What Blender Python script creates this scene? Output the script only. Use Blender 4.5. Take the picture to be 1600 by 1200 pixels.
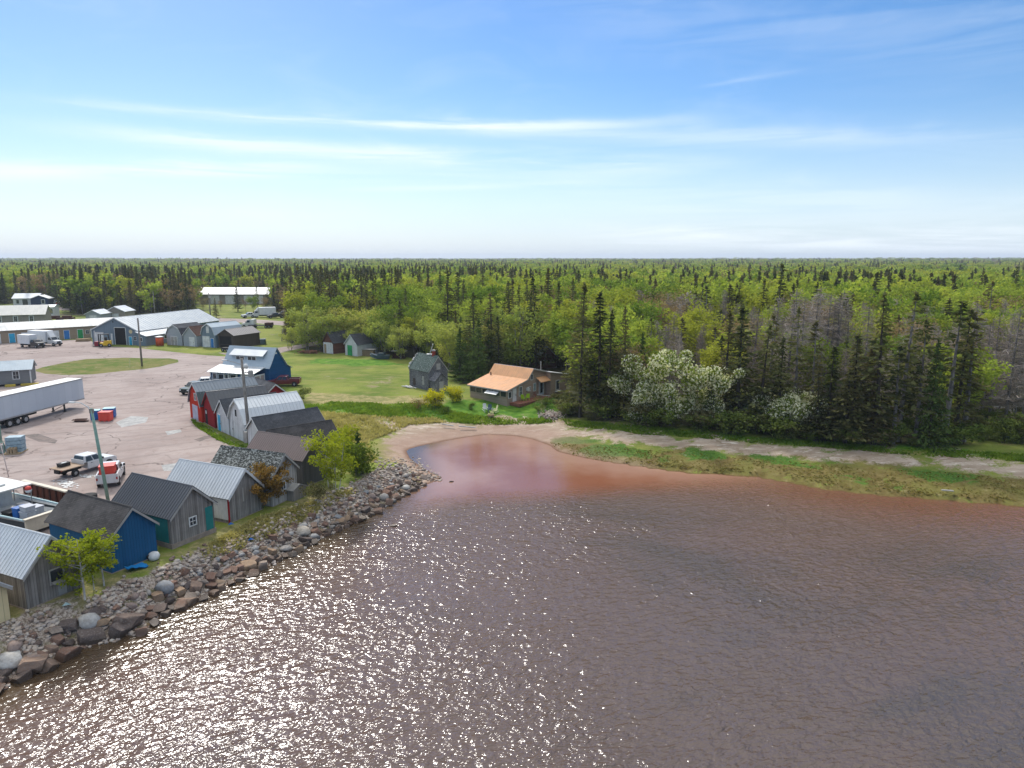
import bpy, math, random
import numpy as np
from mathutils import Vector, Matrix
R = math.radians
for o in list(bpy.data.objects): bpy.data.objects.remove(o)
S = bpy.context.scene
COL = S.collection
# ------------------------------------------------------------------ camera
FPX, PITCH, CH = 1110.0, 10.0, 21.8
cam = bpy.data.cameras.new('camera'); camo = bpy.data.objects.new('camera', cam); COL.objects.link(camo)
camo.location = (0, 0, CH); camo.rotation_euler = (R(90 - PITCH), 0, 0)
cam.sensor_width = 36; cam.lens = 36 * FPX / 1600; cam.clip_start = 0.5; cam.clip_end = 20000
S.camera = camo
S.render.resolution_x = 1024; S.render.resolution_y = 768
# ------------------------------------------------------------------ light
SUN_AZ, SUN_EL = -27.0, 43.0
SD = Vector((math.sin(R(SUN_AZ)) * math.cos(R(SUN_EL)), math.cos(R(SUN_AZ)) * math.cos(R(SUN_EL)), math.sin(R(SUN_EL))))
sl = bpy.data.lights.new('sun', 'SUN'); sl.energy = 2.6; sl.angle = R(7); sl.color = (1, 0.95, 0.88)
so = bpy.data.objects.new('sun', sl); COL.objects.link(so); so.rotation_euler = SD.to_track_quat('Z', 'Y').to_euler()
so.location = (0, 0, 60)
S.view_settings.view_transform = 'Standard'; S.view_settings.look = 'None'
S.view_settings.exposure = 0.38; S.view_settings.gamma = 1
S.render.engine = 'CYCLES'
S.cycles.max_bounces = 6; S.cycles.diffuse_bounces = 2; S.cycles.glossy_bounces = 3; S.cycles.transparent_max_bounces = 4
S.cycles.volume_bounces = 0
W = bpy.data.worlds.new('World'); S.world = W; W.use_nodes = True

class NT:
    """tiny node-tree helper"""
    def __init__(s, nt): s.t = nt; s.n = nt.nodes; s.l = nt.links
    def new(s, typ, ins=None, **kw):
        nd = s.n.new(typ)
        for k, v in kw.items(): setattr(nd, k, v)
        for k, v in (ins or {}).items(): s.set(nd.inputs[k], v)
        return nd
    def set(s, sock, v):
        if isinstance(v, bpy.types.NodeSocket): s.l.new(v, sock)
        elif isinstance(v, bpy.types.Node): s.l.new(v.outputs[0], sock)
        else:
            if isinstance(v, (tuple, list)) and len(v) == 3 and sock.type == 'RGBA': v = (*v, 1)
            sock.default_value = v
    def math(s, op, a, b=0.0, c=0.0, clamp=False):
        nd = s.n.new('ShaderNodeMath'); nd.operation = op; nd.use_clamp = clamp
        s.set(nd.inputs[0], a); s.set(nd.inputs[1], b)
        if op in ('MULTIPLY_ADD', 'SMOOTH_MIN', 'SMOOTH_MAX', 'COMPARE', 'WRAP'): s.set(nd.inputs[2], c)
        return nd.outputs[0]
    def mix(s, f, a, b, bt='MIX'):
        nd = s.n.new('ShaderNodeMix'); nd.data_type = 'RGBA'; nd.blend_type = bt
        s.set(nd.inputs[0], f); s.set(nd.inputs[6], a); s.set(nd.inputs[7], b)
        return nd.outputs[2]
    def noise(s, vec, scale, detail=3, rough=0.55, dist=0.0):
        nd = s.new('ShaderNodeTexNoise', {'Scale': scale, 'Detail': detail, 'Roughness': rough, 'Distortion': dist})
        if vec is not None: s.l.new(vec, nd.inputs['Vector'])
        return nd.outputs[0]
    def maprange(s, v, a, b, c=0.0, d=1.0, smooth=True):
        nd = s.n.new('ShaderNodeMapRange'); nd.interpolation_type = 'SMOOTHSTEP' if smooth else 'LINEAR'
        s.set(nd.inputs[0], v)
        for i, x in enumerate((a, b, c, d)): s.set(nd.inputs[i + 1], x)
        return nd.outputs[0]
    def scale(s, vec, xyz, rot=(0, 0, 0)):
        nd = s.n.new('ShaderNodeMapping'); s.set(nd.inputs[0], vec)
        nd.inputs['Scale'].default_value = xyz; nd.inputs['Rotation'].default_value = rot
        return nd.outputs[0]

t = NT(W.node_tree); t.n.clear()
sky = t.new('ShaderNodeTexSky', sky_type='NISHITA', sun_disc=False, sun_elevation=R(SUN_EL), sun_rotation=R(SUN_AZ),
            altitude=50, air_density=1.0, dust_density=0.35, ozone_density=2.2)
tc = t.new('ShaderNodeTexCoord')
sx = t.new('ShaderNodeSeparateXYZ', {0: tc.outputs['Generated']})
el = t.math('MULTIPLY', t.math('ARCSINE', sx.outputs[2]), 57.2958)
az = t.math('MULTIPLY', t.math('ARCTAN2', sx.outputs[0], sx.outputs[1]), 57.2958)
ae = t.new('ShaderNodeCombineXYZ', {0: az, 1: el, 2: 0.0}).outputs[0]
wisp = t.noise(t.scale(ae, (0.05, 0.75, 1), (0, 0, R(2))), 1.0, 6, 0.62, 0.6)
wisp2 = t.noise(t.scale(ae, (0.10, 0.30, 1), (0, 0, R(4))), 1.0, 5, 0.6, 0.8)
def band(a0, e0, a1, e1, w, amp, lo=0.3, hi=0.62):
    """one streak of high cloud: a line in azimuth / elevation with a ragged width"""
    k = (e1 - e0) / (a1 - a0)
    lin = t.math('MULTIPLY_ADD', az, k, e0 - k * a0)
    d = t.math('DIVIDE', t.math('SUBTRACT', el, t.math('MULTIPLY_ADD', wisp2, w * 1.6, t.math('SUBTRACT', lin, w * 0.8))), w)
    g = t.math('EXPONENT', t.math('MULTIPLY', t.math('MULTIPLY', d, d), -1.0))
    m = (a1 - a0) * 0.22
    win = t.math('MULTIPLY', t.maprange(az, a0 - m, a0 + m), t.maprange(az, a1 + m, a1 - m))
    return t.math('MULTIPLY', t.math('MULTIPLY', g, win), t.math('MULTIPLY', t.maprange(wisp, lo, hi), amp))
def AE(px, py):
    x = (px - 800) / FPX; v = -(py - 600) / FPX; c, s_ = math.cos(R(PITCH)), math.sin(R(PITCH))
    y = c + v * s_; z = -s_ + v * c
    return math.degrees(math.atan2(x, y)), math.degrees(math.atan2(z, math.hypot(x, y)))
cl = 0.0
for (x0, y0, x1, y1, w, amp, *lh) in [(150, 166, 1000, 192, 0.38, 0.62), (600, 188, 1520, 212, 0.6, 0.36), (180, 208, 1000, 252, 0.6, 0.7),
                                 (-300, 262, 440, 266, 0.6, 0.75, 0.3, 0.6), (560, 296, 900, 286, 0.25, 0.3), (980, 366, 1900, 386, 0.9, 0.95),
                                 (1100, 135, 1250, 110, 0.15, 0.14), (-200, 330, 500, 345, 0.8, 0.25), (300, 262, 1100, 262, 0.7, 0.22),
                                 (880, 8, 1700, 60, 2.4, 0.12), (900, 300, 1700, 330, 1.4, 0.25)]:
    a0, e0 = AE(x0, y0); a1, e1 = AE(x1, y1)
    cl = t.math('ADD', cl, band(a0, e0, a1, e1, w, amp, *lh))
veil = t.math('MULTIPLY', t.maprange(el, 12.5, -5.0), 0.95)
cl = t.math('ADD', cl, t.math('MULTIPLY', t.maprange(wisp2, 0.45, 0.8), 0.10), clamp=True)
hs = t.new('ShaderNodeHueSaturation', {'Saturation': 1.36, 'Value': 0.76, 'Color': sky})
base = t.mix(veil, t.mix(1.0, hs.outputs[0], (1.06, 0.99, 1.05, 1), 'MULTIPLY'), (3.75, 5.0, 6.35, 1))
fill_veil = t.math('MULTIPLY', t.maprange(el, 24.0, 48.0), t.maprange(wisp2, 0.15, 0.6, 0.55, 0.95))  # bright cloud veil added overhead, above the view, to lift ambient light
base = t.mix(fill_veil, base, (8.3, 8.6, 8.8, 1))
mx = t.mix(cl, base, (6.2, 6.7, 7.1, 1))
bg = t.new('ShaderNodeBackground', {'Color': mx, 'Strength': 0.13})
t.new('ShaderNodeOutputWorld', {0: bg})

# ------------------------------------------------------------------ pixel <-> world
cP, sP = math.cos(R(PITCH)), math.sin(R(PITCH))
def rayd(px, py):
    x = (px - 800) / FPX; v = -(py - 600) / FPX
    return x, cP + v * sP, -sP + v * cP
def Z(px, py, z=1.8):
    dx, dy, dz = rayd(px, py); k = (z - CH) / dz
    return (dx * k, dy * k)
SHORE_PX = [(0, 1076), (37, 1056), (70, 1045), (100, 1026), (131, 1010), (163, 1004), (198, 994), (219, 986), (243, 970), (273, 950), (320, 932),
            (360, 912), (400, 894), (446, 870), (470, 858), (500, 840), (529, 826), (570, 810), (597, 793), (622, 777), (640, 766), (664, 758), (694, 747),
            (662, 733), (640, 716), (634, 703), (655, 697), (680, 692), (724, 684), (762, 679), (804, 681), (831, 686), (859, 696), (872, 706),
            (915, 716), (990, 727), (1061, 737), (1084, 739), (1178, 744), (1225, 752), (1272, 762), (1366, 773), (1436, 778), (1506, 784), (1600, 791)]
SH = [(-260, -120), (-90, 0), (-38, 24)] + [Z(x, y, 0) for x, y in SHORE_PX] + [(62, 57), (90, 50), (140, 42), (400, -60)]
NRIP = 3 + 22
SHA = np.array(SH)
def sdist(X, Y):
    """signed distance to the shoreline (land +) and how much of the nearest stretch is riprap"""
    X = np.asarray(X, float); Y = np.asarray(Y, float)
    best = np.full(X.shape, 1e9); rip = np.zeros(X.shape)
    for i in range(len(SH) - 1):
        ax, ay = SH[i]; bx, by = SH[i + 1]; ux, uy = bx - ax, by - ay
        k = np.clip(((X - ax) * ux + (Y - ay) * uy) / (ux * ux + uy * uy), 0, 1)
        d = np.hypot(X - ax - k * ux, Y - ay - k * uy); m = d < best
        best = np.where(m, d, best); rip = np.where(m, 1.0 if i < NRIP - 1 else 0.0, rip)
    poly = SH + [(400, -900), (-260, -900)]
    ins = inpoly(X, Y, poly)
    return np.where(ins, -best, best), rip
def inpoly(X, Y, poly):
    ins = np.zeros(np.shape(X), bool); n = len(poly)
    for i in range(n):
        ax, ay = poly[i]; bx, by = poly[(i + 1) % n]
        if ay == by: continue
        c = ((ay > Y) != (by > Y)) & (X < (bx - ax) * (Y - ay) / (by - ay) + ax)
        ins ^= c
    return ins
def sst(v): v = np.clip(v, 0, 1); return v * v * (3 - 2 * v)
def hnoise(X, Y, L, seed=0):
    return (np.sin(X / L + seed) * np.cos(Y / L * 1.13 + seed * 2.1) + 0.6 * np.sin(X / L * 2.3 + Y / L * 1.7 + seed * 3.3) + 0.3 * np.sin(Y / L * 4.1 - X / L * 3.1 + seed)) / 1.9
def height(X, Y):
    X = np.asarray(X, float); Y = np.asarray(Y, float)
    s, rip = sdist(X, Y)
    hr = 1.8 * sst(s / 3.4)
    lip = 0.28 * sst(s / 0.5) * sst((X - 8) / 6)
    hb = np.minimum(1.8, lip + 0.13 * np.clip(s, 0, None))
    h = np.where(rip > 0.5, hr, hb)
    h = np.where(s < 0, np.maximum(-2.0, 0.12 * s), h)
    D = np.hypot(X, Y)
    far = sst((D - 420) / 1800)
    h = h + far * (5 + 4 * hnoise(X, Y, 330, 1.0)) + sst((D - 2600) / 1600) * (2 + 5 * hnoise(X, Y, 700, 2.0))
    return h
def gz(x, y): return float(height(np.array([x]), np.array([y]))[0])
def G(px, py):
    """where the sight line through a pixel meets the terrain"""
    z = 1.8
    x, y = Z(px, py, z)
    for _ in range(12):
        z = 0.5 * z + 0.5 * gz(x, y); x, y = Z(px, py, z)
    return Vector((x, y, gz(x, y)))
def hgt(px, yb, yt):
    """height of a thing whose foot shows at (px, yb) and whose top shows at row yt"""
    p = G(px, yb); D = p.y
    v = -(yt - 600) / FPX
    return CH + D * (-sP + v * cP) / (cP + v * sP) - p.z
def proj(x, y, z):
    z -= CH; f = y * cP - z * sP; u = y * sP + z * cP
    return (800 + FPX * x / f, 600 - FPX * u / f)

# ------------------------------------------------------------------ mesh and object helpers
MATS = {}
class MB:
    def __init__(s): s.v = []; s.f = []
    def add(s, vs, fs):
        n = len(s.v); s.v += [tuple(map(float, v)) for v in vs]; s.f += [tuple(i + n for i in f) for f in fs]; return s
    def box(s, c, d, rz=0.0, ry=0.0, rx=0.0, taper=(1, 1)):
        M = Matrix.Translation(c) @ Matrix.Rotation(rz, 4, 'Z') @ Matrix.Rotation(ry, 4, 'Y') @ Matrix.Rotation(rx, 4, 'X')
        hx, hy, hz = d[0] / 2, d[1] / 2, d[2] / 2
        vs = []
        for k in (-1, 1):
            tx, ty = taper if k == 1 else (1, 1)
            for a, b in ((-1, -1), (1, -1), (1, 1), (-1, 1)): vs.append(M @ Vector((a * hx * tx, b * hy * ty, k * hz)))
        return s.add(vs, [(3, 2, 1, 0), (4, 5, 6, 7), (0, 1, 5, 4), (1, 2, 6, 5), (2, 3, 7, 6), (3, 0, 4, 7)])
    def b6(s, x0, x1, y0, y1, z0, z1): return s.box(((x0 + x1) / 2, (y0 + y1) / 2, (z0 + z1) / 2), (x1 - x0, y1 - y0, z1 - z0))
    def prism(s, poly, a, b, axis='y'):
        """poly in the plane across `axis`, extruded from a to b"""
        n = len(poly)
        def P(p, k): return (p[0], k, p[1]) if axis == 'y' else ((k, p[0], p[1]) if axis == 'x' else (p[0], p[1], k))
        vs = [P(p, a) for p in poly] + [P(p, b) for p in poly]
        fs = [tuple(range(n)), tuple(range(2 * n - 1, n - 1, -1))] + [(i + n, (i + 1) % n + n, (i + 1) % n, i) for i in range(n)]
        return s.add(vs, fs)
    def tube(s, pts, rad, n=6, cap=True):
        pts = [Vector(p) for p in pts]
        if not isinstance(rad, (list, tuple)): rad = [rad] * len(pts)
        vs = []; fs = []
        for i, p in enumerate(pts):
            d = (pts[min(i + 1, len(pts) - 1)] - pts[max(i - 1, 0)])
            if d.length < 1e-9: d = Vector((0, 0, 1))
            d.normalize(); a = d.orthogonal().normalized() if i == 0 else (a - d * a.dot(d)).normalized(); b = d.cross(a)
            for k in range(n):
                th = 2 * math.pi * k / n; vs.append(p + (a * math.cos(th) + b * math.sin(th)) * rad[i])
        for i in range(len(pts) - 1):
            for k in range(n): fs.append((i * n + k, i * n + (k + 1) % n, (i + 1) * n + (k + 1) % n, (i + 1) * n + k))
        if cap: fs.append(tuple(range(n - 1, -1, -1))); m = (len(pts) - 1) * n; fs.append(tuple(range(m, m + n)))
        return s.add(vs, fs)
    def lathe(s, prof, c=(0, 0, 0), n=12, axis='z'):
        pts = [Vector(c) + (Vector((0, 0, z)) if axis == 'z' else (Vector((z, 0, 0)) if axis == 'x' else Vector((0, z, 0)))) for r, z in prof]
        vs = []; fs = []
        for (r, z), p in zip(prof, pts):
            for k in range(n):
                th = 2 * math.pi * k / n; a, b = r * math.cos(th), r * math.sin(th)
                vs.append(p + (Vector((a, b, 0)) if axis == 'z' else (Vector((0, a, b)) if axis == 'x' else Vector((b, 0, a)))))
        for i in range(len(prof) - 1):
            for k in range(n): fs.append((i * n + k, i * n + (k + 1) % n, (i + 1) * n + (k + 1) % n, (i + 1) * n + k))
        fs.append(tuple(range(n - 1, -1, -1))); m = (len(prof) - 1) * n; fs.append(tuple(range(m, m + n)))
        return s.add(vs, fs)
    def mesh(s, name, mat=None, smooth=False):
        me = bpy.data.meshes.new(name); me.from_pydata(s.v, [], s.f)
        if mat is not None: me.materials.append(mat)
        if smooth: me.polygons.foreach_set('use_smooth', [True] * len(me.polygons))
        me.update(); return me
    def build(s, name, mat, parent=None, smooth=False, bevel=0.0, label=None):
        o = bpy.data.objects.new(name, s.mesh(name, mat, smooth)); COL.objects.link(o)
        if parent is not None: o.parent = parent
        if bevel:
            b = o.modifiers.new('bevel', 'BEVEL'); b.width = bevel; b.segments = 2; b.limit_method = 'ANGLE'
        if label: o['label'] = label
        return o
def tag(o, label=None, cat=None, group=None, kind=None):
    if label: o['label'] = label
    if cat: o['category'] = cat
    if group: o['group'] = group
    if kind: o['kind'] = kind
    return o
def thing(name, label, cat, loc=(0, 0, 0), rz=0.0, group=None):
    o = bpy.data.objects.new(name, None); COL.objects.link(o); o.empty_display_size = 0.3
    o.location = loc; o.rotation_euler = (0, 0, rz)
    return tag(o, label, cat, group)
def children(o): return [c for c in ALLCH if c.parent == o]
def copy_tree(root, loc, rz=0.0, label=None, group=None, scale=None):
    kids = list(root.children)
    c = root.copy(); COL.objects.link(c); c.location = loc; c.rotation_euler = (0, 0, rz)
    if label: c['label'] = label
    if group: c['group'] = group
    if scale: c.scale = scale
    for k in kids:
        q = k.copy(); COL.objects.link(q); q.parent = c
        for kk in k.children:
            qq = kk.copy(); COL.objects.link(qq); qq.parent = q
    return c

# ------------------------------------------------------------------ materials
def newmat(name):
    m = bpy.data.materials.new(name); m.use_nodes = True; T = NT(m.node_tree); T.n.clear(); return m, T
def finish(T, col, rough=0.8, bump=None, bs=0.3, bd=0.05, metal=0.0, spec=0.35, **kw):
    ins = {'Base Color': col, 'Roughness': rough, 'Metallic': metal, 'Specular IOR Level': spec}
    ins.update(kw)
    p = T.new('ShaderNodeBsdfPrincipled', ins)
    if bump is not None:
        b = T.new('ShaderNodeBump', {'Height': bump, 'Strength': bs, 'Distance': bd}); T.l.new(b.outputs[0], p.inputs['Normal'])
    T.new('ShaderNodeOutputMaterial', {0: p}); return p
def paint(name, col, rough=0.6, var=0.25, dirt=0.3, sc=1.0, metal=0.0, spec=0.4):
    """painted or plain surface with weathering"""
    if name in MATS: return MATS[name]
    m, T = newmat(name); c = T.new('ShaderNodeTexCoord').outputs['Object']
    n1 = T.noise(c, 1.3 * sc, 5); n2 = T.noise(T.scale(c, (6 * sc, 6 * sc, 0.8 * sc)), 1.0, 4)
    k = tuple(x * (1 - var) for x in col); d = (col[0] * 0.5 + 0.03, col[1] * 0.46 + 0.022, col[2] * 0.42 + 0.016)
    a = T.mix(T.maprange(n1, 0.3, 0.7), k, col)
    a = T.mix(T.math('MULTIPLY', T.maprange(n2, 0.52, 0.75), dirt), a, d)
    finish(T, a, rough, n1, 0.12, 0.02, metal, spec); MATS[name] = m; return m
def boards(name, c1, c2, width=0.22, gap=0.25, horiz=False, grain=1.0, rough=0.85):
    """plank or siding wall: per-board shade, grain and dark joints, in the wall's own coordinates"""
    if name in MATS: return MATS[name]
    m, T = newmat(name); tcn = T.new('ShaderNodeTexCoord').outputs['Object']
    s = T.new('ShaderNodeSeparateXYZ', {0: tcn})
    u = s.outputs[2] if horiz else T.math('ADD', s.outputs[0], s.outputs[1])
    uu = T.math('DIVIDE', u, width); fl = T.math('FLOOR', uu); fr = T.math('FRACT', uu)
    wn = T.new('ShaderNodeTexWhiteNoise', {'W': fl}, noise_dimensions='1D').outputs[0]
    g = T.noise(T.scale(tcn, (1.2, 1.2, 18) if horiz else (14, 14, 0.9)), 1.0, 5, 0.7)
    big = T.noise(tcn, 0.9, 4)
    f = T.math('ADD', T.math('MULTIPLY', wn, 0.45), T.math('MULTIPLY', g, 0.75 * grain))
    f = T.maprange(T.math('ADD', f, T.math('MULTIPLY', T.math('SUBTRACT', big, 0.5), 0.7)), 0.2, 1.05, 0, 1, False)
    col = T.mix(f, c1, c2)
    edge = T.math('LESS_THAN', fr, gap * 0.4)
    col = T.mix(T.math('MULTIPLY', edge, 0.55), col, tuple(x * 0.25 for x in c1))
    h = T.math('SUBTRACT', T.math('MULTIPLY', g, 0.4), edge) if not horiz else T.math('ADD', fr, T.math('MULTIPLY', g, 0.2))
    finish(T, col, rough, h, 0.6, 0.02, spec=0.2); MATS[name] = m; return m
def shingle(name, c1, c2, mort, sc=1.0, mott=0.0, mottc=(0.3, 0.3, 0.28)):
    if name in MATS: return MATS[name]
    m, T = newmat(name); c = T.new('ShaderNodeTexCoord').outputs['Object']
    s = T.new('ShaderNodeSeparateXYZ', {0: c})
    v = T.new('ShaderNodeCombineXYZ', {0: s.outputs[1], 1: T.math('MULTIPLY', s.outputs[2], 1.7), 2: 0.0})
    v2 = T.new('ShaderNodeCombineXYZ', {0: T.math('ADD', s.outputs[1], s.outputs[0]), 1: T.math('MULTIPLY', s.outputs[2], 1.7), 2: 0.0})
    b = T.new('ShaderNodeTexBrick', {'Vector': v2.outputs[0], 'Color1': c1, 'Color2': c2, 'Mortar': mort, 'Scale': 1.0 * sc, 'Mortar Size': 0.02,
                                     'Brick Width': 0.35, 'Row Height': 0.22})
    n = T.noise(c, 2.5, 5); n2 = T.noise(c, 0.5, 3)
    col = T.mix(T.math('MULTIPLY', T.maprange(n, 0.35, 0.7), 0.5), b.outputs[0], tuple(x * 0.6 for x in c1))
    col = T.mix(T.math('MULTIPLY', T.maprange(n2, 0.4, 0.7), 0.35), col, tuple(min(1, x * 1.5 + .02) for x in c2))
    if mott:
        n3 = T.noise(T.scale(c, (5, 5, 9)), 1.0, 3, 0.7)
        col = T.mix(T.math('MULTIPLY', T.maprange(n3, 0.60 - mott * 0.2, 0.66 - mott * 0.2), 0.9), col, mottc)
    finish(T, col, 0.9, T.math('ADD', b.outputs['Fac'], n), 0.35, -0.02, spec=0.2); MATS[name] = m; return m
def metalroof(name, col, rough=0.42, streak=0.25):
    if name in MATS: return MATS[name]
    m, T = newmat(name); c = T.new('ShaderNodeTexCoord').outputs['Object']
    n = T.noise(T.scale(c, (0.8, 7, 0.8)), 1.0, 4); n2 = T.noise(c, 0.7, 4)
    a = T.mix(T.math('MULTIPLY', T.maprange(n, 0.4, 0.7), streak), col, tuple(x * 0.6 for x in col))
    a = T.mix(T.math('MULTIPLY', T.maprange(n2, 0.45, 0.75), streak), a, tuple(min(1, x * 1.25) for x in col))
    finish(T, a, T.maprange(n2, 0.3, 0.7, rough - 0.08, rough + 0.12), n, 0.1, 0.01, 0.1, 0.45); MATS[name] = m; return m
def glassm():
    if 'glass' in MATS: return MATS['glass']
    m, T = newmat('dark_glass'); c = T.new('ShaderNodeTexCoord').outputs['Object']
    n = T.noise(c, 1.5, 2)
    finish(T, T.mix(n, (0.012, 0.016, 0.02), (0.05, 0.06, 0.07)), 0.08, spec=0.6); MATS['glass'] = m; return m
def foliage(name, c1, c2, tr=0.35, nsc=0.5, jit=0.5, c3=None):
    m, T = newmat(name); c = T.new('ShaderNodeTexCoord').outputs['Object']; oi = T.new('ShaderNodeObjectInfo')
    n = T.noise(c, nsc, 3, 0.7); nf = T.noise(c, 6.0, 2)
    f = T.math('ADD', T.math('MULTIPLY', T.math('SUBTRACT', n, 0.5), 2.2), T.math('MULTIPLY', T.math('SUBTRACT', nf, 0.5), 1.1))
    f = T.math('ADD', f, T.math('MULTIPLY_ADD', oi.outputs['Random'], jit, 0.5 - jit / 2), clamp=True)
    col = T.mix(f, c1, c2)
    if c3: col = T.mix(T.maprange(T.new('ShaderNodeTexWhiteNoise', {'W': T.math('MULTIPLY', oi.outputs['Random'], 77.7)}, noise_dimensions='1D').outputs[0], 0.45, 1.0), col, T.mix(0.75, col, c3))
    d = T.new('ShaderNodeBsdfDiffuse', {'Color': col}); tl = T.new('ShaderNodeBsdfTranslucent', {'Color': T.mix(1.0, col, (1.0, 1.0, 0.55, 1), 'MULTIPLY')})
    mxs = T.new('ShaderNodeMixShader', {0: tr, 1: d, 2: tl}); T.new('ShaderNodeOutputMaterial', {0: mxs}); return m
def bark(name, c1, c2, sc=1.0):
    m, T = newmat(name); c = T.new('ShaderNodeTexCoord').outputs['Object']
    n = T.noise(T.scale(c, (5 * sc, 5 * sc, 1.2 * sc)), 1.0, 5, 0.7)
    finish(T, T.mix(T.maprange(n, 0.35, 0.65), c1, c2), 0.9, n, 0.5, 0.03, spec=0.15); return m
# ================================================================== SETTING
# ---- terrain: one sheet, fine near the bay, coarse out to the horizon
def lines(a, b, step, lo, hi, n):
    mid = list(np.arange(a, b + 0.01, step))
    def out(start, end, n):
        q = np.linspace(0, 1, n + 1)[1:]; return [start + (end - start) * (k ** 3) * 0.97 + (end - start) * 0.03 * k for k in q]
    return np.array(sorted(out(a, lo, n)) + mid + out(b, hi, n))
xs = lines(-110, 120, 0.9, -6500, 6500, 34); ys = lines(18, 175, 0.9, -900, 6500, 34)
GX, GY = np.meshgrid(xs, ys); HZ = height(GX, GY)
SDg, RIPg = sdist(GX, GY)
nx, ny = len(xs), len(ys)
verts = np.stack([GX.ravel(), GY.ravel(), HZ.ravel()], 1)
idx = np.arange(nx * ny).reshape(ny, nx)
fc = np.stack([idx[:-1, :-1].ravel(), idx[:-1, 1:].ravel(), idx[1:, 1:].ravel(), idx[1:, :-1].ravel()], 1)
gm = bpy.data.meshes.new('ground'); gm.from_pydata(verts.tolist(), [], fc.tolist())
gm.polygons.foreach_set('use_smooth', [True] * len(gm.polygons))
ground = bpy.data.objects.new('ground', gm); COL.objects.link(ground); tag(ground, kind='structure')
def wpoly(pxs, z=None): return [((lambda p: (p.x, p.y))(G(*p)) if z is None else Z(p[0], p[1], z)) for p in pxs]
def pdist(X, Y, poly, soft=1.2):
    """soft 0..1 mask of a polygon"""
    best = np.full(X.shape, 1e9); n = len(poly)
    for i in range(n):
        ax, ay = poly[i]; bx, by = poly[(i + 1) % n]; ux, uy = bx - ax, by - ay
        k = np.clip(((X - ax) * ux + (Y - ay) * uy) / (ux * ux + uy * uy + 1e-9), 0, 1)
        best = np.minimum(best, np.hypot(X - ax - k * ux, Y - ay - k * uy))
    s = np.where(inpoly(X, Y, poly), best, -best)
    return np.clip(0.5 + s / soft / 2, 0, 1)
def attr(name, arr):
    a = gm.attributes.new(name, 'FLOAT', 'POINT'); a.data.foreach_set('value', np.asarray(arr, float).ravel())
SAND = [(585, 668), (600, 655), (640, 660), (700, 659), (760, 657), (800, 658), (860, 660), (920, 668), (1000, 678), (1100, 686), (1200, 693), (1300, 702), (1400, 711), (1500, 716), (1700, 730),
        (1700, 763), (1600, 752), (1500, 738), (1400, 730), (1300, 724), (1200, 716), (1100, 707), (1000, 700), (940, 694), (885, 686), (862, 690), (868, 704), (1000, 728), (1000, 760), (690, 780), (600, 712)]
m_sand = pdist(GX, GY, wpoly(SAND), 2.4)
m_sand = np.maximum(m_sand, np.where((RIPg < .5) & (GX < 8), sst((1.5 - SDg) / 1.0), 0))
attr('sand', m_sand)
MARSH = [(862, 690), (890, 684), (940, 693), (1000, 700), (1100, 706), (1200, 715), (1300, 723), (1400, 729), (1500, 737), (1700, 760), (1700, 870), (1500, 825), (1250, 795), (1100, 770), (1000, 762), (900, 745), (862, 722)]
attr('marsh', pdist(GX, GY, wpoly(MARSH), 1.8))
lush = np.zeros(GX.shape)
for pl in [[(905, 700), (935, 694), (1000, 699), (1040, 712), (1030, 718), (960, 714), (915, 712)], [(1078, 704), (1120, 704), (1142, 712), (1130, 719), (1085, 716)],
           [(1176, 709), (1230, 716), (1290, 728), (1300, 734), (1240, 731), (1185, 721)], [(1405, 733), (1450, 731), (1520, 742), (1510, 752), (1450, 750), (1410, 742)],
           [(860, 682), (900, 682), (960, 690), (900, 695), (868, 694)], [(1290, 738), (1420, 760), (1440, 768), (1400, 764), (1300, 744)]]:
    lush = np.maximum(lush, pdist(GX, GY, wpoly(pl), 1.4))
attr('lush', lush)
bright = np.zeros(GX.shape)
for pl in [[(470, 634), (520, 630), (600, 632), (690, 634), (700, 642), (680, 652), (600, 650), (520, 644), (475, 644)], [(700, 626), (870, 618), (880, 650), (850, 660), (760, 657), (690, 658), (680, 648)],
           [(1000, 666), (1200, 684), (1500, 702), (1560, 712), (1300, 700), (1150, 688), (1000, 678), (900, 668)], [(490, 560), (600, 562), (640, 570), (560, 572), (480, 568)]]:
    bright = np.maximum(bright, pdist(GX, GY, wpoly(pl), 1.5))
attr('bright', bright)
dry = np.zeros(GX.shape)
for pl in [[(480, 612), (560, 618), (650, 620), (700, 628), (690, 636), (600, 633), (500, 632), (470, 628)], [(500, 644), (560, 650), (680, 652), (700, 660), (600, 662), (560, 690), (520, 680), (500, 660)],
           [(590, 700), (640, 700), (640, 726), (600, 728), (585, 715)], [(860, 652), (1000, 664), (1200, 688), (1300, 698), (1200, 694), (1000, 680), (860, 664)], [(1120, 690), (1230, 697), (1250, 706), (1130, 700)], [(940, 676), (1010, 684), (1000, 692), (950, 688)], [(1400, 714), (1470, 720), (1460, 728), (1400, 722)],
           [(0, 955), (100, 920), (180, 890), (270, 862), (345, 825), (410, 795), (470, 775), (560, 755), (560, 775), (480, 800), (420, 820), (340, 855), (270, 895), (180, 930), (100, 965), (0, 1005)]]:
    dry = np.maximum(dry, pdist(GX, GY, wpoly(pl), 2.0))
attr('dry', dry)
attr('rip', np.where(RIPg > .5, sst((3.7 - SDg) / 1.2), 0))
OPEN_PX = [(-500, 472), (-100, 476), (95, 476), (112, 490), (200, 492), (300, 492), (304, 488), (308, 471), (424, 470), (428, 487), (470, 492), (545, 500), (470, 507), (440, 528), (462, 539), (478, 548), (505, 550), (600, 553), (640, 559), (690, 566),
           (715, 590), (722, 600), (775, 596), (800, 585), (850, 588), (880, 600), (868, 640), (930, 652), (1000, 660), (1100, 668), (1200, 680), (1300, 690), (1500, 694), (1528, 655), (1600, 640), (2000, 650)]
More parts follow.
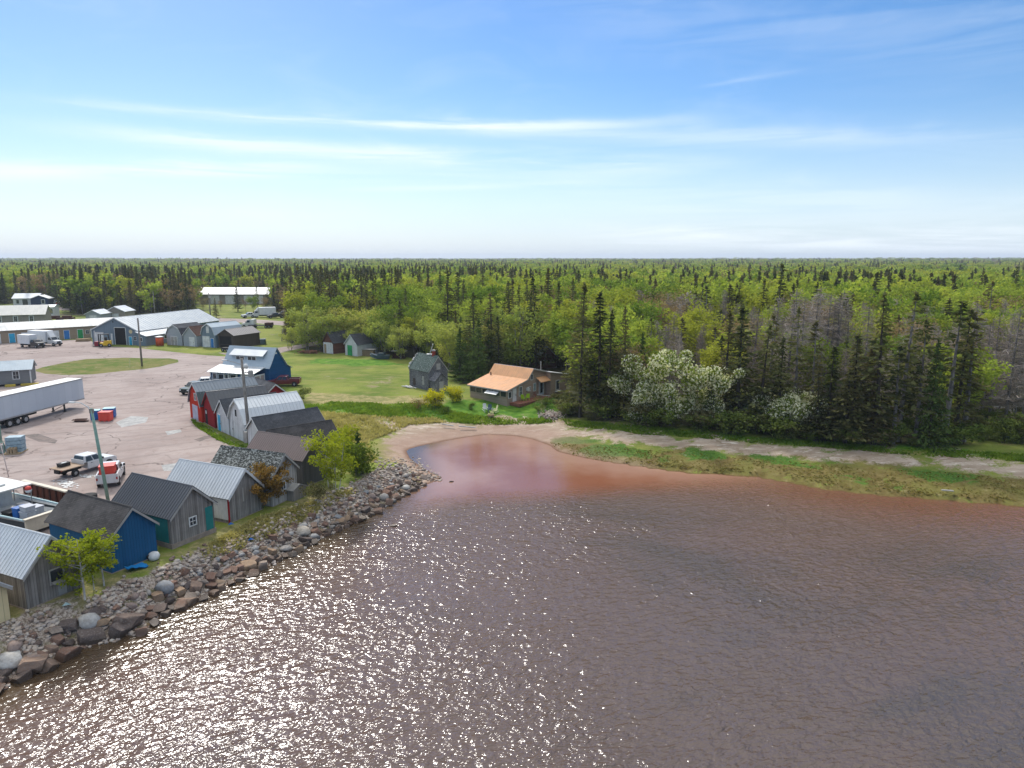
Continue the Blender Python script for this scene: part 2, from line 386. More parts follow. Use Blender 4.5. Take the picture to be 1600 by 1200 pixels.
OPEN = [Z(x, y, 1.8) for x, y in OPEN_PX] + [(500, 60), (400, -300), (-700, -300), (-700, 150)]
attr('forest', 1 - pdist(GX, GY, OPEN, 1.5))
m, T = newmat('ground'); geo = T.new('ShaderNodeNewGeometry').outputs['Position']
def A(nm): return T.new('ShaderNodeAttribute', attribute_name=nm).outputs['Fac']
nA = T.noise(geo, 0.12, 5, 0.6); nB = T.noise(geo, 0.9, 5, 0.65); nC = T.noise(geo, 5.0, 4, 0.7); nD = T.noise(geo, 0.35, 6, 0.7, 0.5)
streaks = T.noise(T.scale(geo, (0.25, 1.1, 1), (0, 0, R(-12))), 1.0, 5, 0.65)
edge = T.math('SUBTRACT', T.math('ADD', T.math('MULTIPLY', nD, 1.0), T.math('MULTIPLY', nC, 0.35)), 0.68)
edge = T.math('ADD', edge, T.math('MULTIPLY', T.math('SUBTRACT', T.noise(geo, 0.17, 3), 0.5), 0.7))
def F(nm, lo=0.35, hi=0.65, amt=1.6):
    a = A(nm); e = T.math('MULTIPLY', edge, amt)
    return T.maprange(T.math('ADD', a, e), lo, hi)
lawn = T.mix(T.maprange(nA, 0.35, 0.65), (0.11, 0.165, 0.022), (0.235, 0.265, 0.05))
lawn = T.mix(T.math('MULTIPLY', T.maprange(streaks, 0.45, 0.7), 0.7), lawn, (0.30, 0.25, 0.09))
lawn = T.mix(T.math('MULTIPLY', T.maprange(nC, 0.45, 0.7), 0.5), lawn, (0.07, 0.105, 0.018))
brt = T.mix(T.maprange(nB, 0.35, 0.65), (0.055, 0.15, 0.012), (0.13, 0.24, 0.025))
dryc = T.mix(T.maprange(nB, 0.3, 0.65), (0.16, 0.17, 0.045), (0.42, 0.34, 0.16))
dryc = T.mix(T.math('MULTIPLY', T.maprange(nC, 0.4, 0.65), 0.6), dryc, (0.14, 0.15, 0.05))
sand = T.mix(T.maprange(streaks, 0.35, 0.68), (0.33, 0.25, 0.18), (0.50, 0.40, 0.31))
sand = T.mix(T.math('MULTIPLY', T.maprange(nD, 0.52, 0.66), 0.55), sand, (0.23, 0.15, 0.09))
sand = T.mix(T.math('MULTIPLY', T.maprange(T.noise(T.scale(geo, (0.5, 2.4, 1)), 1.0, 6, 0.75), 0.56, 0.62), 0.8), sand, (0.72, 0.64, 0.54))
marsh = T.mix(T.maprange(nB, 0.35, 0.68), (0.13, 0.095, 0.03), (0.21, 0.165, 0.06))
marsh = T.mix(T.math('MULTIPLY', T.maprange(nD, 0.42, 0.62), 0.75), marsh, (0.17, 0.165, 0.04))
marsh = T.mix(T.math('MULTIPLY', T.maprange(nB, 0.60, 0.68), 0.4), marsh, (0.36, 0.30, 0.15))
lushc = T.mix(T.maprange(nC, .35, .65), (0.035, 0.10, 0.012), (0.11, 0.19, 0.03))
grav = T.mix(T.maprange(T.noise(geo, 7.0, 3, 0.8), 0.35, 0.65), (0.16, 0.12, 0.09), (0.52, 0.44, 0.37))
grav = T.mix(T.math('MULTIPLY', T.maprange(nB, 0.5, 0.62), 0.8), grav, (0.15, 0.14, 0.05))
duff = T.mix(nB, (0.03, 0.032, 0.014), (0.075, 0.075, 0.03))
c = T.mix(F('dry'), lawn, dryc)
c = T.mix(F('bright'), c, brt); c = T.mix(F('forest', 0.3, 0.7), c, duff); c = T.mix(F('sand', .35, .65, 2.8), c, sand)
c = T.mix(F('marsh', .35, .65, 2.4), c, marsh); c = T.mix(F('lush', 0.40, 0.60, 1.8), c, lushc)
c = T.mix(F('rip', 0.3, 0.6), c, grav)
sz = T.new('ShaderNodeSeparateXYZ', {0: geo}).outputs[2]
c = T.mix(T.math('MULTIPLY', T.maprange(sz, 0.75, 0.25), T.math('MULTIPLY', A('sand'), 0.8)), c, T.mix(nB, (0.30, 0.19, 0.14), (0.40, 0.28, 0.22)))
c = T.mix(T.maprange(sz, 0.10, -0.04), c, T.mix(nB, (0.10, 0.045, 0.022), (0.17, 0.075, 0.038)))
hb = T.math('ADD', T.math('MULTIPLY', nC, 0.6), nB)
finish(T, c, 0.95, hb, 0.7, 0.25, spec=0.12); gm.materials.append(m)

# ---- water
wm, T = newmat('bay_water'); geo = T.new('ShaderNodeNewGeometry').outputs['Position']
wx = np.arange(-130, 160.1, 2.0); wy = np.arange(-60, 110.1, 2.0)
wx = np.concatenate([[-900, -500, -300, -200], wx, [200, 300, 500, 900]]); wy = np.concatenate([[-880, -500, -250, -120], wy])
WXg, WYg = np.meshgrid(wx, wy); sdw, _ = sdist(WXg, WYg)
ii = np.arange(WXg.size).reshape(WXg.shape)
wf = np.stack([ii[:-1, :-1].ravel(), ii[:-1, 1:].ravel(), ii[1:, 1:].ravel(), ii[1:, :-1].ravel()], 1)
wmesh = bpy.data.meshes.new('water'); wmesh.from_pydata(np.stack([WXg.ravel(), WYg.ravel(), WXg.ravel() * 0], 1).tolist(), [], wf.tolist())
a = wmesh.attributes.new('depth', 'FLOAT', 'POINT'); a.data.foreach_set('value', (-sdw).ravel())
CALM = [Z(x, y, 0) for x, y in [(600, 660), (900, 660), (1020, 700), (1180, 735), (1150, 748), (1000, 765), (880, 778), (760, 780), (650, 786), (620, 760)]]
a = wmesh.attributes.new('calm', 'FLOAT', 'POINT'); a.data.foreach_set('value', pdist(WXg, WYg, CALM, 5.0).ravel())
water = bpy.data.objects.new('water', wmesh); COL.objects.link(water); tag(water, kind='structure')
dep = T.new('ShaderNodeAttribute', attribute_name='depth').outputs['Fac']; calm = T.new('ShaderNodeAttribute', attribute_name='calm').outputs['Fac']
big = T.noise(T.scale(geo, (0.035, 0.06, 1), (0, 0, R(35))), 1.0, 4, 0.6, 0.6)
wcol = T.mix(T.maprange(dep, 8, 36), (0.125, 0.080, 0.063), (0.100, 0.071, 0.058))
wcol = T.mix(T.math('MULTIPLY', T.maprange(dep, 11, 1), T.maprange(T.new('ShaderNodeSeparateXYZ', {0: geo}).outputs[0], 0, 12)), wcol, (0.165, 0.076, 0.048))
wcol = T.mix(T.math('MULTIPLY', T.maprange(calm, 0.2, 0.9), 0.7), wcol, (0.28, 0.095, 0.042))
wcol = T.mix(T.math('MULTIPLY', T.maprange(T.math('ADD', dep, T.math('MULTIPLY', T.math('SUBTRACT', T.noise(geo, 0.25, 4), 0.5), 7.0)), 8.0, 0.0), T.math('MULTIPLY', calm, 0.85)), wcol, (0.38, 0.23, 0.17))
wcol = T.mix(T.math('MULTIPLY', T.math('MULTIPLY', T.maprange(big, 0.47, 0.66), T.maprange(dep, 8, 18)), 0.5), wcol, (0.045, 0.044, 0.038))
wcol = T.mix(T.math('MULTIPLY', T.maprange(dep, 4.5, 0.5), T.maprange(T.new('ShaderNodeSeparateXYZ', {0: geo}).outputs[0], -6, -12)), wcol, (0.075, 0.048, 0.026))  # shadow and reflection of the bank rocks put into the water colour
chop = T.math('SUBTRACT', 1.0, T.math('MULTIPLY', T.maprange(calm, 0.15, 0.85), 0.93))
chop = T.math('MULTIPLY', chop, T.math('MULTIPLY', T.maprange(dep, -0.5, 5, 0.35, 1.0), T.maprange(T.noise(geo, 0.05, 3), 0.3, 0.7, 0.65, 1.2)))
dist = T.new('ShaderNodeVectorMath', {0: geo}, operation='ADD')
warp = T.new('ShaderNodeVectorMath', {0: geo, 1: T.new('ShaderNodeVectorMath', {0: T.new('ShaderNodeTexNoise', {'Vector': geo, 'Scale': 0.045, 'Detail': 2}).outputs['Color'], 'Scale': 6.0}, operation='SCALE').outputs[0]}, operation='ADD').outputs[0]
def turned(v, deg, sc): return T.scale(T.scale(v, (1, 1, 1), (0, 0, R(-deg))), sc)
wv1 = T.noise(turned(warp, 36, (0.85, 1.55, 1)), 1.0, 1.5, 0.5, 0.5)
wv2 = T.noise(turned(warp, 20, (2.1, 3.3, 1)), 1.0, 1, 0.5, 0.4)
wv3 = T.noise(turned(geo, 40, (6.0, 10, 1)), 1.0, 0.6, 0.5, 0.4)
H = T.math('ADD', T.math('MULTIPLY', wv1, 0.21), T.math('ADD', T.math('MULTIPLY', wv2, 0.15), T.math('MULTIPLY', wv3, 0.034)))
H = T.math('MULTIPLY', H, chop)
bmp = T.new('ShaderNodeBump', {'Height': H, 'Strength': 1.0, 'Distance': 1.0})
p = T.new('ShaderNodeBsdfPrincipled', {'Base Color': wcol, 'Roughness': 0.165, 'IOR': 1.33, 'Specular IOR Level': 0.9})
T.l.new(bmp.outputs[0], p.inputs['Normal'])
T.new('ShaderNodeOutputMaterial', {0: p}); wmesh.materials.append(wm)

# ---- paved yard, road, island: thin sheets, 4 mm apart
def sheet(name, pxs, dz, mat, z=1.8):
    pts = [Z(x, y, z) for x, y in pxs]
    import bmesh
    bm = bmesh.new(); vs = [bm.verts.new((x, y, z + dz)) for x, y in pts]; bm.faces.new(vs)
    bmesh.ops.triangulate(bm, faces=bm.faces[:]); bmesh.ops.recalc_face_normals(bm, faces=bm.faces[:])
    if sum(f.normal.z for f in bm.faces) < 0: bmesh.ops.reverse_faces(bm, faces=bm.faces[:])
    me = bpy.data.meshes.new(name); bm.to_mesh(me); bm.free(); me.materials.append(mat)
    o = bpy.data.objects.new(name, me); COL.objects.link(o); tag(o, kind='structure'); return o
am, T = newmat('yard_asphalt'); geo = T.new('ShaderNodeNewGeometry').outputs['Position']
n1 = T.noise(geo, 0.10, 6, 0.65, 0.6); n2 = T.noise(geo, 1.2, 5, 0.7); n3 = T.noise(geo, 14, 2, 0.7)
c = T.mix(T.maprange(n1, 0.3, 0.7), (0.30, 0.235, 0.21), (0.41, 0.338, 0.305))
c = T.mix(T.math('MULTIPLY', T.maprange(n2, 0.5, 0.72), 0.5), c, (0.24, 0.155, 0.125))
c = T.mix(T.math('MULTIPLY', T.maprange(T.noise(geo, 0.3, 5, 0.7, 1.5), 0.58, 0.66), 0.45), c, (0.17, 0.125, 0.11))
trk = T.new('ShaderNodeTexWave', {'Vector': T.scale(geo, (0.10, 0.10, 1), (0, 0, R(58))), 'Scale': 1.0, 'Distortion': 6.0, 'Detail': 3.0, 'Detail Scale': 0.6}).outputs['Fac']
c = T.mix(T.math('MULTIPLY', T.maprange(trk, 0.82, 0.98), 0.28), c, (0.19, 0.15, 0.135))
c = T.mix(T.math('MULTIPLY', T.maprange(T.noise(T.scale(geo, (0.06, 0.5, 1), (0, 0, R(20))), 1.0, 4, 0.6), 0.5, 0.68), 0.35), c, (0.22, 0.19, 0.18))
c = T.mix(T.math('MULTIPLY', n3, 0.3), c, (0.2, 0.15, 0.13))
wp = T.new('ShaderNodeVectorMath', {0: geo, 1: T.new('ShaderNodeVectorMath', {0: T.new('ShaderNodeTexNoise', {'Vector': geo, 'Scale': 0.4, 'Detail': 4}).outputs['Color'], 'Scale': 4.0}, operation='SCALE').outputs[0]}, operation='ADD').outputs[0]
vor = T.new('ShaderNodeTexVoronoi', {'Vector': wp, 'Scale': 0.085}, feature='DISTANCE_TO_EDGE').outputs['Distance']
crk = T.math('MULTIPLY', T.maprange(vor, 0.012, 0.004), T.maprange(T.noise(geo, 0.15, 3), 0.42, 0.55))
c = T.mix(T.math('MULTIPLY', crk, 0.75), c, (0.09, 0.065, 0.055))
finish(T, c, 0.9, n3, 0.3, 0.02, spec=0.25)
pm, T = newmat('patched_asphalt'); geo = T.new('ShaderNodeNewGeometry').outputs['Position']
n2 = T.noise(geo, 1.5, 5, 0.7)
finish(T, T.mix(T.maprange(n2, 0.35, 0.65), (0.26, 0.26, 0.25), (0.42, 0.41, 0.39)), 0.85, n2, 0.2, 0.02)
km, T = newmat('dark_patch'); geo = T.new('ShaderNodeNewGeometry').outputs['Position']
n2 = T.noise(geo, 1.5, 5, 0.7)
finish(T, T.mix(T.maprange(n2, 0.35, 0.65), (0.10, 0.085, 0.075), (0.2, 0.15, 0.13)), 0.85, n2, 0.2, 0.02)
gmat, T = newmat('island_grass'); geo = T.new('ShaderNodeNewGeometry').outputs['Position']
n1 = T.noise(geo, 0.3, 5, 0.7); n2 = T.noise(geo, 4, 4, 0.7)
c = T.mix(T.maprange(n1, 0.38, 0.62), (0.10, 0.15, 0.02), (0.23, 0.2, 0.07)); c = T.mix(T.math('MULTIPLY', n2, 0.5), c, (0.07, 0.09, 0.02))
c = T.mix(T.maprange(T.noise(geo, 0.6, 4, 0.7, 1.0), 0.62, 0.68), c, (0.3, 0.24, 0.17))
finish(T, c, 0.95, n2, 0.6, 0.1, spec=0.1)
YARD = [(-700, 560), (-300, 538), (0, 534), (60, 533), (140, 530), (150, 540), (215, 544), (262, 549), (320, 555), (365, 558), (395, 556), (430, 555), (448, 566), (440, 571), (424, 574), (400, 580),
        (345, 600), (300, 612), (297, 640), (312, 660), (345, 680), (385, 700), (392, 706), (330, 735), (270, 765), (180, 820), (120, 850), (60, 880), (0, 905), (-700, 1100)]
sheet('paved_yard', YARD, 0.004, am)
sheet('road', [(340, 551), (367, 552), (460, 540), (500, 532), (560, 520), (560, 524), (500, 538), (462, 546), (413, 557), (365, 558)], 0.008, am)
sheet('far_road', [(325, 498), (345, 497), (400, 499), (470, 504), (600, 503), (600, 510), (470, 511), (400, 505), (345, 503), (325, 503)], 0.004, am)
sheet('driveway', [(86, 484), (104, 474), (122, 474), (118, 486)], 0.004, am)
sheet('grass_island', [(52, 579), (66, 574), (85, 570), (110, 565), (135, 561), (165, 560), (195, 559), (240, 560), (265, 560), (278, 562), (279, 566), (265, 569), (250, 573), (222, 577), (190, 580), (145, 585), (100, 586), (70, 584)], 0.010, gmat)
sheet('pavement_patch', [(252, 727), (300, 720), (290, 735), (256, 736)], 0.008, pm)
sheet('pavement_patch', [(181, 660), (205, 650), (232, 652), (228, 660), (190, 668)], 0.008, pm)
sheet('pavement_patch', [(258, 674), (282, 671), (284, 675), (262, 680)], 0.008, pm)
sheet('asphalt_repair', [(35, 680), (60, 678), (90, 688), (86, 693), (60, 690)], 0.008, km)
sheet('asphalt_repair', [(4, 674), (30, 676), (26, 679), (8, 677)], 0.008, km)
sheet('asphalt_repair', [(303, 687), (318, 682), (345, 680), (345, 682), (322, 686), (312, 690)], 0.008, km)
# ================================================================== TREES
def leafquads(C, s, up=0.5, rng=None, tdir=None, asp=0.6):
    """diamond-shaped leaf clumps at centres C (n,3), size s; returns verts (4n,3)"""
    n = len(C); N = rng.normal(size=(n, 3)); N[:, 2] += up * 2; N /= np.linalg.norm(N, axis=1)[:, None] + 1e-9
    t = rng.normal(size=(n, 3)) if tdir is None else tdir + 0.25 * rng.normal(size=(n, 3))
    t -= N * (t * N).sum(1)[:, None]; t /= np.linalg.norm(t, axis=1)[:, None] + 1e-9
    b = np.cross(N, t); s = np.asarray(s).reshape(-1, 1) * np.ones((n, 1))
    bend = N * s * 0.25
    V = np.stack([C - t * s, C - b * s * asp - bend, C + t * s, C + b * s * asp - bend], 1)
    return V.reshape(-1, 3)
def crownmesh(name, V, mat):
    n = len(V) // 4
    me = bpy.data.meshes.new(name); me.vertices.add(4 * n); me.vertices.foreach_set('co', V.ravel())
    me.loops.add(4 * n); me.loops.foreach_set('vertex_index', np.arange(4 * n)); me.polygons.add(n)
    me.polygons.foreach_set('loop_start', np.arange(n) * 4); me.polygons.foreach_set('loop_total', np.full(n, 4))
    me.materials.append(mat); me.update(); me.validate(); return me
SPR = foliage('spruce_needles', (0.050, 0.066, 0.026), (0.19, 0.195, 0.07), 0.35, 0.45, 0.7, (0.17, 0.135, 0.065))
SPG = foliage('fresh_spruce_needles', (0.045, 0.08, 0.022), (0.15, 0.21, 0.055), 0.2, 0.5, 0.4)
BRD = foliage('spring_leaves', (0.15, 0.235, 0.035), (0.42, 0.49, 0.085), 0.5, 0.4, 1.3, (0.42, 0.42, 0.06))
WIL = foliage('willow_leaves', (0.24, 0.31, 0.06), (0.50, 0.54, 0.15), 0.5, 0.35, 0.7, (0.50, 0.46, 0.14))
RED = foliage('budding_twigs', (0.22, 0.15, 0.09), (0.42, 0.30, 0.15), 0.3, 0.5, 0.7, (0.27, 0.24, 0.09))
GRY = foliage('grey_dead_twigs', (0.27, 0.225, 0.205), (0.50, 0.43, 0.39), 0.2, 0.6, 0.6, (0.24, 0.185, 0.15))
BLO = foliage('blossom', (0.66, 0.66, 0.44), (0.90, 0.88, 0.72), 0.4, 1.1, 0.1)
YEL = foliage('yellow_blossom', (0.42, 0.42, 0.02), (0.80, 0.70, 0.03), 0.3, 0.8, 0.1)
LIM = foliage('lime_leaves', (0.20, 0.27, 0.015), (0.50, 0.52, 0.045), 0.45, 0.9, 0.3)
ORG = foliage('rusty_leaves', (0.13, 0.10, 0.03), (0.40, 0.22, 0.06), 0.35, 0.8, 0.1)
SHR = foliage('shrub_leaves', (0.09, 0.14, 0.028), (0.27, 0.31, 0.07), 0.25, 0.5, 0.6, (0.14, 0.11, 0.065))
BKD = bark('dark_bark', (0.035, 0.028, 0.022), (0.10, 0.085, 0.07))
BKG = bark('grey_bark', (0.12, 0.105, 0.095), (0.30, 0.27, 0.25))
BKW = bark('white_birch_bark', (0.35, 0.32, 0.28), (0.68, 0.65, 0.60))

def spruce_data(h, r, seed, dens=1.0, base=0.08, fol=1.0, power=0.85, size=0.34, bare=0.0):
    rng = np.random.default_rng(seed); C = []; TD = []; tb = MB()
    lean = rng.normal(size=2) * 0.012 * h
    tb.tube([(0, 0, -0.3), (lean[0] * .3, lean[1] * .3, h * .45), (lean[0], lean[1], h)], [0.013 * h, 0.0085 * h, 0.012], 6)
    z = h * base; side = rng.uniform(0, 6.28)
    while z < h * 0.985:
        k = z / h; rr = r * (1 - k) ** power * (0.75 + 0.4 * rng.random()) + 0.12
        nb = max(3, int((4.5 + 4.5 * (1 - k)) * dens))
        for _ in range(nb):
            th = rng.uniform(0, 2 * math.pi); L = rr * (0.55 + 0.55 * rng.random()) * (1 + 0.22 * math.cos(th - side))
            if rng.random() < bare: continue
            n = max(2, int(L / (size * 0.85) * fol)); q = (np.arange(n) + 0.6 + rng.random(n) * 0.5) / (n + 0.4)
            q = q[q > (0.25 if L > 1.2 else 0.0)]; droop = -0.30 * q + 0.22 * q * q
            d = np.array([math.cos(th), math.sin(th)])
            P = np.stack([lean[0] * k + d[0] * L * q, lean[1] * k + d[1] * L * q, z + L * droop + rng.normal(size=len(q)) * 0.06], 1)
            w = (L * 0.20 * (1.15 - q))[:, None] * rng.normal(size=(len(q), 1)); P[:, 0:1] += -d[1] * w; P[:, 1:2] += d[0] * w
            C.append(P); TD.append(np.tile([d[0], d[1], -0.25], (len(P), 1)))
            if L > 1.5 and rng.random() < 0.25: tb.tube([(lean[0] * k, lean[1] * k, z), (lean[0] * k + d[0] * L * .8, lean[1] * k + d[1] * L * .8, z - L * 0.12)], [0.035, 0.012], 3, False)
        z += (0.32 + 0.12 * rng.random()) * (h / 14) ** 0.5
    tip = np.stack([np.full(6, lean[0]), np.full(6, lean[1]), h - np.arange(6) * 0.13], 1)
    C = np.concatenate(C + [tip]); TD = np.concatenate(TD + [np.tile([0., 0., 1.], (6, 1))])
    return tb, leafquads(C, size * rng.uniform(0.7, 1.25, len(C)), 0.55, rng, TD, 0.42)
def broad_data(h, r, seed, n=2200, leaf=0.19, base=0.3, lobes=26, trunk=0.012, multi=1, twigs=True, squash=0.85, droop=0.0, fill=0.35, cl=None):
    """rounded tree: trunk, forking limbs, leaf clumps round the limb ends"""
    rng = np.random.default_rng(seed); tb = MB(); ends = []
    for m_ in range(multi):
        ox, oy = (0, 0) if multi == 1 else rng.normal(size=2) * 0.25
        lx, ly = rng.normal(size=2) * (0.03 if multi == 1 else 0.12) * h
        top = (ox + lx, oy + ly, h * 0.86)
        tb.tube([(ox, oy, -0.2), (ox + lx * .25, oy + ly * .25, h * base), (ox + lx * .7, oy + ly * .7, h * .62), top], [trunk * h, trunk * h * .8, trunk * h * .45, 0.02], 6)
        for _ in range(int(lobes / multi)):
            k = base + (0.9 - base) * rng.random() ** 0.8; th = rng.uniform(0, 2 * math.pi)
            prof = math.sin(math.pi * min(1, max(0.08, (k - base * 0.75) / (1.12 - base * 0.75)))) ** 0.6
            L = r * prof * (0.45 + 0.6 * rng.random())
            p0 = Vector((ox + lx * k, oy + ly * k, h * k * 0.85)); p1 = p0 + Vector((math.cos(th) * L, math.sin(th) * L, L * (0.55 - droop) + h * 0.06 * rng.random()))
            p1.z = min(p1.z, h * 0.93)
            pm_ = (p0 + p1) / 2 + Vector((0, 0, -L * 0.08))
            tb.tube([p0, pm_, p1], [trunk * h * .32, trunk * h * .2, 0.012], 4, False); ends.append(p1)
            ends.append(p0.lerp(p1, 0.6))
    E = np.array([tuple(e) for e in ends]); rc = (cl if cl else r * 0.34)
    pick = rng.integers(0, len(E), n); sz = rng.uniform(0.6, 1.15, len(E))[pick][:, None]
    D = rng.normal(size=(n, 3)); D /= np.linalg.norm(D, axis=1)[:, None]
    rad = rng.random((n, 1)) ** fill * rc * sz
    P = E[pick] + D * rad * np.array([1.1, 1.1, squash]); P[:, 2] -= droop * rad[:, 0] * rng.random(n) * 1.5
    P[:, 2] = np.maximum(P[:, 2], 0.15)
    return tb, leafquads(P, leaf * rng.uniform(0.6, 1.3, n), 0.25, rng, None, 0.7)
def dead_data(h, r, seed, dens=1.0, conic=True, leafn=0.0):
    """standing grey dead conifer or leafless tree: trunk and a mass of fine twigs"""
    rng = np.random.default_rng(seed); tb = MB(); C = []; TD = []
    lean = rng.normal(size=2) * 0.03 * h
    tb.tube([(0, 0, -0.3), (lean[0] * .4, lean[1] * .4, h * .5), (lean[0], lean[1], h)], [0.011 * h, 0.0075 * h, 0.015], 5)
    z = h * 0.16
    while z < h * 0.97:
        k = z / h; rr = (r * (1 - k) ** 0.6) if conic else r * math.sin(math.pi * (0.12 + 0.8 * k))
        for _ in range(int(5 * dens)):
            th = rng.uniform(0, 6.28); L = rr * (0.4 + 0.7 * rng.random()); d = (math.cos(th), math.sin(th)); up = (rng.uniform(-0.35, 0.1) if conic else rng.uniform(0.3, 0.9))
            p0 = (lean[0] * k, lean[1] * k, z); p1 = (p0[0] + d[0] * L, p0[1] + d[1] * L, z + L * up)
            tb.tube([p0, p1], [0.03, 0.008], 3, False)
            m_ = int(L * 7) + 2; q = rng.uniform(0.15, 1, m_)[:, None]
            P = np.array(p0) * (1 - q) + np.array(p1) * q + rng.normal(size=(m_, 3)) * 0.16
            C.append(P); TD.append(np.array([d[0], d[1], up]) + rng.normal(size=(m_, 3)) * 0.8)
        z += 0.42 * (h / 12) ** 0.5
    C = np.concatenate(C); TD = np.concatenate(TD); n = len(C)
    V = leafquads(C, rng.uniform(0.16, 0.42, n), 0.1, rng, TD, 0.085)
    return tb, V
PROTO = {}
def reg(kind, data, leafm, barkm):
    tb, V = data; i = len(PROTO.setdefault(kind, []))
    PROTO[kind].append((tb.mesh('trunk', barkm), crownmesh('crown', V, leafm)))
for i in range(6): reg('spruce', spruce_data(15 + i % 3, 2.5 + 0.4 * (i % 4), 10 + i, 0.95, base=0.10 + 0.03 * (i % 3)), SPR, BKD)
for i in range(4): reg('sparse', spruce_data(15, 2.3 + 0.3 * (i % 2), 30 + i, 0.7, base=0.22 + 0.07 * i, bare=0.25, power=0.6, fol=0.95), SPR, BKG)
for i in range(3): reg('fat', spruce_data(14, 4.0, 50 + i, 1.25, base=0.05, size=0.38), SPG, BKD)
for i in range(6): reg('broad', broad_data(12, 3.3 + 0.4 * (i % 3), 70 + i, n=3000, leaf=0.20), BRD, BKG)
for i in range(5): reg('willow', broad_data(9, 3.4 + 0.4 * (i % 2), 90 + i, n=2800, leaf=0.17, base=0.12, multi=3, droop=0.15, trunk=0.010), WIL, BKG)
for i in range(4): reg('red', broad_data(12, 3.4, 110 + i, n=1900, leaf=0.13, base=0.3, lobes=34, cl=1.5), RED, BKG)
for i in range(5): reg('dead', dead_data(13, 2.6, 130 + i, 1.0), GRY, BKG)
for i in range(3): reg('shrub', broad_data(2.6, 1.9, 150 + i, n=800, leaf=0.14, base=0.05, multi=3, lobes=18, trunk=0.012), SHR, BKD)
# light copies for the far wood
PROTL = {}
def regl(kind, data, leafm, barkm):
    tb, V = data; n0 = len(tb.v); mb = MB(); mb.v = list(tb.v) + [tuple(v) for v in V]; mb.f = list(tb.f) + [(n0 + 4 * i, n0 + 4 * i + 1, n0 + 4 * i + 2, n0 + 4 * i + 3) for i in range(len(V) // 4)]
    me = mb.mesh('far_tree', leafm); me.materials.append(barkm)
    me.polygons.foreach_set('material_index', [1] * len(tb.f) + [0] * (len(V) // 4))
    o = bpy.data.objects.new('far_tree', me); PROTL.setdefault(kind, []).append(o)
for i in range(4): regl('spruce', spruce_data(14, 2.6, 210 + i, 0.8, size=0.55, fol=0.8), SPR, BKD)
for i in range(4): regl('broad', broad_data(12, 4.0, 220 + i, n=520, leaf=0.48, base=0.2, lobes=16), BRD, BKG)
for i in range(3): regl('red', broad_data(12, 3.8, 230 + i, n=460, leaf=0.36, base=0.25, lobes=16), RED, BKG)
for i in range(2): regl('dead', broad_data(12, 3.2, 240 + i, n=380, leaf=0.30, base=0.2, lobes=18), GRY, BKG)

LAB = {'spruce': ('spruce_tree', 'spruce', 'dark green pointed spruce'), 'sparse': ('spruce_tree', 'spruce', 'thin ragged gappy spruce'), 'fat': ('spruce_tree', 'spruce', 'broad full spruce branching to the ground'),
       'broad': ('leafy_tree', 'tree', 'rounded tree in fresh green spring leaf'), 'willow': ('willow_tree', 'tree', 'pale yellow-green bushy willow'), 'red': ('budding_tree', 'tree', 'reddish brown tree coming into bud'),
       'dead': ('dead_tree', 'dead tree', 'grey leafless dead tree'), 'shrub': ('shrub', 'shrub', 'dark green low shrub')}
GRP = {'spruce': 'pointed spruces', 'sparse': 'thin ragged spruces', 'fat': 'broad spruces', 'broad': 'green leafy trees', 'willow': 'pale willows', 'red': 'reddish budding trees', 'dead': 'grey dead trees', 'shrub': 'low shrubs'}
def region(x, y):
    a = math.degrees(math.atan2(x, y)); D = math.hypot(x, y)
    if D > 210: return 'in the distant wood behind the harbour' if a < -10 else ('in the far middle of the wood' if a < 12 else 'deep in the wood on the right')
    if a < -16: return 'beside the road behind the small sheds'
    if a < -4: return 'behind the old shingled house'
    if a < 6: return 'behind the orange-roofed cottage'
    if a < 20: return 'behind the white blossoming tree'
    return 'in the wood along the right shore'
HT = {'spruce': 15.5, 'sparse': 15, 'fat': 14, 'broad': 12, 'willow': 9, 'red': 12, 'dead': 13, 'shrub': 2.6}
def tree(kind, x, y, h, rz=None, vi=None, label=None, wide=1.0, group=True, name=None, cat=None, z=None):
    rs = random.Random(int(x * 7919 + y * 104729)); v = PROTO[kind]; tm, cm = v[vi % len(v) if vi is not None else rs.randrange(len(v))]
    nm, ct, lb = LAB[kind]; s = h / HT[kind]; w = s * wide
    lab = label or (lb + ' ' + region(x, y))
    rt = thing(name or nm, lab, cat or ct, (x, y, (gz(x, y) if z is None else z) - 0.05), rs.uniform(0, 6.28) if rz is None else rz,
               None if (label and group is True) else (GRP[kind] + ' ' + region(x, y) if group is True else group))
    rt.scale = (w, w, s)
    for n_, me in (('trunk', tm), ('crown', cm)):
        o = bpy.data.objects.new(n_, me); COL.objects.link(o); o.parent = rt
    return rt
# ---- hand-placed trees: foot pixel, row of the top
PLACED = []
def tp(kind, px, yb, yt, label=None, vi=None, wide=1.0, **k):
    p = G(px, yb); PLACED.append((p.x, p.y)); h = hgt(px, yb, yt)
    return tree(kind, p.x, p.y, h, vi=vi, label=label, wide=wide, **k)
tp('spruce', 906, 652, 448, 'tall dark spruce just right of the orange-roofed cottage', 1, 1.15)
tp('spruce', 936, 648, 462, 'tall dark spruce second to the right of the orange-roofed cottage', 4, 1.5)
tp('spruce', 872, 574, 436, None, 0, 1.0); tp('spruce', 838, 580, 424, None, 3, 1.0)
tp('fat', 748, 598, 497, 'broad full spruce standing right of the old shingled house', 0, 1.0)
tp('spruce', 712, 572, 492, None, 2, 1.25); tp('spruce', 690, 566, 508, None, 5, 1.3); tp('fat', 662, 560, 500, None, 1, 0.8)
tp('sparse', 575, 530, 462, None, 0, 1.3); tp('spruce', 565, 533, 470, None, 1, 1.4); tp('spruce', 608, 548, 460, None, 2, 1.3)
tp('willow', 480, 549, 472, 'pale feathery tree beside the brown shed near the road', 0, 0.9); tp('willow', 500, 546, 478, None, 1, 0.8)
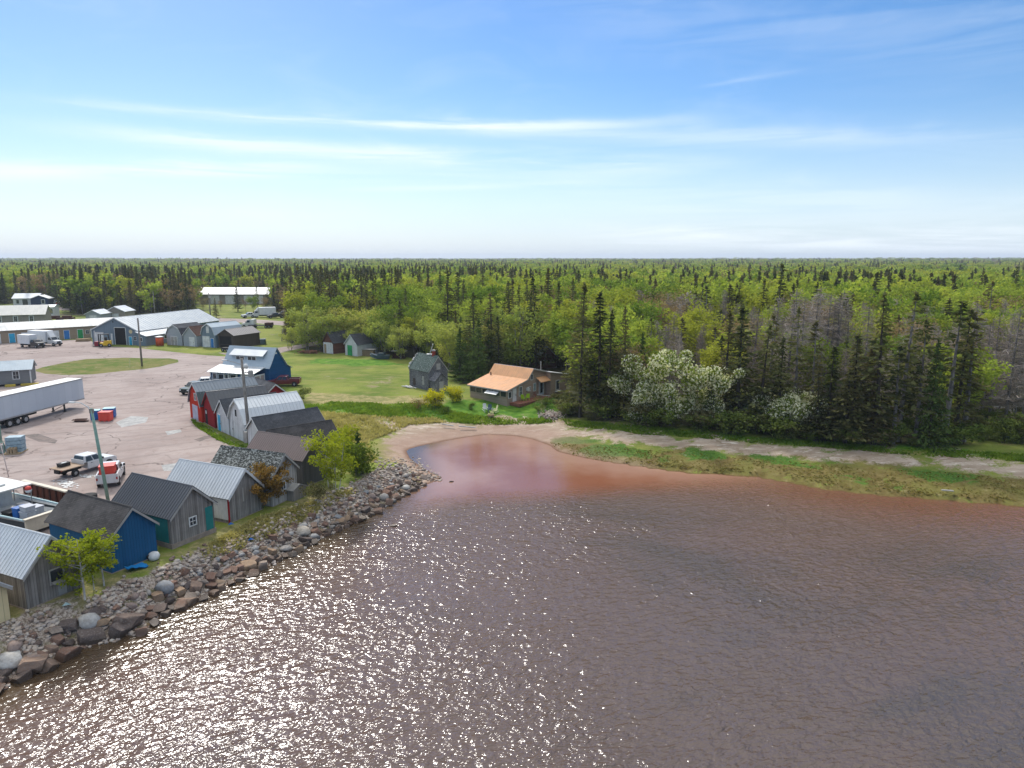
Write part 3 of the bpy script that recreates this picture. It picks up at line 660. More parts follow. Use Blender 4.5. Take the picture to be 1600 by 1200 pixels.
tp('willow', 455, 546, 508, 'small yellow-green tree beside the bend of the road', 2, 1.0); tp('willow', 535, 535, 470, None, 3)
tp('willow', 626, 562, 505, 'yellow-green tree behind the end of the white shed with green door', 4, 1.0); tp('willow', 600, 556, 495, None, 1)
tp('willow', 790, 582, 500, None, 2); tp('willow', 810, 584, 470, None, 0); tp('willow', 866, 573, 488, 'pale birch-like tree behind the cottage beside the tall spruce', 3, 0.55)
tp('spruce', 950, 655, 500, None, 2, 1.2); tp('spruce', 975, 655, 485, None, 1, 1.0); tp('fat', 1110, 668, 585, None, 2, 0.85); tp('fat', 1000, 640, 520, None, 1, 0.8)
tp('spruce', 372, 487, 447, 'dark spruce standing in front of the white-roofed tan building', 1, 1.5); tp('broad', 396, 489, 461, 'brownish leafy tree before the white-roofed tan building', 2); tp('spruce', 403, 482, 446, None, 2, 1.2); tp('red', 412, 488, 462); tp('spruce', 418, 484, 450, None, 3, 1.3); tp('red', 384, 486, 465); tp('fat', 286, 487, 434, None, 0, .9); tp('spruce', 338, 497, 466, None, 1, 1.4)
tp('red', 345, 486, 468); tp('red', 318, 490, 462); tp('willow', 265, 490, 462)
for px, yb, yt, vi, w in [(1150, 668, 470, 0, 1.2), (1130, 662, 500, 2, 1.0), (1185, 672, 500, 3, 1.1), (1215, 672, 530, 1, 1.0), (1290, 688, 545, 4, 1.3), (1275, 690, 590, 5, 1.5), (1330, 692, 515, 0, 1.2), (1365, 694, 480, 2, 1.1),
                        (1350, 692, 540, 3, 1.3), (1320, 694, 580, 1, 1.6), (1490, 690, 500, 5, 1.0)]:
    tp('spruce', px, yb, yt, None, vi, w * 1.35)
for px, yb, yt, vi, w in [(1402, 690, 455, 0, 1.1), (1430, 692, 500, 1, 1.1), (1475, 694, 470, 2, 1.2), (1505, 690, 488, 3, 1.2), (1240, 665, 480, 0, 1.0), (1265, 672, 500, 2, 1.0), (1395, 694, 540, 2, 1.4), (1200, 660, 490, 1, 1.0)]:
    tp('sparse', px, yb, yt, None, vi, w * 1.35)
tp('fat', 1450, 697, 530, 'bright green full spruce at the shore in the right wood', 0, 0.75)
for px, yb, yt, vi in [(1560, 640, 485, 0), (1585, 652, 500, 1), (1610, 640, 490, 2), (1535, 645, 505, 3), (1225, 655, 470, 4), (1320, 640, 480, 0), (1290, 640, 470, 1), (1410, 650, 480, 2), (1345, 650, 475, 3), (1170, 650, 480, 1), (1630, 650, 480, 0), (1245, 645, 462, 2), (1262, 640, 455, 3), (1282, 640, 458, 4), (1305, 640, 462, 0), (1240, 635, 450, 1), (1272, 632, 448, 2), (1298, 632, 452, 3), (1200, 640, 460, 0), (1570, 660, 478, 4), (1597, 665, 470, 0), (1545, 655, 490, 1), (1520, 640, 470, 3)]:
    tp('dead', px, yb, yt, None, vi, 1.35)
rsx = random.Random(5)
for k in range(70):
    px = rsx.uniform(880, 1620); e = np.interp(px, [868, 930, 1000, 1100, 1200, 1300, 1500, 1540, 1620], [645, 655, 662, 671, 682, 692, 697, 690, 690])
    p = G(px, e + rsx.uniform(-5, 3)); tree('shrub', p.x, p.y, rsx.uniform(0.9, 2.8), wide=rsx.uniform(0.9, 1.5))
for k in range(26):
    px = rsx.uniform(1510, 1640); p = G(px, rsx.uniform(640, 690)); tree('shrub', p.x, p.y, rsx.uniform(0.5, 1.3), wide=1.6)
# ---- the wood: jittered rings; nearest stand as single trees, the rest is one far wood
rngF = np.random.default_rng(77)
pts = []; Dr = 82.0; openp = [(x, y) for x, y in OPEN]
while Dr < 5600:
    sp = 3.5 if Dr < 260 else 3.5 + (Dr - 260) * 0.0062
    nA_ = int(Dr * R(92) / sp)
    for a in np.linspace(-46, 46, nA_) + rngF.normal(size=nA_) * (46.0 / nA_):
        rr = Dr + rngF.normal() * sp * 0.6; pts.append((rr * math.sin(R(a)), rr * math.cos(R(a))))
    Dr += sp * (0.95 if Dr < 300 else (1.0 + min(1.6, (Dr - 300) / 900)))
P = np.array(pts); ok = ~inpoly(P[:, 0], P[:, 1], openp)
sdP, _ = sdist(P[:, 0], P[:, 1]); ok &= sdP > 8
P = P[ok]
far_boxes = []
PL = np.array(PLACED)
PL = np.vstack([PL, [(7.5, 104), (9.5, 107), (7, 109), (5, 112), (6, 115), (5, 119), (5.5, 123), (3, 108), (10, 103), (8, 112), (4, 116), (11, 105)]])
keep = np.ones(len(P), bool)
nearm = np.hypot(P[:, 0], P[:, 1]) < 300
for i in np.where(nearm)[0]:
    if (np.hypot(PL[:, 0] - P[i, 0], PL[:, 1] - P[i, 1]) < 2.3).any(): keep[i] = False
keep &= ~((P[:, 0] > 1) & (P[:, 0] < 8.6) & (P[:, 1] > 88) & (P[:, 1] < 122)); P = P[keep]; Dp = np.hypot(P[:, 0], P[:, 1]); Az = np.degrees(np.arctan2(P[:, 0], P[:, 1])); order = np.argsort(Dp); P, Dp, Az = P[order], Dp[order], Az[order]
def sstf(v): return float(sst(v))
def kinds(P, Dp, Az):
    n = len(P); r_ = rngF.random(n); nz = hnoise(P[:, 0], P[:, 1], 22, 4.0); nz2 = hnoise(P[:, 0], P[:, 1], 60, 9.0)
    K = []
    for i in range(n):
        a, D, q, z1, z2 = Az[i], Dp[i], r_[i], nz[i], nz2[i]
        if a > 11 and D < 150:     # right front: thin spruces and grey dead trees
            front = D < 106
            K.append('spruce' if q < (0.22 if front else 0.10) else 'sparse' if q < (0.36 if front else 0.18) else 'dead' if q < (0.86 if front else 0.66) else 'red' if q < 0.84 else 'broad')
        elif a > 3 and D < 200:
            K.append('spruce' if q < 0.16 - 0.1 * z1 else 'dead' if q < 0.30 else 'red' if q < 0.52 + 0.15 * z1 else 'broad')
        elif -8.6 < a < -0.8 and D < 138:
            K.append('fat' if q < 0.2 else 'spruce' if q < 0.55 else 'willow')
        elif a > -15 and D < 185:
            K.append('spruce' if q < 0.14 + 0.16 * (z1 > 0.35) else ('willow' if q < 0.85 else 'broad'))
        elif a > -9 and D < 300:
            K.append('spruce' if q < 0.18 + 0.35 * (z1 > 0.2) else 'broad' if q < 0.9 else 'red')
        elif a < -9 and D < 420:
            K.append('spruce' if q < 0.66 + 0.2 * z1 else 'broad' if q < 0.88 else 'red')
        elif a < 0:
            K.append('spruce' if q < 0.26 + 0.40 * z2 else 'broad' if q < 0.86 else 'red')
        else:
            pz = 0.04 + 0.42 * sstf((z2 - 0.25) * 2.5) + (0.25 * sstf((z1 - 0.3) * 2)) + (0.08 if D > 900 else 0)
            K.append('spruce' if q < pz else 'red' if q < pz + 0.22 + 0.22 * z1 else 'broad')
    return K
KD = kinds(P, Dp, Az)
cap = {'spruce': 235, 'sparse': 40, 'broad': 290, 'willow': 230, 'red': 150, 'dead': 130, 'fat': 30}
cnt = {}; farpts = {k: [] for k in PROTL}
HB = {'spruce': (8, 17), 'sparse': (11, 16), 'broad': (8.5, 15.5), 'willow': (5.5, 10), 'red': (9.5, 14), 'dead': (8, 14), 'fat': (8, 11)}
gzs = height(P[:, 0], P[:, 1]); inside = np.abs(Az) < 37.5
for i, k in enumerate(KD):
    lo, hi = HB[k]; h = rngF.uniform(lo, hi) + 1.2 * hnoise(P[i, 0], P[i, 1], 35, 7.0)
    if k != 'willow' and Dp[i] > 150 and Az[i] > -12: h = min(h + 0.8, 16.5)
    if Dp[i] < 135 and Az[i] > 3: h = min(h, 8.5 + (Dp[i] - 80) * 0.10)
    if cnt.get(k, 0) < cap[k] and inside[i] and Dp[i] < 420:
        cnt[k] = cnt.get(k, 0) + 1; tree(k, float(P[i, 0]), float(P[i, 1]), float(h), wide=float(rngF.uniform(0.9, 1.25) * (1.35 if k in ('spruce', 'sparse') and Dp[i] < 150 else 1)), z=float(gzs[i]))
    else:
        kk = {'sparse': 'spruce', 'fat': 'spruce', 'willow': 'broad'}.get(k, k)
        big_ = 1 + max(0, Dp[i] - 500) / 2600
        farpts[kk].append((P[i, 0], P[i, 1], gzs[i] - 0.3, h / (14.0 if kk == 'spruce' else 12.0), big_))
def far_wood(kind, pts, name, label):
    pts = np.array(pts); me = bpy.data.meshes.new(name); me.from_pydata(pts[:, :3].tolist(), [], []); n = len(pts)
    for nm, arr, ty in (('rz', rngF.uniform(0, 6.28, n), 'FLOAT'), ('pick', rngF.integers(0, len(PROTL[kind]), n), 'INT'), ('sc', pts[:, 3], 'FLOAT'), ('wd', pts[:, 3] * pts[:, 4], 'FLOAT')):
        a_ = me.attributes.new(nm, ty, 'POINT'); a_.data.foreach_set('value', arr)
    ob = bpy.data.objects.new(name, me); COL.objects.link(ob); tag(ob, label, 'wood', kind='stuff')
    cc = bpy.data.collections.new(name + '_sources')
    for q in PROTL[kind]: cc.objects.link(q)
    ng = bpy.data.node_groups.new(name, 'GeometryNodeTree'); ng.interface.new_socket('Geometry', in_out='INPUT', socket_type='NodeSocketGeometry'); ng.interface.new_socket('Geometry', in_out='OUTPUT', socket_type='NodeSocketGeometry')
    N = ng.nodes; L = ng.links; gi = N.new('NodeGroupInput'); go = N.new('NodeGroupOutput')
    ci = N.new('GeometryNodeCollectionInfo'); ci.inputs['Collection'].default_value = cc; ci.inputs['Separate Children'].default_value = True; ci.inputs['Reset Children'].default_value = True
    ip = N.new('GeometryNodeInstanceOnPoints'); ip.inputs['Pick Instance'].default_value = True
    def na(nm, ty='FLOAT'):
        a_ = N.new('GeometryNodeInputNamedAttribute'); a_.data_type = ty; a_.inputs['Name'].default_value = nm; return a_.outputs['Attribute']
    cr = N.new('ShaderNodeCombineXYZ'); L.new(na('rz'), cr.inputs[2]); cs = N.new('ShaderNodeCombineXYZ'); w_ = na('wd'); L.new(w_, cs.inputs[0]); L.new(w_, cs.inputs[1]); L.new(na('sc'), cs.inputs[2])
    L.new(gi.outputs[0], ip.inputs['Points']); L.new(ci.outputs[0], ip.inputs['Instance']); L.new(na('pick', 'INT'), ip.inputs['Instance Index'])
    L.new(cr.outputs[0], ip.inputs['Rotation']); L.new(cs.outputs[0], ip.inputs['Scale']); L.new(ip.outputs[0], go.inputs[0])
    md = ob.modifiers.new('wood', 'NODES'); md.node_group = ng; return ob
far_wood('spruce', farpts['spruce'], 'far_spruce_wood', 'distant dark spruces stretching to the horizon')
far_wood('broad', farpts['broad'], 'far_leafy_wood', 'distant green leafy treetops stretching to the horizon')
far_wood('red', farpts['red'], 'far_budding_wood', 'distant reddish budding treetops among the green ones')
far_wood('dead', farpts['dead'], 'far_grey_wood', 'distant grey leafless trees in the wood on the right')
print('TREES', cnt, {k: len(v) for k, v in farpts.items()})
# ================================================================== BUILDINGS
GB = boards('weathered_boards', (0.12, 0.105, 0.09), (0.36, 0.33, 0.30), 0.17, 0.3)
GB2 = boards('weathered_boards_peeling', (0.13, 0.11, 0.095), (0.50, 0.47, 0.44), 0.16, 0.3, grain=1.5)
BLUE = boards('blue_boards', (0.010, 0.085, 0.19), (0.016, 0.11, 0.24), 0.2, 0.22, grain=0.6)
CREAM = boards('cream_boards', (0.62, 0.50, 0.28), (0.78, 0.66, 0.40), 0.3, 0.2, grain=0.5)
BRGR = boards('dark_grey_boards', (0.085, 0.08, 0.078), (0.13, 0.125, 0.12), 0.2, 0.15, grain=0.5)
WHB = boards('white_boards', (0.48, 0.47, 0.46), (0.74, 0.73, 0.72), 0.2, 0.2, grain=0.9)
WHP = boards('peeling_white_boards', (0.34, 0.32, 0.30), (0.74, 0.73, 0.71), 0.2, 0.25, grain=1.6)
REDB = boards('bright_red_boards', (0.45, 0.03, 0.012), (0.62, 0.05, 0.02), 0.2, 0.15, grain=0.5)
CRIM = boards('crimson_boards', (0.26, 0.015, 0.018), (0.36, 0.022, 0.026), 0.2, 0.15, grain=0.5)
BRNB = boards('brown_shingle_boards', (0.10, 0.04, 0.025), (0.17, 0.07, 0.045), 0.2, 0.15, True, 0.8)
TANB = boards('tan_siding', (0.33, 0.25, 0.17), (0.40, 0.31, 0.22), 0.16, 0.25, True, 0.5)
TAUP = boards('taupe_siding', (0.35, 0.26, 0.195), (0.44, 0.34, 0.265), 0.16, 0.25, True, 0.5)
GREYS = boards('grey_siding', (0.21, 0.21, 0.21), (0.27, 0.27, 0.27), 0.14, 0.25, True, 0.4)
SLATE = boards('slate_blue_siding', (0.16, 0.21, 0.25), (0.22, 0.275, 0.32), 0.3, 0.12, grain=0.4)
PALEG = boards('pale_grey_siding', (0.36, 0.38, 0.40), (0.46, 0.48, 0.50), 0.14, 0.25, True, 0.4)
GREIGE = boards('greige_siding', (0.30, 0.26, 0.22), (0.36, 0.315, 0.27), 0.14, 0.25, True, 0.4)
NAVY = boards('navy_siding', (0.02, 0.04, 0.09), (0.03, 0.055, 0.12), 0.14, 0.25, True, 0.4)
COBB = boards('cobalt_siding', (0.006, 0.075, 0.20), (0.010, 0.10, 0.27), 0.14, 0.25, True, 0.4)
DKBR = boards('dark_brown_siding', (0.075, 0.058, 0.048), (0.105, 0.082, 0.07), 0.3, 0.15, grain=0.4)
OLD = shingle('old_grey_shingles', (0.10, 0.10, 0.11), (0.21, 0.205, 0.21), (0.05, 0.05, 0.05), 2.2, 0.25, (0.33, 0.32, 0.32))
M_LT = metalroof('pale_metal_roof', (0.56, 0.58, 0.59)); M_WT = metalroof('white_metal_roof', (0.60, 0.62, 0.63)); M_DK = metalroof('charcoal_metal_roof', (0.085, 0.088, 0.095))
M_BR = metalroof('brown_metal_roof', (0.20, 0.15, 0.135)); M_BL = metalroof('bluish_metal_roof', (0.36, 0.43, 0.48)); M_GY = metalroof('slate_metal_roof', (0.17, 0.20, 0.23)); M_CR = metalroof('cream_metal_roof', (0.60, 0.58, 0.53))
M_OR = metalroof('orange_metal_roof', (0.66, 0.35, 0.165), 0.5, 0.5)
S_DK = shingle('dark_shingles', (0.050, 0.046, 0.046), (0.085, 0.078, 0.075), (0.03, 0.03, 0.03), 1.6)
S_BK = shingle('slate_shingles', (0.055, 0.058, 0.066), (0.085, 0.09, 0.10), (0.035, 0.035, 0.04), 1.6)
S_OLD = shingle('worn_out_shingles', (0.030, 0.032, 0.030), (0.075, 0.08, 0.07), (0.02, 0.02, 0.02), 2.0, 0.5, (0.30, 0.31, 0.29))
S_GRN = shingle('mossy_green_shingles', (0.045, 0.075, 0.062), (0.09, 0.125, 0.11), (0.03, 0.04, 0.035), 2.0, 0.3, (0.20, 0.23, 0.21))
S_BR = shingle('brown_roof_shingles', (0.10, 0.05, 0.035), (0.15, 0.08, 0.06), (0.05, 0.03, 0.02), 1.6)
WHT = paint('white_trim', (0.74, 0.74, 0.72), 0.5); DRK = paint('dark_interior', (0.012, 0.010, 0.010), 0.9, dirt=0); TRG = paint('grey_trim', (0.42, 0.40, 0.37), 0.7)
CYAN = paint('cyan_paint', (0.02, 0.42, 0.66), 0.5); GRNP = paint('green_paint', (0.02, 0.34, 0.10), 0.5); TEAL = paint('teal_paint', (0.012, 0.20, 0.19), 0.6); BLUP = paint('blue_paint', (0.02, 0.20, 0.55), 0.5)
CONC = paint('concrete', (0.34, 0.27, 0.22), 0.9, 0.3, 0.5, 2.0); LAV = paint('pale_lilac_panel', (0.52, 0.52, 0.62), 0.6); BRK = paint('red_brick', (0.30, 0.05, 0.03), 0.9, 0.3, 0.4, 3)
GL = glassm(); WOODL = boards('raw_boards', (0.30, 0.21, 0.12), (0.46, 0.35, 0.22), 0.15, 0.3); RUST = paint('rusty_brown', (0.085, 0.03, 0.018), 0.9, 0.4, 0.5, 2)

def fpos(face, w, L, u, z, out):
    return {'f': (u, -out, z), 'b': (u, L + out, z), 'l': (-out, u, z), 'r': (w + out, u, z)}[face]
def fbox(mb, face, w, L, u, z, du, dz, t, out):
    """box of thickness t on a wall, u,z = centre, its outer face `out` proud"""
    p = fpos(face, w, L, u, z, out - t / 2)
    mb.box(p, (du, t, dz) if face in 'fb' else (t, du, dz))
def window(root, face, w, L, u, z0, du, dz, trim=None, muntin=True, pane=None, tw=0.08, name='window'):
    trim = trim or WHT; mb = MB(); zc = z0 + dz / 2
    for s in (-1, 1):
        fbox(mb, face, w, L, u + s * (du / 2 + tw / 2), zc, tw, dz + 2 * tw, 0.06, 0.055); fbox(mb, face, w, L, u, zc + s * (dz / 2 + tw / 2), du, tw, 0.06, 0.052)
    if muntin: fbox(mb, face, w, L, u, zc, 0.035, dz, 0.03, 0.040); fbox(mb, face, w, L, u, zc, du, 0.035, 0.03, 0.038)
    f = mb.build(name, trim, root); g = MB(); fbox(g, face, w, L, u, zc, du, dz, 0.02, 0.018); g.build('pane', pane or GL, f); return f
def door(root, face, w, L, u, z0, du, dz, mat, trim=None, name='door', panels=True, handle=True, label=None):
    mb = MB(); fbox(mb, face, w, L, u, z0 + dz / 2, du, dz, 0.05, 0.045)
    if panels:
        for k in (0.27, 0.72): fbox(mb, face, w, L, u, z0 + dz * k, du * 0.62, dz * 0.34, 0.02, 0.062)
    d = mb.build(name, mat, root, label=label)
    if trim is not None:
        t_ = MB(); tw = 0.1
        for s in (-1, 1): fbox(t_, face, w, L, u + s * (du / 2 + tw / 2), z0 + dz / 2, tw, dz, 0.06, 0.066)
        fbox(t_, face, w, L, u, z0 + dz + tw / 2, du + 2 * tw, tw, 0.06, 0.070); t_.build('door_frame', trim, d)
    if handle:
        h = MB(); fbox(h, face, w, L, u + du * 0.36, z0 + dz * 0.48, 0.06, 0.16, 0.05, 0.10); h.build('handle', DRK, d)
    return d
def opening(root, face, w, L, u, z0, du, dz, trim=None):
    mb = MB(); fbox(mb, face, w, L, u, z0 + dz / 2, du, dz, 0.02, 0.015); d = mb.build('doorway', DRK, root)
    if trim is not None:
        t_ = MB()
        for s in (-1, 1): fbox(t_, face, w, L, u + s * (du / 2 + .06), z0 + dz / 2, 0.12, dz + .1, 0.06, 0.066)
        fbox(t_, face, w, L, u, z0 + dz + .11, du, 0.12, 0.06, 0.06); t_.build('door_frame', trim, d)
    return d
def slab(mb, a, b, y0, y1, t, ribs=0.0, rh=0.035, rw=0.04):
    """roof slab whose cross-section runs from a=(x,z) to b=(x,z), between y0 and y1"""
    dx, dz = b[0] - a[0], b[1] - a[1]; l = math.hypot(dx, dz); nx_, nz_ = -dz / l, dx / l
    if nz_ < 0: nx_, nz_ = -nx_, -nz_
    mb.prism([a, b, (b[0] + nx_ * t, b[1] + nz_ * t), (a[0] + nx_ * t, a[1] + nz_ * t)] if dx > 0 else [b, a, (a[0] + nx_ * t, a[1] + nz_ * t), (b[0] + nx_ * t, b[1] + nz_ * t)], y0, y1)
    if ribs:
        n = max(2, int((y1 - y0) / ribs)); q = [(a[0] + nx_ * (t - .001), a[1] + nz_ * (t - .001)), (b[0] + nx_ * (t - .001), b[1] + nz_ * (t - .001))]
        if dx < 0: q = q[::-1]
        pr = [q[0], q[1], (q[1][0] + nx_ * rh, q[1][1] + nz_ * rh), (q[0][0] + nx_ * rh, q[0][1] + nz_ * rh)]
        for i in range(n + 1):
            yy = y0 + rw / 2 + (y1 - y0 - rw) * i / n; mb.prism(pr, yy - rw / 2, yy + rw / 2)
def shed(geo, wall, roof, label, name='fishing_shed', cat='shed', style='gable', trim=TRG, ov=0.22, ribs=0.0, feats=(), group=None, base=True, px=0.5, sides=None, bh=0.0, z=1.8, knee=(0.16, 0.62), split=None):
    """gable or gambrel building: geo = (x, y, heading, width, length, wall height, ridge height); gable front at y=0"""
    x, y, hd, w, L, wh, rh = geo
    rt = thing(name, label, cat, (x, y, z), R(hd), group)
    kx, kz = knee; kzz = wh + (rh - wh) * kz
    if style == 'gable': prof = [(0, wh), (w * px, rh), (w, wh)]
    elif style == 'gambrel': prof = [(0, wh), (w * kx, kzz), (w / 2, rh), (w * (1 - kx), kzz), (w, wh)]
    poly = [(0, -0.5), (w, -0.5)] + prof[::-1]
    MB().prism(poly, 0, L).build('wall', wall, rt)
    rb = MB(); t = 0.07; off = 0.012
    n = len(prof); P2 = [(a, b + off) for a, b in prof]
    d0 = (P2[1][0] - P2[0][0], P2[1][1] - P2[0][1]); l = math.hypot(*d0); P2[0] = (P2[0][0] - d0[0] / l * ov, P2[0][1] - d0[1] / l * ov)
    d0 = (P2[-1][0] - P2[-2][0], P2[-1][1] - P2[-2][1]); l = math.hypot(*d0); P2[-1] = (P2[-1][0] + d0[0] / l * ov, P2[-1][1] + d0[1] / l * ov)
    for i in range(n - 1): slab(rb, P2[i], P2[i + 1], -ov, L + ov, t, ribs)
    rb.tube([(w * px if style == 'gable' else w / 2, -ov - .01, rh + t + .015), (w * px if style == 'gable' else w / 2, L + ov + .01, rh + t + .015)], 0.06, 6)
    rf = rb.build('roof', roof, rt)
    for yy in (-ov - 0.03, L + ov + 0.005):
        fb = MB()
        for i in range(n - 1):
            a, b = P2[i], P2[i + 1]
            fb.prism([(a[0], a[1] - .13), (b[0], b[1] - .13), (b[0], b[1] + t * .8), (a[0], a[1] + t * .8)], yy, yy + 0.025)
        fb.build('fascia', trim, rt)
    if base:
        MB().b6(-0.05, w + 0.05, -0.05, L + 0.05, -0.6, bh if bh else 0.04).build('foundation', CONC, rt)
    for f in feats:
        k = f[0]
        if k == 'win': window(rt, f[1], w, L, *f[2:6], **(f[6] if len(f) > 6 else {}))
        elif k == 'door': door(rt, f[1], w, L, *f[2:6], f[6], **(f[7] if len(f) > 7 else {}))
        elif k == 'open': opening(rt, f[1], w, L, *f[2:6], **(f[6] if len(f) > 6 else {}))
        elif k == 'panel':
            mb = MB(); fbox(mb, f[1], w, L, f[2], f[3] + f[5] / 2, f[4], f[5], 0.03, 0.028); mb.build(f[7] if len(f) > 7 else 'wall_panel', f[6], rt)
    return rt
def corners(rt, w, L, h, mat, t=0.12):
    mb = MB()
    for cx in (0, w):
        for cy in (0, L): mb.box((cx + (-.012 if cx == 0 else .012), cy + (-.012 if cy == 0 else .012), h / 2), (t, t, h))
    mb.build('corner_trim', mat, rt)
# ---- the row of fishing sheds along the bank
GS = 'fishing sheds in a row along the bank'
s1 = shed((-28.02, 38.19, 65.5, 3.3, 6.8, 2.1, 3.85), GB, M_LT, 'weathered grey plank shed with pale metal roof beside the leafing birches', ribs=0.3, trim=TRG, group=GS,
          feats=[('win', 'f', 1.85, 0.95, 0.75, 0.8, dict(muntin=False, trim=TRG)), ('panel', 'f', 2.1, 0.05, 0.5, 0.75, TRG)])
MB().box((1.95, -0.25, 1.02), (1.0, 0.32, 0.05), rx=R(14)).build('window_shelf', TRG, s1)
s0 = shed((-29.48, 34.36, 65.0, 3.0, 6.5, 2.0, 3.3), CREAM, M_LT, 'cream boarded shed cut off by the left edge of the photo', ribs=0.3, group=GS)
s2 = shed((-25.78, 42.97, 61.4, 3.25, 6.7, 2.42, 3.93), BLUE, S_DK, 'deep blue board shed with dark shingle roof behind the birches', group=GS, trim=TRG)
s3 = shed((-23.72, 46.90, 62.0, 3.6, 6.3, 2.34, 4.03), GB, M_DK, 'weathered grey shed with charcoal metal roof and teal painted panels', ribs=0.26, group=GS, bh=0.35,
          feats=[('win', 'f', 1.75, 1.2, 0.5, 0.55), ('panel', 'f', 3.15, 0.38, 0.62, 1.75, TEAL), ('panel', 'l', 2.1, 0.38, 3.6, 1.75, TEAL)])
s4 = shed((-21.64, 51.81, 66.0, 3.4, 6.6, 2.1, 3.8), GB, M_LT, 'grey board shed with ribbed silver metal roof and white side wall', ribs=0.3, group=GS, trim=WHT,
          feats=[('panel', 'l', 2.6, 0.25, 5.0, 1.75, WHT), ('panel', 'f', 1.5, 1.3, 0.09, 1.1, TRG)])
MB().b6(-0.06, 0.03, -0.06, 0.06, 0, 2.0).build('corner_post', CRIM, s4)
s5 = shed((-19.57, 55.51, 67.8, 3.1, 6.4, 2.6, 4.05), GB2, S_OLD, 'peeling whitish shed with mottled black worn shingle roof', group=GS, trim=TRG,
          feats=[('win', 'f', 1.35, 1.1, 0.5, 0.6)])
ln = MB(); ln.prism([(1.7, -0.5), (3.3, -0.5), (3.3, 0.9), (2.5, 1.25), (1.7, 0.9)], -0.75, -0.02); ln.build('lean_to', GB, s5)
MB().prism([(1.62, 0.88), (2.5, 1.26), (2.5, 1.32), (1.62, 0.94)], -0.8, -0.02).prism([(2.5, 1.26), (3.38, 0.88), (3.38, 0.94), (2.5, 1.32)], -0.8, -0.02).build('lean_to_roof', TRG, s5)
s6 = shed((-18.49, 60.48, 63.4, 3.2, 6.6, 2.55, 3.95), BRGR, M_BR, 'plain dark grey shed with ribbed brown metal roof', ribs=0.24, group=GS, trim=BRGR)
s7 = shed((-24.60, 68.20, 311.4, 3.2, 6.4, 2.3, 3.6), DKBR, S_DK, 'low dark shed squeezed between the brown and slate roofs', group=GS, trim=DKBR)
s8 = shed((-28.17, 73.66, 314.5, 3.3, 7.2, 2.26, 3.6), WHB, S_BK, 'white fronted shed with plain dark slate shingle roof beside the lamp pole', group=GS, trim=WHT)
s9 = shed((-32.29, 79.29, 312.1, 4.5, 7.0, 2.2, 4.5), WHP, M_WT, 'tall peeling white barn-roofed shed with white metal roof', style='gambrel', ribs=0.4, group=GS, trim=WHT, knee=(0.2, 0.6),
          feats=[('open', 'f', 2.0, 2.6, 0.45, 0.75), ('panel', 'f', 4.1, 0.0, 0.5, 1.3, TRG), ('door', 'f', 0.7, 0.1, 0.85, 1.9, WHB, dict(trim=None))])
sd = MB(); slab(sd, (4.5, 2.2), (4.62, 0.6), -0.1, 7.1, 0.04, 0.4); sd.build('side_cladding', M_BL, s9)
s10 = shed((-34.99, 82.25, 312.1, 3.7, 6.4, 2.2, 3.85), WHB, S_BK, 'small white shed with bright sky-blue door', group=GS, trim=WHT,
           feats=[('door', 'f', 0.85, 0.0, 0.85, 1.95, CYAN, dict(trim=WHT))])
s11 = shed((-38.03, 85.80, 309.4, 4.0, 6.8, 2.31, 4.1), CRIM, M_DK, 'crimson shed with charcoal metal roof next to the bright red one', ribs=0.4, group=GS, trim=CRIM,
           feats=[('open', 'f', 0.9, 0, 0.9, 1.9), ('panel', 'f', 0.9, 1.3, 0.35, 0.4, WHT)])
s12 = shed((-41.13, 88.85, 312.2, 4.2, 7.4, 2.2, 4.7), REDB, M_GY, 'bright red barn-roofed shed with white trim at the far end of the row', style='gambrel', ribs=0.4, group=GS, trim=WHT, knee=(0.17, 0.6),
           feats=[('panel', 'f', 1.9, 0.05, 1.9, 1.85, LAV, 'garage_door'), ('win', 'f', 2.3, 2.6, 0.6, 0.8)])
sd = MB(); slab(sd, (3.45, 3.72), (4.36, 2.12), -0.25, 7.65, 0.03, 0.0); 
o_ = MB(); o_.v = [(a + 0.06, b, c + 0.06) for a, b, c in sd.v]; o_.f = sd.f; o_.build('lower_roof', metalroof('dark_green_metal', (0.045, 0.065, 0.065)), s12)
s13 = shed((-32.78, 92.41, 40.8, 3.0, 6.6, 2.21, 3.5), CRIM, S_BK, 'crimson gabled shed turned sideways behind the row near the maroon pickup', trim=WHT, feats=[('win', 'f', 1.5, 1.0, 0.6, 0.6)])

# ---- blue store with porch and dormer
st = thing('store', 'cobalt blue shop with white porch roof and dormer beside the paved yard', 'shop', (-48.03, 111.66, 1.8), R(-19.8))
w, L, PD = 9.3, 6.0, 2.6
prof = [(PD, 0), (8.0, 0), (8.0, 2.3), (6.9, 2.9), (5.3, 5.0), (4.6, 5.9), (3.2, 3.7), (PD, 2.9)]
# body: cross-section across depth, long side along x
MB().prism([(p[0], p[1]) for p in prof], 0.3, w, axis='x').build('wall', COBB, st)
rb = MB()
def xslab(mb, a, b, x0, x1, t):
    dy, dz = b[0] - a[0], b[1] - a[1]; l = math.hypot(dy, dz); ny_, nz_ = -dz / l, dy / l
    if nz_ < 0: ny_, nz_ = -ny_, -nz_
    mb.prism([a, b, (b[0] + ny_ * t, b[1] + nz_ * t), (a[0] + ny_ * t, a[1] + nz_ * t)], x0, x1, axis='x')
for a, b in [((PD - .1, 2.85), (3.2, 3.75)), ((3.2, 3.75), (4.6, 5.95)), ((4.6, 5.95), (5.3, 5.03)), ((5.3, 5.03), (6.9, 2.95)), ((6.9, 2.95), (8.25, 2.25))]: xslab(rb, a, b, 0.1, w + 0.2, 0.07)
rb.build('roof', M_BL, st)
pr = MB(); xslab(pr, (-0.35, 2.28), (PD + .15, 3.05), -0.4, 8.6, 0.08)
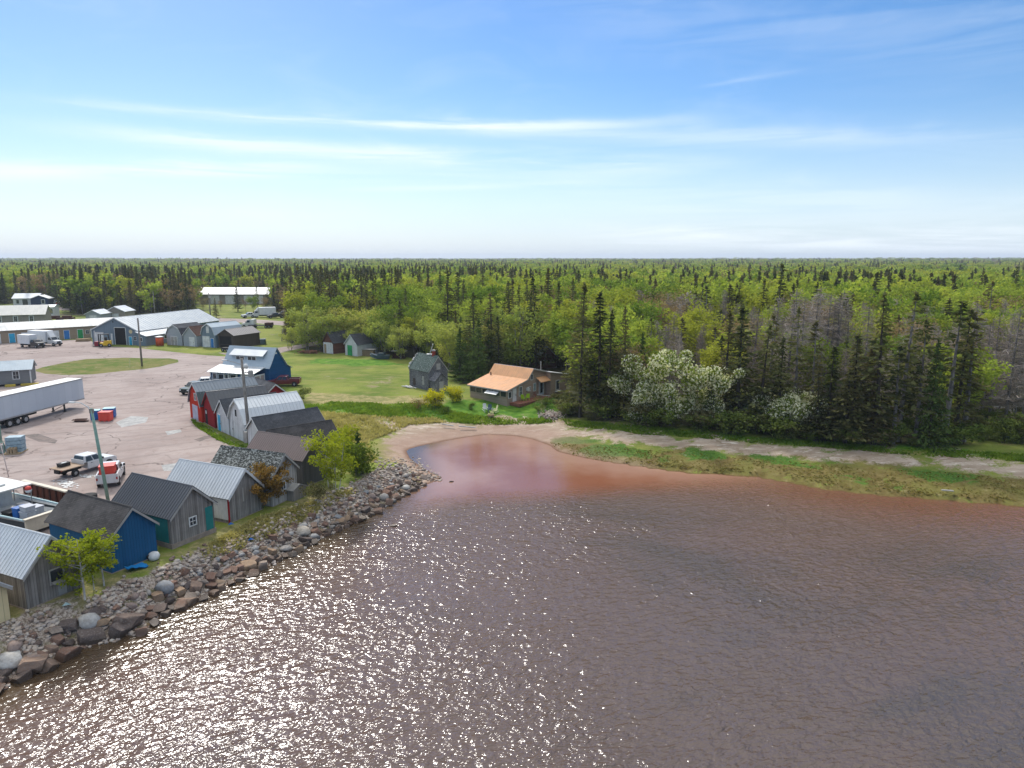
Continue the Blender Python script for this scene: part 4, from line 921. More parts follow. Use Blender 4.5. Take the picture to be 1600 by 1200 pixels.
for i in range(18): xslab(pr, (-0.35, 2.36), (PD + .15, 3.13), -0.38 + i * 0.525, -0.34 + i * 0.525, 0.035)
pr.build('porch_roof', M_WT, st)
ps = MB()
for x_ in (0.05, 1.35, 2.7, 3.6, 5.2, 6.1, 8.35): ps.b6(x_ - .07, x_ + .07, -0.07, 0.07, 0, 2.27)
for a, b in ((0.12, 1.28), (1.42, 2.63), (3.67, 5.13), (5.27, 6.03)): ps.b6(a, b, -0.03, 0.03, 0.85, 0.95); ps.b6(a, b, -.03, .03, 0.1, 0.18)
ps.build('porch_posts', WHT, st)
MB().b6(0.0, 6.1, 0.10, PD, 0, 2.3).build('porch_wall', COBB, st)
for x_, d_, z_, h_ in ((0.75, .7, .95, 1.1), (2.05, 1.0, .95, 1.05), (3.15, .6, 0.2, 1.75), (4.4, 1.1, 0.95, 1.05)):
    f = MB()
    for s in (-1, 1): f.b6(x_ + s * d_ / 2 - .05, x_ + s * d_ / 2 + .05, 0.04, 0.10, z_ - .08, z_ + h_ + .08); f.b6(x_ - d_ / 2 + .05, x_ + d_ / 2 - .05, 0.045, 0.10, z_ + (h_ if s > 0 else -.08), z_ + (h_ + .08 if s > 0 else 0))
    fo = f.build('window', WHT, st); MB().b6(x_ - d_ / 2 + .05, x_ + d_ / 2 - .05, 0.07, 0.09, z_, z_ + h_).build('pane', GL, fo)
MB().b6(6.25, 8.3, 0.0, 0.07, 0.1, 2.1).build('white_panel', WHT, st)
ew = MB(); ew.b6(8.38, 8.43, 0.2, PD, 0.9, 2.1); ew.build('side_panel', WHT, st)
for y_ in (0.95, 1.95): MB().b6(8.44, 8.46, y_ - .36, y_ + .36, 1.1, 1.9).build('pane', paint('tan_blind', (0.42, 0.32, 0.28)), st)
dm = MB(); dm.prism([(3.35, 3.6), (4.9, 3.6), (4.7, 5.35), (3.35, 4.75)], 1.6, 7.6, axis='x'); dm.build('dormer', M_BL, st)
dr = MB(); xslab(dr, (3.0, 4.68), (4.62, 5.72), 1.3, 7.9, 0.07); dr.build('dormer_roof', M_WT, st)
for x_ in (3.2, 5.5):
    f = MB(); f.b6(x_ - .85, x_ + .85, 3.29, 3.35, 3.85, 4.6); fo = f.build('window', WHT, st)
    MB().b6(x_ - .74, x_ - .06, 3.27, 3.285, 3.95, 4.5).b6(x_ + .06, x_ + .74, 3.27, 3.285, 3.95, 4.5).build('pane', GL, fo)
MB().b6(w + .01, w + .04, 4.3, 4.7, 5.0, 5.25).build('gable_vent', WHT, st)
MB().b6(0.35, w, PD, 8.0, -0.5, -0.001).build('foundation', CONC, st)

# ---- cottage with the orange roof
CH_ = 48.3; ct = thing('cottage', 'brown cottage with bright orange metal roof facing the beach', 'house', (-0.68, 97.54, 1.8), R(CH_)); CL = 7.3
pf = [(0.0, -0.6), (8.55, -0.6), (8.55, 3.55), (5.48, 4.28), (4.2, 2.86), (0.0, 1.86)]
MB().prism(pf, 0, CL).build('wall', TAUP, ct)
rr_ = MB(); slab(rr_, (-0.35, 1.80), (4.2, 2.88), -0.25, CL + .3, 0.07, 0.3); slab(rr_, (4.2, 2.88), (5.48, 4.30), -0.25, CL + .2, 0.07, 0.3); rr_.build('roof', M_OR, ct)
rk = MB(); slab(rk, (5.48, 4.31), (8.8, 3.52), -0.25, CL + .2, 0.09); rk.build('rear_roof', WHT, ct)
fs = MB()
for a, b in (((-0.35, 1.80), (4.2, 2.88)), ((4.2, 2.88), (5.48, 4.30)), ((5.48, 4.31), (8.8, 3.52))): fs.prism([(a[0], a[1] - .12), (b[0], b[1] - .12), (b[0], b[1] + .04), (a[0], a[1] + .04)], -0.29, -0.26)
fs.b6(-0.38, -0.35, -0.27, CL + .3, 1.72, 1.88); fs.build('fascia', TRG, ct)
# screened porch band along the front (x = 0 face)
MB().b6(-0.04, 0.0, 0.15, CL - .15, 0.92, 1.66).build('porch_screen', GL, ct)
pp = MB()
for i in range(7): yy = 0.08 + (CL - .16) * i / 6; pp.b6(-0.09, -0.03, yy - .08, yy + .08, 0.85, 1.72)
pp.b6(-0.08, -0.02, 0.16, CL - .16, 0.80, 0.91); pp.build('porch_frame', paint('tan_trim', (0.36, 0.29, 0.21)), ct)
MB().box((-0.42, 2.6, 1.35), (0.75, 2.3, 0.05), ry=R(-28)).build('awning', WHT, ct)
window(ct, 'f', 8.55, CL, 0.55, 0.75, 0.55, 0.8, muntin=False)
door(ct, 'f', 8.55, CL, 1.5, 0.1, 0.75, 1.85, WHT, trim=TRG)
window(ct, 'f', 8.55, CL, 2.85, 0.75, 0.55, 1.25); window(ct, 'f', 8.55, CL, 4.75, 1.2, 0.55, 0.5, muntin=False); window(ct, 'f', 8.55, CL, 5.95, 1.05, 0.45, 1.05, pane=paint('teal_blind', (0.08, 0.22, 0.24)))
window(ct, 'f', 8.55, CL, 5.33, 2.75, 0.38, 0.75, muntin=False)
MB().box((4.3, -0.15, 1.5), (0.5, 0.32, 0.4)).build('air_conditioner', WHT, ct)
d = door(ct, 'f', 8.55, CL, 7.5, 0.2, 0.95, 2.0, paint('pale_blue_door', (0.50, 0.62, 0.70)), trim=WHT, panels=False); g = MB(); fbox(g, 'f', 8.55, CL, 7.5, 1.25, 0.5, 1.45, .02, .07); g.build('pane', GL, d)
hr = MB(); hr.add([(6.3, -0.95, 2.35), (8.55, -0.95, 2.35), (8.55, 0, 2.95), (6.3, 0, 2.95), (6.3, -0.95, 2.27), (8.55, -0.95, 2.27), (8.55, 0, 2.87), (6.3, 0, 2.87)], [(0, 1, 2, 3), (7, 6, 5, 4), (0, 4, 5, 1), (1, 5, 6, 2), (3, 7, 4, 0)]); hr.build('door_hood', M_OR, ct)
wg = MB(); wg.prism([(8.56, -0.6), (12.4, -0.6), (12.4, 2.75), (8.56, 3.5)], -0.9, CL - 1.5); wg.build('rear_wing', TAUP, ct)
wr = MB(); slab(wr, (8.3, 3.56), (12.8, 2.72), -1.15, CL - 1.3, 0.09); wr.build('wing_roof', WHT, ct)
for u_, z_ in ((10.2, 0.8),):
    f = MB(); f.b6(u_ - .42, u_ + .42, -0.96, -0.905, z_ - .08, z_ + 1.4); fo = f.build('window', WHT, ct); MB().b6(u_ - .32, u_ + .32, -0.98, -0.963, z_, z_ + 1.3).build('pane', GL, fo)
MB().b6(9.6, 10.9, -1.3, -0.92, 0.5, 0.58).build('window_sill', WHT, ct)
MB().b6(0.5, 8.4, -1.9, -0.02, -0.3, 0.10).build('deck', paint('brick_patio', (0.26, 0.10, 0.06), 0.9, 0.4, 0.5, 3), ct)
MB().tube([(8.6, 1.0, 3.4), (8.6, 1.0, 5.0)], 0.05, 6).build('vent_pipe', TRG, ct)
MB().lathe([(0.10, 0), (0.10, 0.35), (0.03, 0.5)], (3.9, CL - 0.5, 2.85), 8).build('roof_vent', DRK, ct)
shed((*Z(842, 576), 20, 3.4, 4, 2.2, 4.0), BRNB, M_BL, 'small brown outbuilding behind the orange-roofed cottage', name='outbuilding', trim=TRG, z=1.8)

# ---- derelict shingled house
og = (-12.79, 107.36, 40.8, 3.6, 5.4, 2.9, 5.15)
oh = shed(og, OLD, S_GRN, 'derelict grey shingled house with sagging green roof and red chimney', name='old_house', cat='house', trim=TRG, ov=0.1, base=False,
          feats=[('win', 'f', 1.85, 3.2, 0.6, 0.8, dict(muntin=False, trim=TRG, pane=TRG)), ('door', 'l', 1.5, 0.75, 0.5, 1.35, TRG, dict(trim=None, panels=False)), ('panel', 'l', 4.0, 0.4, 0.7, 1.1, DKBR)])
v = MB(); v.prism([(0.2, -0.4), (2.4, -0.4), (2.4, 1.75), (1.3, 2.75), (0.2, 1.75)], -1.5, -0.02); v.build('vestibule', OLD, oh)
v = MB(); slab(v, (0.05, 1.63), (1.3, 2.78), -1.65, -0.01, 0.06); slab(v, (1.3, 2.78), (2.55, 1.63), -1.65, -0.01, 0.06); v.build('vestibule_roof', OLD, oh)
MB().b6(0.9, 1.7, -1.56, -1.505, 0.1, 1.5).build('door', TRG, oh)
c_ = MB(); c_.b6(1.65, 2.05, 1.0, 1.4, 4.7, 5.9); co = c_.build('chimney', BRK, oh); MB().b6(1.6, 2.1, 0.95, 1.45, 5.9, 6.1).build('chimney_cap', TRG, co); MB().b6(1.55, 2.15, .9, 1.5, 4.6, 4.98).build('flashing', WHT, co)
rsb = random.Random(3); bk = MB()
for i in range(34):
    k_ = rsb.random(); xx = 0.1 + 1.7 * k_; zz = 2.9 + 2.2 * k_; bk.box((xx + rsb.uniform(-.15, .1), 5.45 + rsb.uniform(-.1, .3), zz + rsb.uniform(-.05, .25)), (rsb.uniform(.15, .5), rsb.uniform(.06, .4), 0.04), rz=rsb.uniform(0, 3), rx=rsb.uniform(-.8, .8))
bk.build('broken_roof_edge', WHP, oh)
bk = MB()
for i in range(16): bk.box((-0.9 + rsb.uniform(-.4, .4), 4.0 + rsb.uniform(-1.3, 1.2), 0.10 + 0.02 * i / 2), (0.14, rsb.uniform(0.8, 1.9), 0.03), rz=rsb.uniform(-.3, .3))
bk.build('fallen_boards', WHP, oh)
MB().tube([(1.8, 2.3, 5.15), (1.8, 1.3, 6.9)], 0.05, 5).lathe([(0.02, -.1), (0.12, 0), (0.02, .1)], (1.8, 1.3, 6.95), 8).tube([(1.75, 2.9, 5.22), (1.9, 1.7, 5.30)], 0.12, 5).build('fallen_mast', WHT, oh)

# ---- two small sheds by the wood
shed((-40.60, 151.83, 325, 3.2, 5.2, 2.4, 4.5), BRNB, S_BK, 'brown shingled shed with slate roof and pale boarded front', name='small_shed', trim=BRNB,
     feats=[('panel', 'f', 1.6, 0.05, 3.0, 2.35, WHP), ('door', 'f', 0.7, 0.1, 0.75, 1.9, WOODL, dict(trim=WHT, panels=False)), ('win', 'f', 2.1, 1.1, 0.5, 0.65, dict(pane=paint('cyan_pane', (0.1, 0.35, 0.42))))])
shed((-35.12, 148.58, 323, 3.8, 6.2, 2.5, 4.4), WHB, S_BK, 'white shed with green door at the edge of the wood', name='small_shed', trim=WHT,
     feats=[('door', 'f', 1.5, 0.0, 1.25, 2.1, GRNP, dict(trim=GRNP))])

# ---- harbour buildings on the left
bn = shed((-99.95, 168.48, 346.4, 13.0, 30, 3.4, 6.3), SLATE, metalroof('barn_roof_metal', (0.46, 0.49, 0.50)), 'large blue-grey metal barn with tall black doorway', name='barn', cat='barn', trim=WHT, ribs=1.0, px=0.52,
          feats=[('open', 'f', 8.05, 0.0, 3.0, 4.0, dict(trim=WHT)), ('door', 'f', 2.1, 0.1, 2.4, 2.7, WHT, dict(trim=TRG, panels=False)), ('panel', 'f', 0.75, 0, 0.25, 3.2, WHT, 'corner_board'), ('panel', 'f', 5.6, 0.0, 0.5, 2.6, WHT, 'hinged_door'),
                 ('door', 'f', 10.8, 0.0, 0.75, 1.95, CYAN, dict(trim=WHT)), ('win', 'f', 12.1, 1.2, 0.7, 0.8), ('panel', 'f', 6.3, 5.2, 0.25, 0.35, DRK, 'vent')])
MB().lathe([(0.48, 0), (0.48, 0.05)], (11.0, -0.07, 3.2), 16, axis='y').build('round_sign', CREAM, bn)
ln = MB(); ln.prism([(13.01, -0.5), (15.4, -0.5), (15.4, 2.3), (13.01, 3.1)], -0.6, 9); ln.build('lean_to', SLATE, bn)
lr = MB(); slab(lr, (12.9, 3.2), (15.8, 2.25), -0.9, 9.3, 0.08, 1.0); lr.build('lean_to_roof', M_WT, bn)
for fx in ('a', 'b'):
    f = MB(); (f.b6(13.6, 14.6, -0.66, -0.605, 1.0, 2.0) if fx == 'a' else f.b6(15.405, 15.46, 5.5, 6.6, 1.0, 2.0)); fo = f.build('window', WHT, bn)
    (MB().b6(13.7, 14.5, -0.68, -0.662, 1.1, 1.9) if fx == 'a' else MB().b6(15.462, 15.48, 5.6, 6.5, 1.1, 1.9)).build('pane', GL, fo)
shed((-81.35, 166.69, 336.2, 4.9, 6.8, 2.6, 4.8), PALEG, S_BK, 'pale grey barn-roofed shed nearest the big barn', name='storage_shed', style='gambrel', trim=WHT, feats=[('door', 'f', 1.9, 0.05, 0.9, 2.0, TRG, dict(trim=WHT)), ('door', 'f', 2.95, 0.05, 0.9, 2.0, TRG, dict(trim=WHT))])
shed((-76.32, 164.38, 336.9, 4.1, 5.5, 2.6, 4.5), PALEG, S_BR, 'narrow grey gabled shed with brown shingle roof and white door', name='storage_shed', trim=WHT, feats=[('door', 'f', 2.6, 0.0, 1.5, 2.1, WHT, dict(trim=WHT, panels=False))])
shed((-71.47, 162.85, 333.1, 4.5, 8.0, 3.0, 5.4), SLATE, M_BL, 'blue-grey barn-roofed shed with white garage door and blue side door', name='storage_shed', style='gambrel', trim=WHT, knee=(.15, .65),
     feats=[('panel', 'f', 1.5, 0.05, 2.3, 2.5, WHT, 'garage_door'), ('door', 'f', 3.5, 0.0, 0.9, 2.1, BLUP, dict(trim=WHT)), ('panel', 'f', 2.2, 3.3, 0.9, 1.5, WHT, 'loft_door')])
shed((-66.80, 160.97, 337.0, 4.5, 8.2, 3.0, 4.25), DKBR, metalroof('warm_grey_metal', (0.33, 0.30, 0.28)), 'dark brown shed with grey roof and open black front', name='storage_shed', trim=DKBR, ribs=0.6, feats=[('open', 'f', 2.1, 0.9, 3.2, 1.7, dict(trim=DRK)), ('panel', 'f', 2.1, 0, 3.4, 0.8, DRK, 'low_wall')])
# long low building with coloured doors
lb = thing('long_building', 'long low tan building with row of blue, green and white doors', 'building', (-128.6, 163.3, 1.8), R(42.38))
MB().prism([(0, -0.5), (5.5, -0.5), (5.5, 3.1), (2.75, 4.6), (0, 3.1)], 0, 40, axis='x').build('wall', TANB, lb)
lr = MB()
xslab(lr, (-0.35, 2.98), (2.75, 4.68), -0.4, 40.4, 0.08); xslab(lr, (2.75, 4.68), (5.85, 2.98), -0.4, 40.4, 0.08)
for i in range(41): xslab(lr, (-0.35, 3.06), (2.75, 4.76), i - .02, i + .02, 0.04)
lr.build('roof', metalroof('grey_long_roof', (0.40, 0.41, 0.41)), lb)
for u_, mt in ((2, WHT), (5.7, CYAN), (8.0, WHT), (10.9, CYAN), (13.5, WHT), (16.5, WHT), (20.0, WHT), (22.3, BLUP), (25.3, GRNP), (28.3, WHT)):
    door(lb, 'f', 40, 5.5, u_ , 0.05, 1.15, 2.2, mt, trim=WHT)
for u_ in (18.2, 26.9): window(lb, 'f', 40, 5.5, u_, 1.1, 0.7, 0.9)
# greige building behind it
gb_ = thing('grey_building', 'greige building with pale metal roof and white framed windows behind the long low one', 'building', (-162.1, 204.75, 1.8), R(20.44))
MB().prism([(0, -0.5), (8, -0.5), (8, 3.7), (4, 6.1), (0, 3.7)], 0, 23.6, axis='x').build('wall', GREIGE, gb_)
lr = MB(); xslab(lr, (-0.4, 3.55), (4, 6.2), -0.4, 24, 0.08); xslab(lr, (4, 6.2), (8.4, 3.55), -0.4, 24, 0.08)
for i in range(30): xslab(lr, (-0.4, 3.63), (4, 6.28), i * .8 - .02, i * .8 + .02, 0.04)
lr.build('roof', M_CR, gb_)
for u_ in (3, 8, 12.1, 16.2, 20.2): window(gb_, 'f', 23.6, 8, u_, 1.7, 0.85, 1.5, tw=0.2)
MB().tube([(17.9, -0.08, 3.9), (17.9, -0.08, 0)], 0.06, 6).build('downspout', TRG, gb_)
# navy house and white sunroom
nv = thing('navy_house', 'navy and white bungalow with pale roof at the far left edge of the wood', 'house', (-214.6, 307.0, 1.8), R(14))
MB().prism([(0, -0.5), (7.5, -0.5), (7.5, 3.2), (3.7, 5.0), (0, 3.2)], 0, 9.5, axis='x').build('wall', WHB, nv)
lr = MB(); xslab(lr, (-0.4, 3.1), (3.7, 5.1), -0.4, 9.9, 0.1); xslab(lr, (3.7, 5.1), (7.9, 3.1), -0.4, 9.9, 0.1); lr.build('roof', M_WT, nv)
MB().prism([(7.3, -0.5), (14, -0.5), (14, 3.0), (10.6, 4.3), (7.3, 3.0)], -1.5, 5).build('gable_wing', NAVY, nv)
lr = MB(); slab(lr, (7.0, 2.95), (10.6, 4.4), -1.8, 5.2, 0.12); slab(lr, (10.6, 4.4), (14.4, 2.95), -1.8, 5.2, 0.12); lr.build('wing_roof', M_WT, nv)
for x_, yy, z_, a_, b_ in ((1.8, -0.06, 1.0, 1.0, 1.6), (4.6, -0.06, 0.4, 2.0, 2.3), (12, -1.56, 1.0, 1.1, 1.5)):
    fo = MB().b6(x_ - a_ / 2 - .2, x_ + a_ / 2 + .2, yy, yy + .055, z_ - .2, z_ + b_ + .2).build('window', WHT, nv); MB().b6(x_ - a_ / 2, x_ + a_ / 2, yy - .03, yy - .005, z_, z_ + b_).build('pane', GL, fo)
sr = thing('sunroom_cabin', 'small white cabin with band of tall dark windows behind the greige building', 'cabin', (-161.5, 243.5, 1.8), R(12))
MB().prism([(0, -0.5), (4.5, -0.5), (4.5, 3.6), (2.2, 4.2), (0, 3.6)], 0, 4.4, axis='x').build('wall', WHB, sr)
lr = MB(); xslab(lr, (-0.3, 3.6), (2.2, 4.35), -0.3, 4.7, 0.1); xslab(lr, (2.2, 4.35), (4.8, 3.6), -0.3, 4.7, 0.1); lr.build('roof', M_WT, sr)
for i in range(4): window(sr, 'f', 4.4, 4.5, 0.65 + i * 1.03, 1.5, 0.6, 1.6, muntin=False)
# small far sheds
for (x_, yb, wd, lab, mt) in ((135, 506, 4.6, 'small pale grey gabled shed with white door left of the barn roof', PALEG), (166, 503, 6.2, 'beige gabled shed peeping over the barn roof', GREIGE)):
    p = Z(x_, yb); shed((p[0], p[1], 0, wd, 6, 3.1 if wd < 5 else 3.4, 4.2 if wd < 5 else 4.9), mt, M_LT, lab, name='far_shed', trim=WHT, ov=0.35, feats=[('door', 'f', wd / 2, 0.05, 2.0, 2.5, WHT, dict(trim=WHT, panels=False))])
# white-roofed building near the wood
wf = thing('warehouse', 'tan building with bright white roof and white doors among the distant trees', 'building', (-139.0, 318.5, 1.8), 0)
MB().prism([(0, -0.5), (11, -0.5), (11, 4.4), (5.5, 7.0), (0, 4.4)], 0, 30, axis='x').build('wall', GREIGE, wf)
lr = MB(); xslab(lr, (-0.6, 4.3), (5.5, 7.15), -1.5, 30.8, 0.15); xslab(lr, (5.5, 7.15), (11.6, 4.3), -1.5, 30.8, 0.15); lr.build('roof', paint('bright_white_roof', (0.66, 0.66, 0.66), 0.5), wf)
for u_ in (6.5, 13.2, 21.5, 26): fo = MB().b6(u_ - 2, u_ + 2, -0.1, 0.02, 0.1, 3.9).build('garage_door', WHT, wf)
# little grey office at the left on yellow blocks
lo = thing('grey_cabin', 'grey sided cabin with pale metal roof and white windows above the long trailer', 'cabin', (-86.4, 108.3, 1.8), R(25.05))
MB().b6(0, 10.1, 0, 4.2, 0.35, 2.6).prism([(0, 2.6), (4.2, 2.6), (2.1, 3.75)], 0, 10.1, axis='x').build('wall', GREYS, lo)
lr = MB(); xslab(lr, (-0.3, 2.5), (2.1, 3.8), -0.3, 10.4, 0.07); xslab(lr, (2.1, 3.8), (4.5, 2.5), -0.3, 10.4, 0.07)
for i in range(27): xslab(lr, (-0.3, 2.57), (2.1, 3.87), i * .4 - .02, i * .4 + .02, 0.035)
lr.build('roof', M_BL, lo)
for u_ in (1.8, 4.9, 8.1): window(lo, 'f', 10.1, 4.2, u_, 1.15, 0.75, 1.15, tw=0.1)
MB().b6(9.95, 10.13, -0.03, 0.12, 0.35, 2.6).b6(9.95, 10.13, 4.08, 4.22, .35, 2.6).build('corner_trim', WHT, lo)
for u_, l_ in ((4.6, 1.2), (7.3, 1.4), (9.9, 2.4)):
    ca, sa = math.cos(R(25.05)), math.sin(R(25.05)); b_ = MB(); b_.box((0, 0, 0.18), (l_, 0.5, 0.36))
    o = b_.build('concrete_block', paint('yellow_paint', (0.62, 0.45, 0.06), 0.7, 0.3, 0.4), None, bevel=0.04); o.location = (-86.4 + u_ * ca + 0.55 * sa, 108.3 + u_ * sa - 0.55 * ca, 1.805); o.rotation_euler = (0, 0, R(25.05))
    tag(o, 'yellow painted concrete block in front of the grey cabin', 'concrete block', 'yellow blocks along the grey cabin')
# ================================================================== BANK, BUSHES
def rockmesh(seed, blocky):
    import bmesh
    rng = np.random.default_rng(seed); bm = bmesh.new()
    bmesh.ops.create_icosphere(bm, subdivisions=2, radius=1.0)
    ax = rng.uniform(0.62, 1.0, 3); ax[2] *= 0.72
    pl = [(Vector(rng.normal(size=3)).normalized(), rng.uniform(0.55, 0.85)) for _ in range(11 if blocky else 4)]
    if blocky:
        Rm = Matrix.Rotation(rng.uniform(0, 1.5), 3, 'Z') @ Matrix.Rotation(rng.uniform(-.4, .4), 3, 'X')
        pl = [(Rm @ Vector(a), rng.uniform(0.58, 0.74)) for a in ((1, 0, 0), (-1, 0, 0), (0, 1, 0), (0, -1, 0), (0, 0, 1), (0, 0, -1))] + pl[:4]
    for v in bm.verts:
        p = v.co * (1.25 if blocky else 1.0)
        for n, d in pl:
            e = p.dot(n) - d
            if e > 0: p = p - n * e
        p = p * (1 + 0.03 * math.sin(p.x * 9 + seed) * math.cos(p.y * 8 + seed * 2))
        v.co = Vector((p.x * ax[0], p.y * ax[1], p.z * ax[2]))
    me = bpy.data.meshes.new('boulder'); bm.to_mesh(me); bm.free()
    me.polygons.foreach_set('use_smooth', [not blocky] * len(me.polygons)); return me
def rockmat(name, cols):
    m, T = newmat(name); c = T.new('ShaderNodeTexCoord').outputs['Object']; oi = T.new('ShaderNodeObjectInfo').outputs['Random']
    ramp = T.new('ShaderNodeValToRGB', {0: oi}); cr = ramp.color_ramp; cr.interpolation = 'CONSTANT'
    for i, cc in enumerate(cols):
        e_ = cr.elements[i] if i < 2 else cr.elements.new(i / len(cols)); e_.position = i / len(cols); e_.color = (*cc, 1)
    n = T.noise(c, 2.2, 6, 0.7); n2 = T.noise(c, 9, 4, 0.7)
    col = T.mix(T.maprange(n, 0.35, 0.7), ramp.outputs[0], T.mix(0.5, ramp.outputs[0], (0.07, 0.05, 0.04)))
    col = T.mix(T.math('MULTIPLY', T.maprange(n2, 0.5, 0.7), 0.4), col, (0.42, 0.38, 0.33))
    z_ = T.new('ShaderNodeSeparateXYZ', {0: T.new('ShaderNodeNewGeometry').outputs['Position']}).outputs[2]
    col = T.mix(T.math('MULTIPLY', T.maprange(z_, 0.5, 0.2), 0.6), col, (0.05, 0.032, 0.018))
    finish(T, col, T.maprange(z_, 0.42, 0.2, 0.9, 0.45), T.math('ADD', n, T.math('MULTIPLY', n2, 0.4)), 0.6, 0.08, spec=0.3); return m
RK_B = rockmat('brown_rock', [(0.21, 0.115, 0.08), (0.30, 0.20, 0.145), (0.16, 0.115, 0.095), (0.36, 0.24, 0.15), (0.24, 0.14, 0.10), (0.13, 0.10, 0.09), (0.33, 0.26, 0.21)])
RK_P = rockmat('pale_rock', [(0.44, 0.40, 0.36), (0.36, 0.36, 0.36), (0.50, 0.44, 0.36), (0.28, 0.29, 0.30), (0.48, 0.46, 0.43), (0.34, 0.25, 0.21)])
RB = [rockmesh(i, True) for i in range(9)]; RP = [rockmesh(20 + i, False) for i in range(6)]
for me in RB: me.materials.append(RK_B)
for me in RP: me.materials.append(RK_P)
rs = random.Random(11)
def rock(x, y, s, blocky, label, group, z=None, flat=1.0):
    me = rs.choice(RB if blocky else RP); o = bpy.data.objects.new('boulder', me); COL.objects.link(o)
    o.location = (x, y, (gz(x, y) if z is None else z) + s * 0.22 * flat); o.rotation_euler = (rs.uniform(-.35, .35), rs.uniform(-.35, .35), rs.uniform(0, 6.28))
    o.scale = (s, s * rs.uniform(.75, 1.1), s * flat * rs.uniform(.8, 1.05)); tag(o, label, 'boulder', group); return o
seg = [Vector((*p, 0)) for p in SH[2:NRIP]]; cum = [0.0]
for a_, b_ in zip(seg, seg[1:]): cum.append(cum[-1] + (b_ - a_).length)
def along(t):
    for i in range(len(seg) - 1):
        if t <= cum[i + 1]:
            k = (t - cum[i]) / (cum[i + 1] - cum[i]); d = (seg[i + 1] - seg[i]).normalized(); return seg[i].lerp(seg[i + 1], k), Vector((-d.y, d.x, 0))
    return seg[-1], Vector((-d.y, d.x, 0))
LB_ = 'rusty brown angular boulder among the wet edge rocks of the bank'; LP_ = 'pale rounded boulder among the dark edge rocks of the bank'
placed_r = []
tries = 0
while len(placed_r) < 285 and tries < 9000:
    tries += 1; t_ = cum[-1] * rs.random() ** 0.9; row = rs.random(); s_ = rs.choice([.44, .52, .6, .68, .76, .9]) * (1.12 if t_ < 22 else 0.9)
    p, n_ = along(t_); off = -0.35 + 2.3 * row; q = p + n_ * off
    if off > 1.3: s_ *= 0.72
    if t_ > cum[-1] * .80: s_ *= 0.85
    if any((q.x - a) ** 2 + (q.y - b) ** 2 < (0.50 * (s_ + c_)) ** 2 for a, b, c_ in placed_r): continue
    placed_r.append((q.x, q.y, s_)); pale = rs.random() < (0.06 + 0.28 * max(0, off) / 2)
    rock(q.x, q.y, s_, not pale, LP_ if pale else LB_, 'pale boulders of the bank' if pale else 'brown boulders of the bank')
for px, py, s_, bl, fl, lab in [(257, 932, 0.85, False, 1.0, 'large smooth grey boulder, biggest pale one below the blue shed'), (190, 944, .75, False, 1, 'dark slate-grey rounded boulder just left of the large smooth one'),
                                (140, 984, 0.85, False, 1.0, 'big pale oval boulder on the bank below the leafing birches'), (108, 992, 1.0, True, .7, 'big pinkish-brown slab leaning below the birches'), (50, 1040, 1.15, True, .9, 'massive brown block at the water near the lower left corner'),
                                (18, 1040, 1.0, False, .9, 'large tan rounded boulder by the massive brown block'), (200, 975, 1.05, True, .9, 'big square brown block below the large smooth boulder'),
                                (293, 935, 0.9, True, .6, 'long reddish slab lying flat right of the large smooth boulder'), (372, 868, 0.9, True, .7, 'long reddish-brown slab below the silver roofed shed'),
                                (615, 816, 0.5, True, .5, 'lone low rock standing off in the water'), (672, 745, 1.3, True, .25, 'wide flat brown ledge rock at the tip of the bank'), (640, 752, 1.2, True, .35, 'wide flat slab at the end of the bank, second from the tip'),
                                (616, 742, 1.0, True, .6, 'dark squarish boulder at the far end of the bank'), (648, 741, 1.0, True, .5, 'dark boulder on the mud near the far end of the bank'), (662, 732, .55, True, .6, 'small dark rock alone on the mud at the inlet'),
                                (705, 748, .3, True, .5, 'tiny dark stone in the shallow pink water'), (682, 737, .3, True, .5, 'little stone between the bank tip and the mud')]:
    p = Z(px, py, 0.3 if py > 700 else 1.2); rock(p[0], p[1], s_, bl, lab, None, z=min(gz(*p), 1.0) if px < 560 else -0.02, flat=fl)
# small stones: one uncountable rubble slope
def ico1():
    import bmesh
    bm = bmesh.new(); bmesh.ops.create_icosphere(bm, subdivisions=1, radius=1.0); v = np.array([x.co[:] for x in bm.verts]); f = np.array([[y.index for y in x.verts] for x in bm.faces]); bm.free(); return v, f
IV, IF = ico1()
def rubble(name, pts, label, mat, seed=1, lo=.1, hi=.3):
    rng = np.random.default_rng(seed); n = len(pts); V = []; Fs = []; sh = []
    S_ = rng.uniform(lo, hi, n) * rng.uniform(0.5, 1.0, n)
    for i, (x, y, z) in enumerate(pts):
        sc = S_[i] * rng.uniform(0.6, 1.1, 3); sc[2] *= 0.7; a = rng.uniform(0, 6.28); ca, sa = math.cos(a), math.sin(a)
        v = IV * (1 + rng.uniform(-.22, .22, (len(IV), 1))) * sc; v = np.stack([v[:, 0] * ca - v[:, 1] * sa, v[:, 0] * sa + v[:, 1] * ca, v[:, 2]], 1) + np.array([x, y, z + S_[i] * .25])
        V.append(v); Fs.append(IF + i * len(IV)); sh.append(np.full(len(IV), rng.random()))
    me = bpy.data.meshes.new(name); me.from_pydata(np.concatenate(V).tolist(), [], np.concatenate(Fs).tolist()); a_ = me.attributes.new('shade', 'FLOAT', 'POINT'); a_.data.foreach_set('value', np.concatenate(sh)); me.materials.append(mat)
    o = bpy.data.objects.new(name, me); COL.objects.link(o); tag(o, label, 'stones', kind='stuff'); return o
m, T = newmat('rubble_stone'); sh_ = T.new('ShaderNodeAttribute', attribute_name='shade').outputs['Fac']; ramp = T.new('ShaderNodeValToRGB', {0: sh_}); cr = ramp.color_ramp
cr.elements[0].color = (0.17, 0.10, 0.075, 1); cr.elements[1].color = (0.58, 0.52, 0.45, 1)
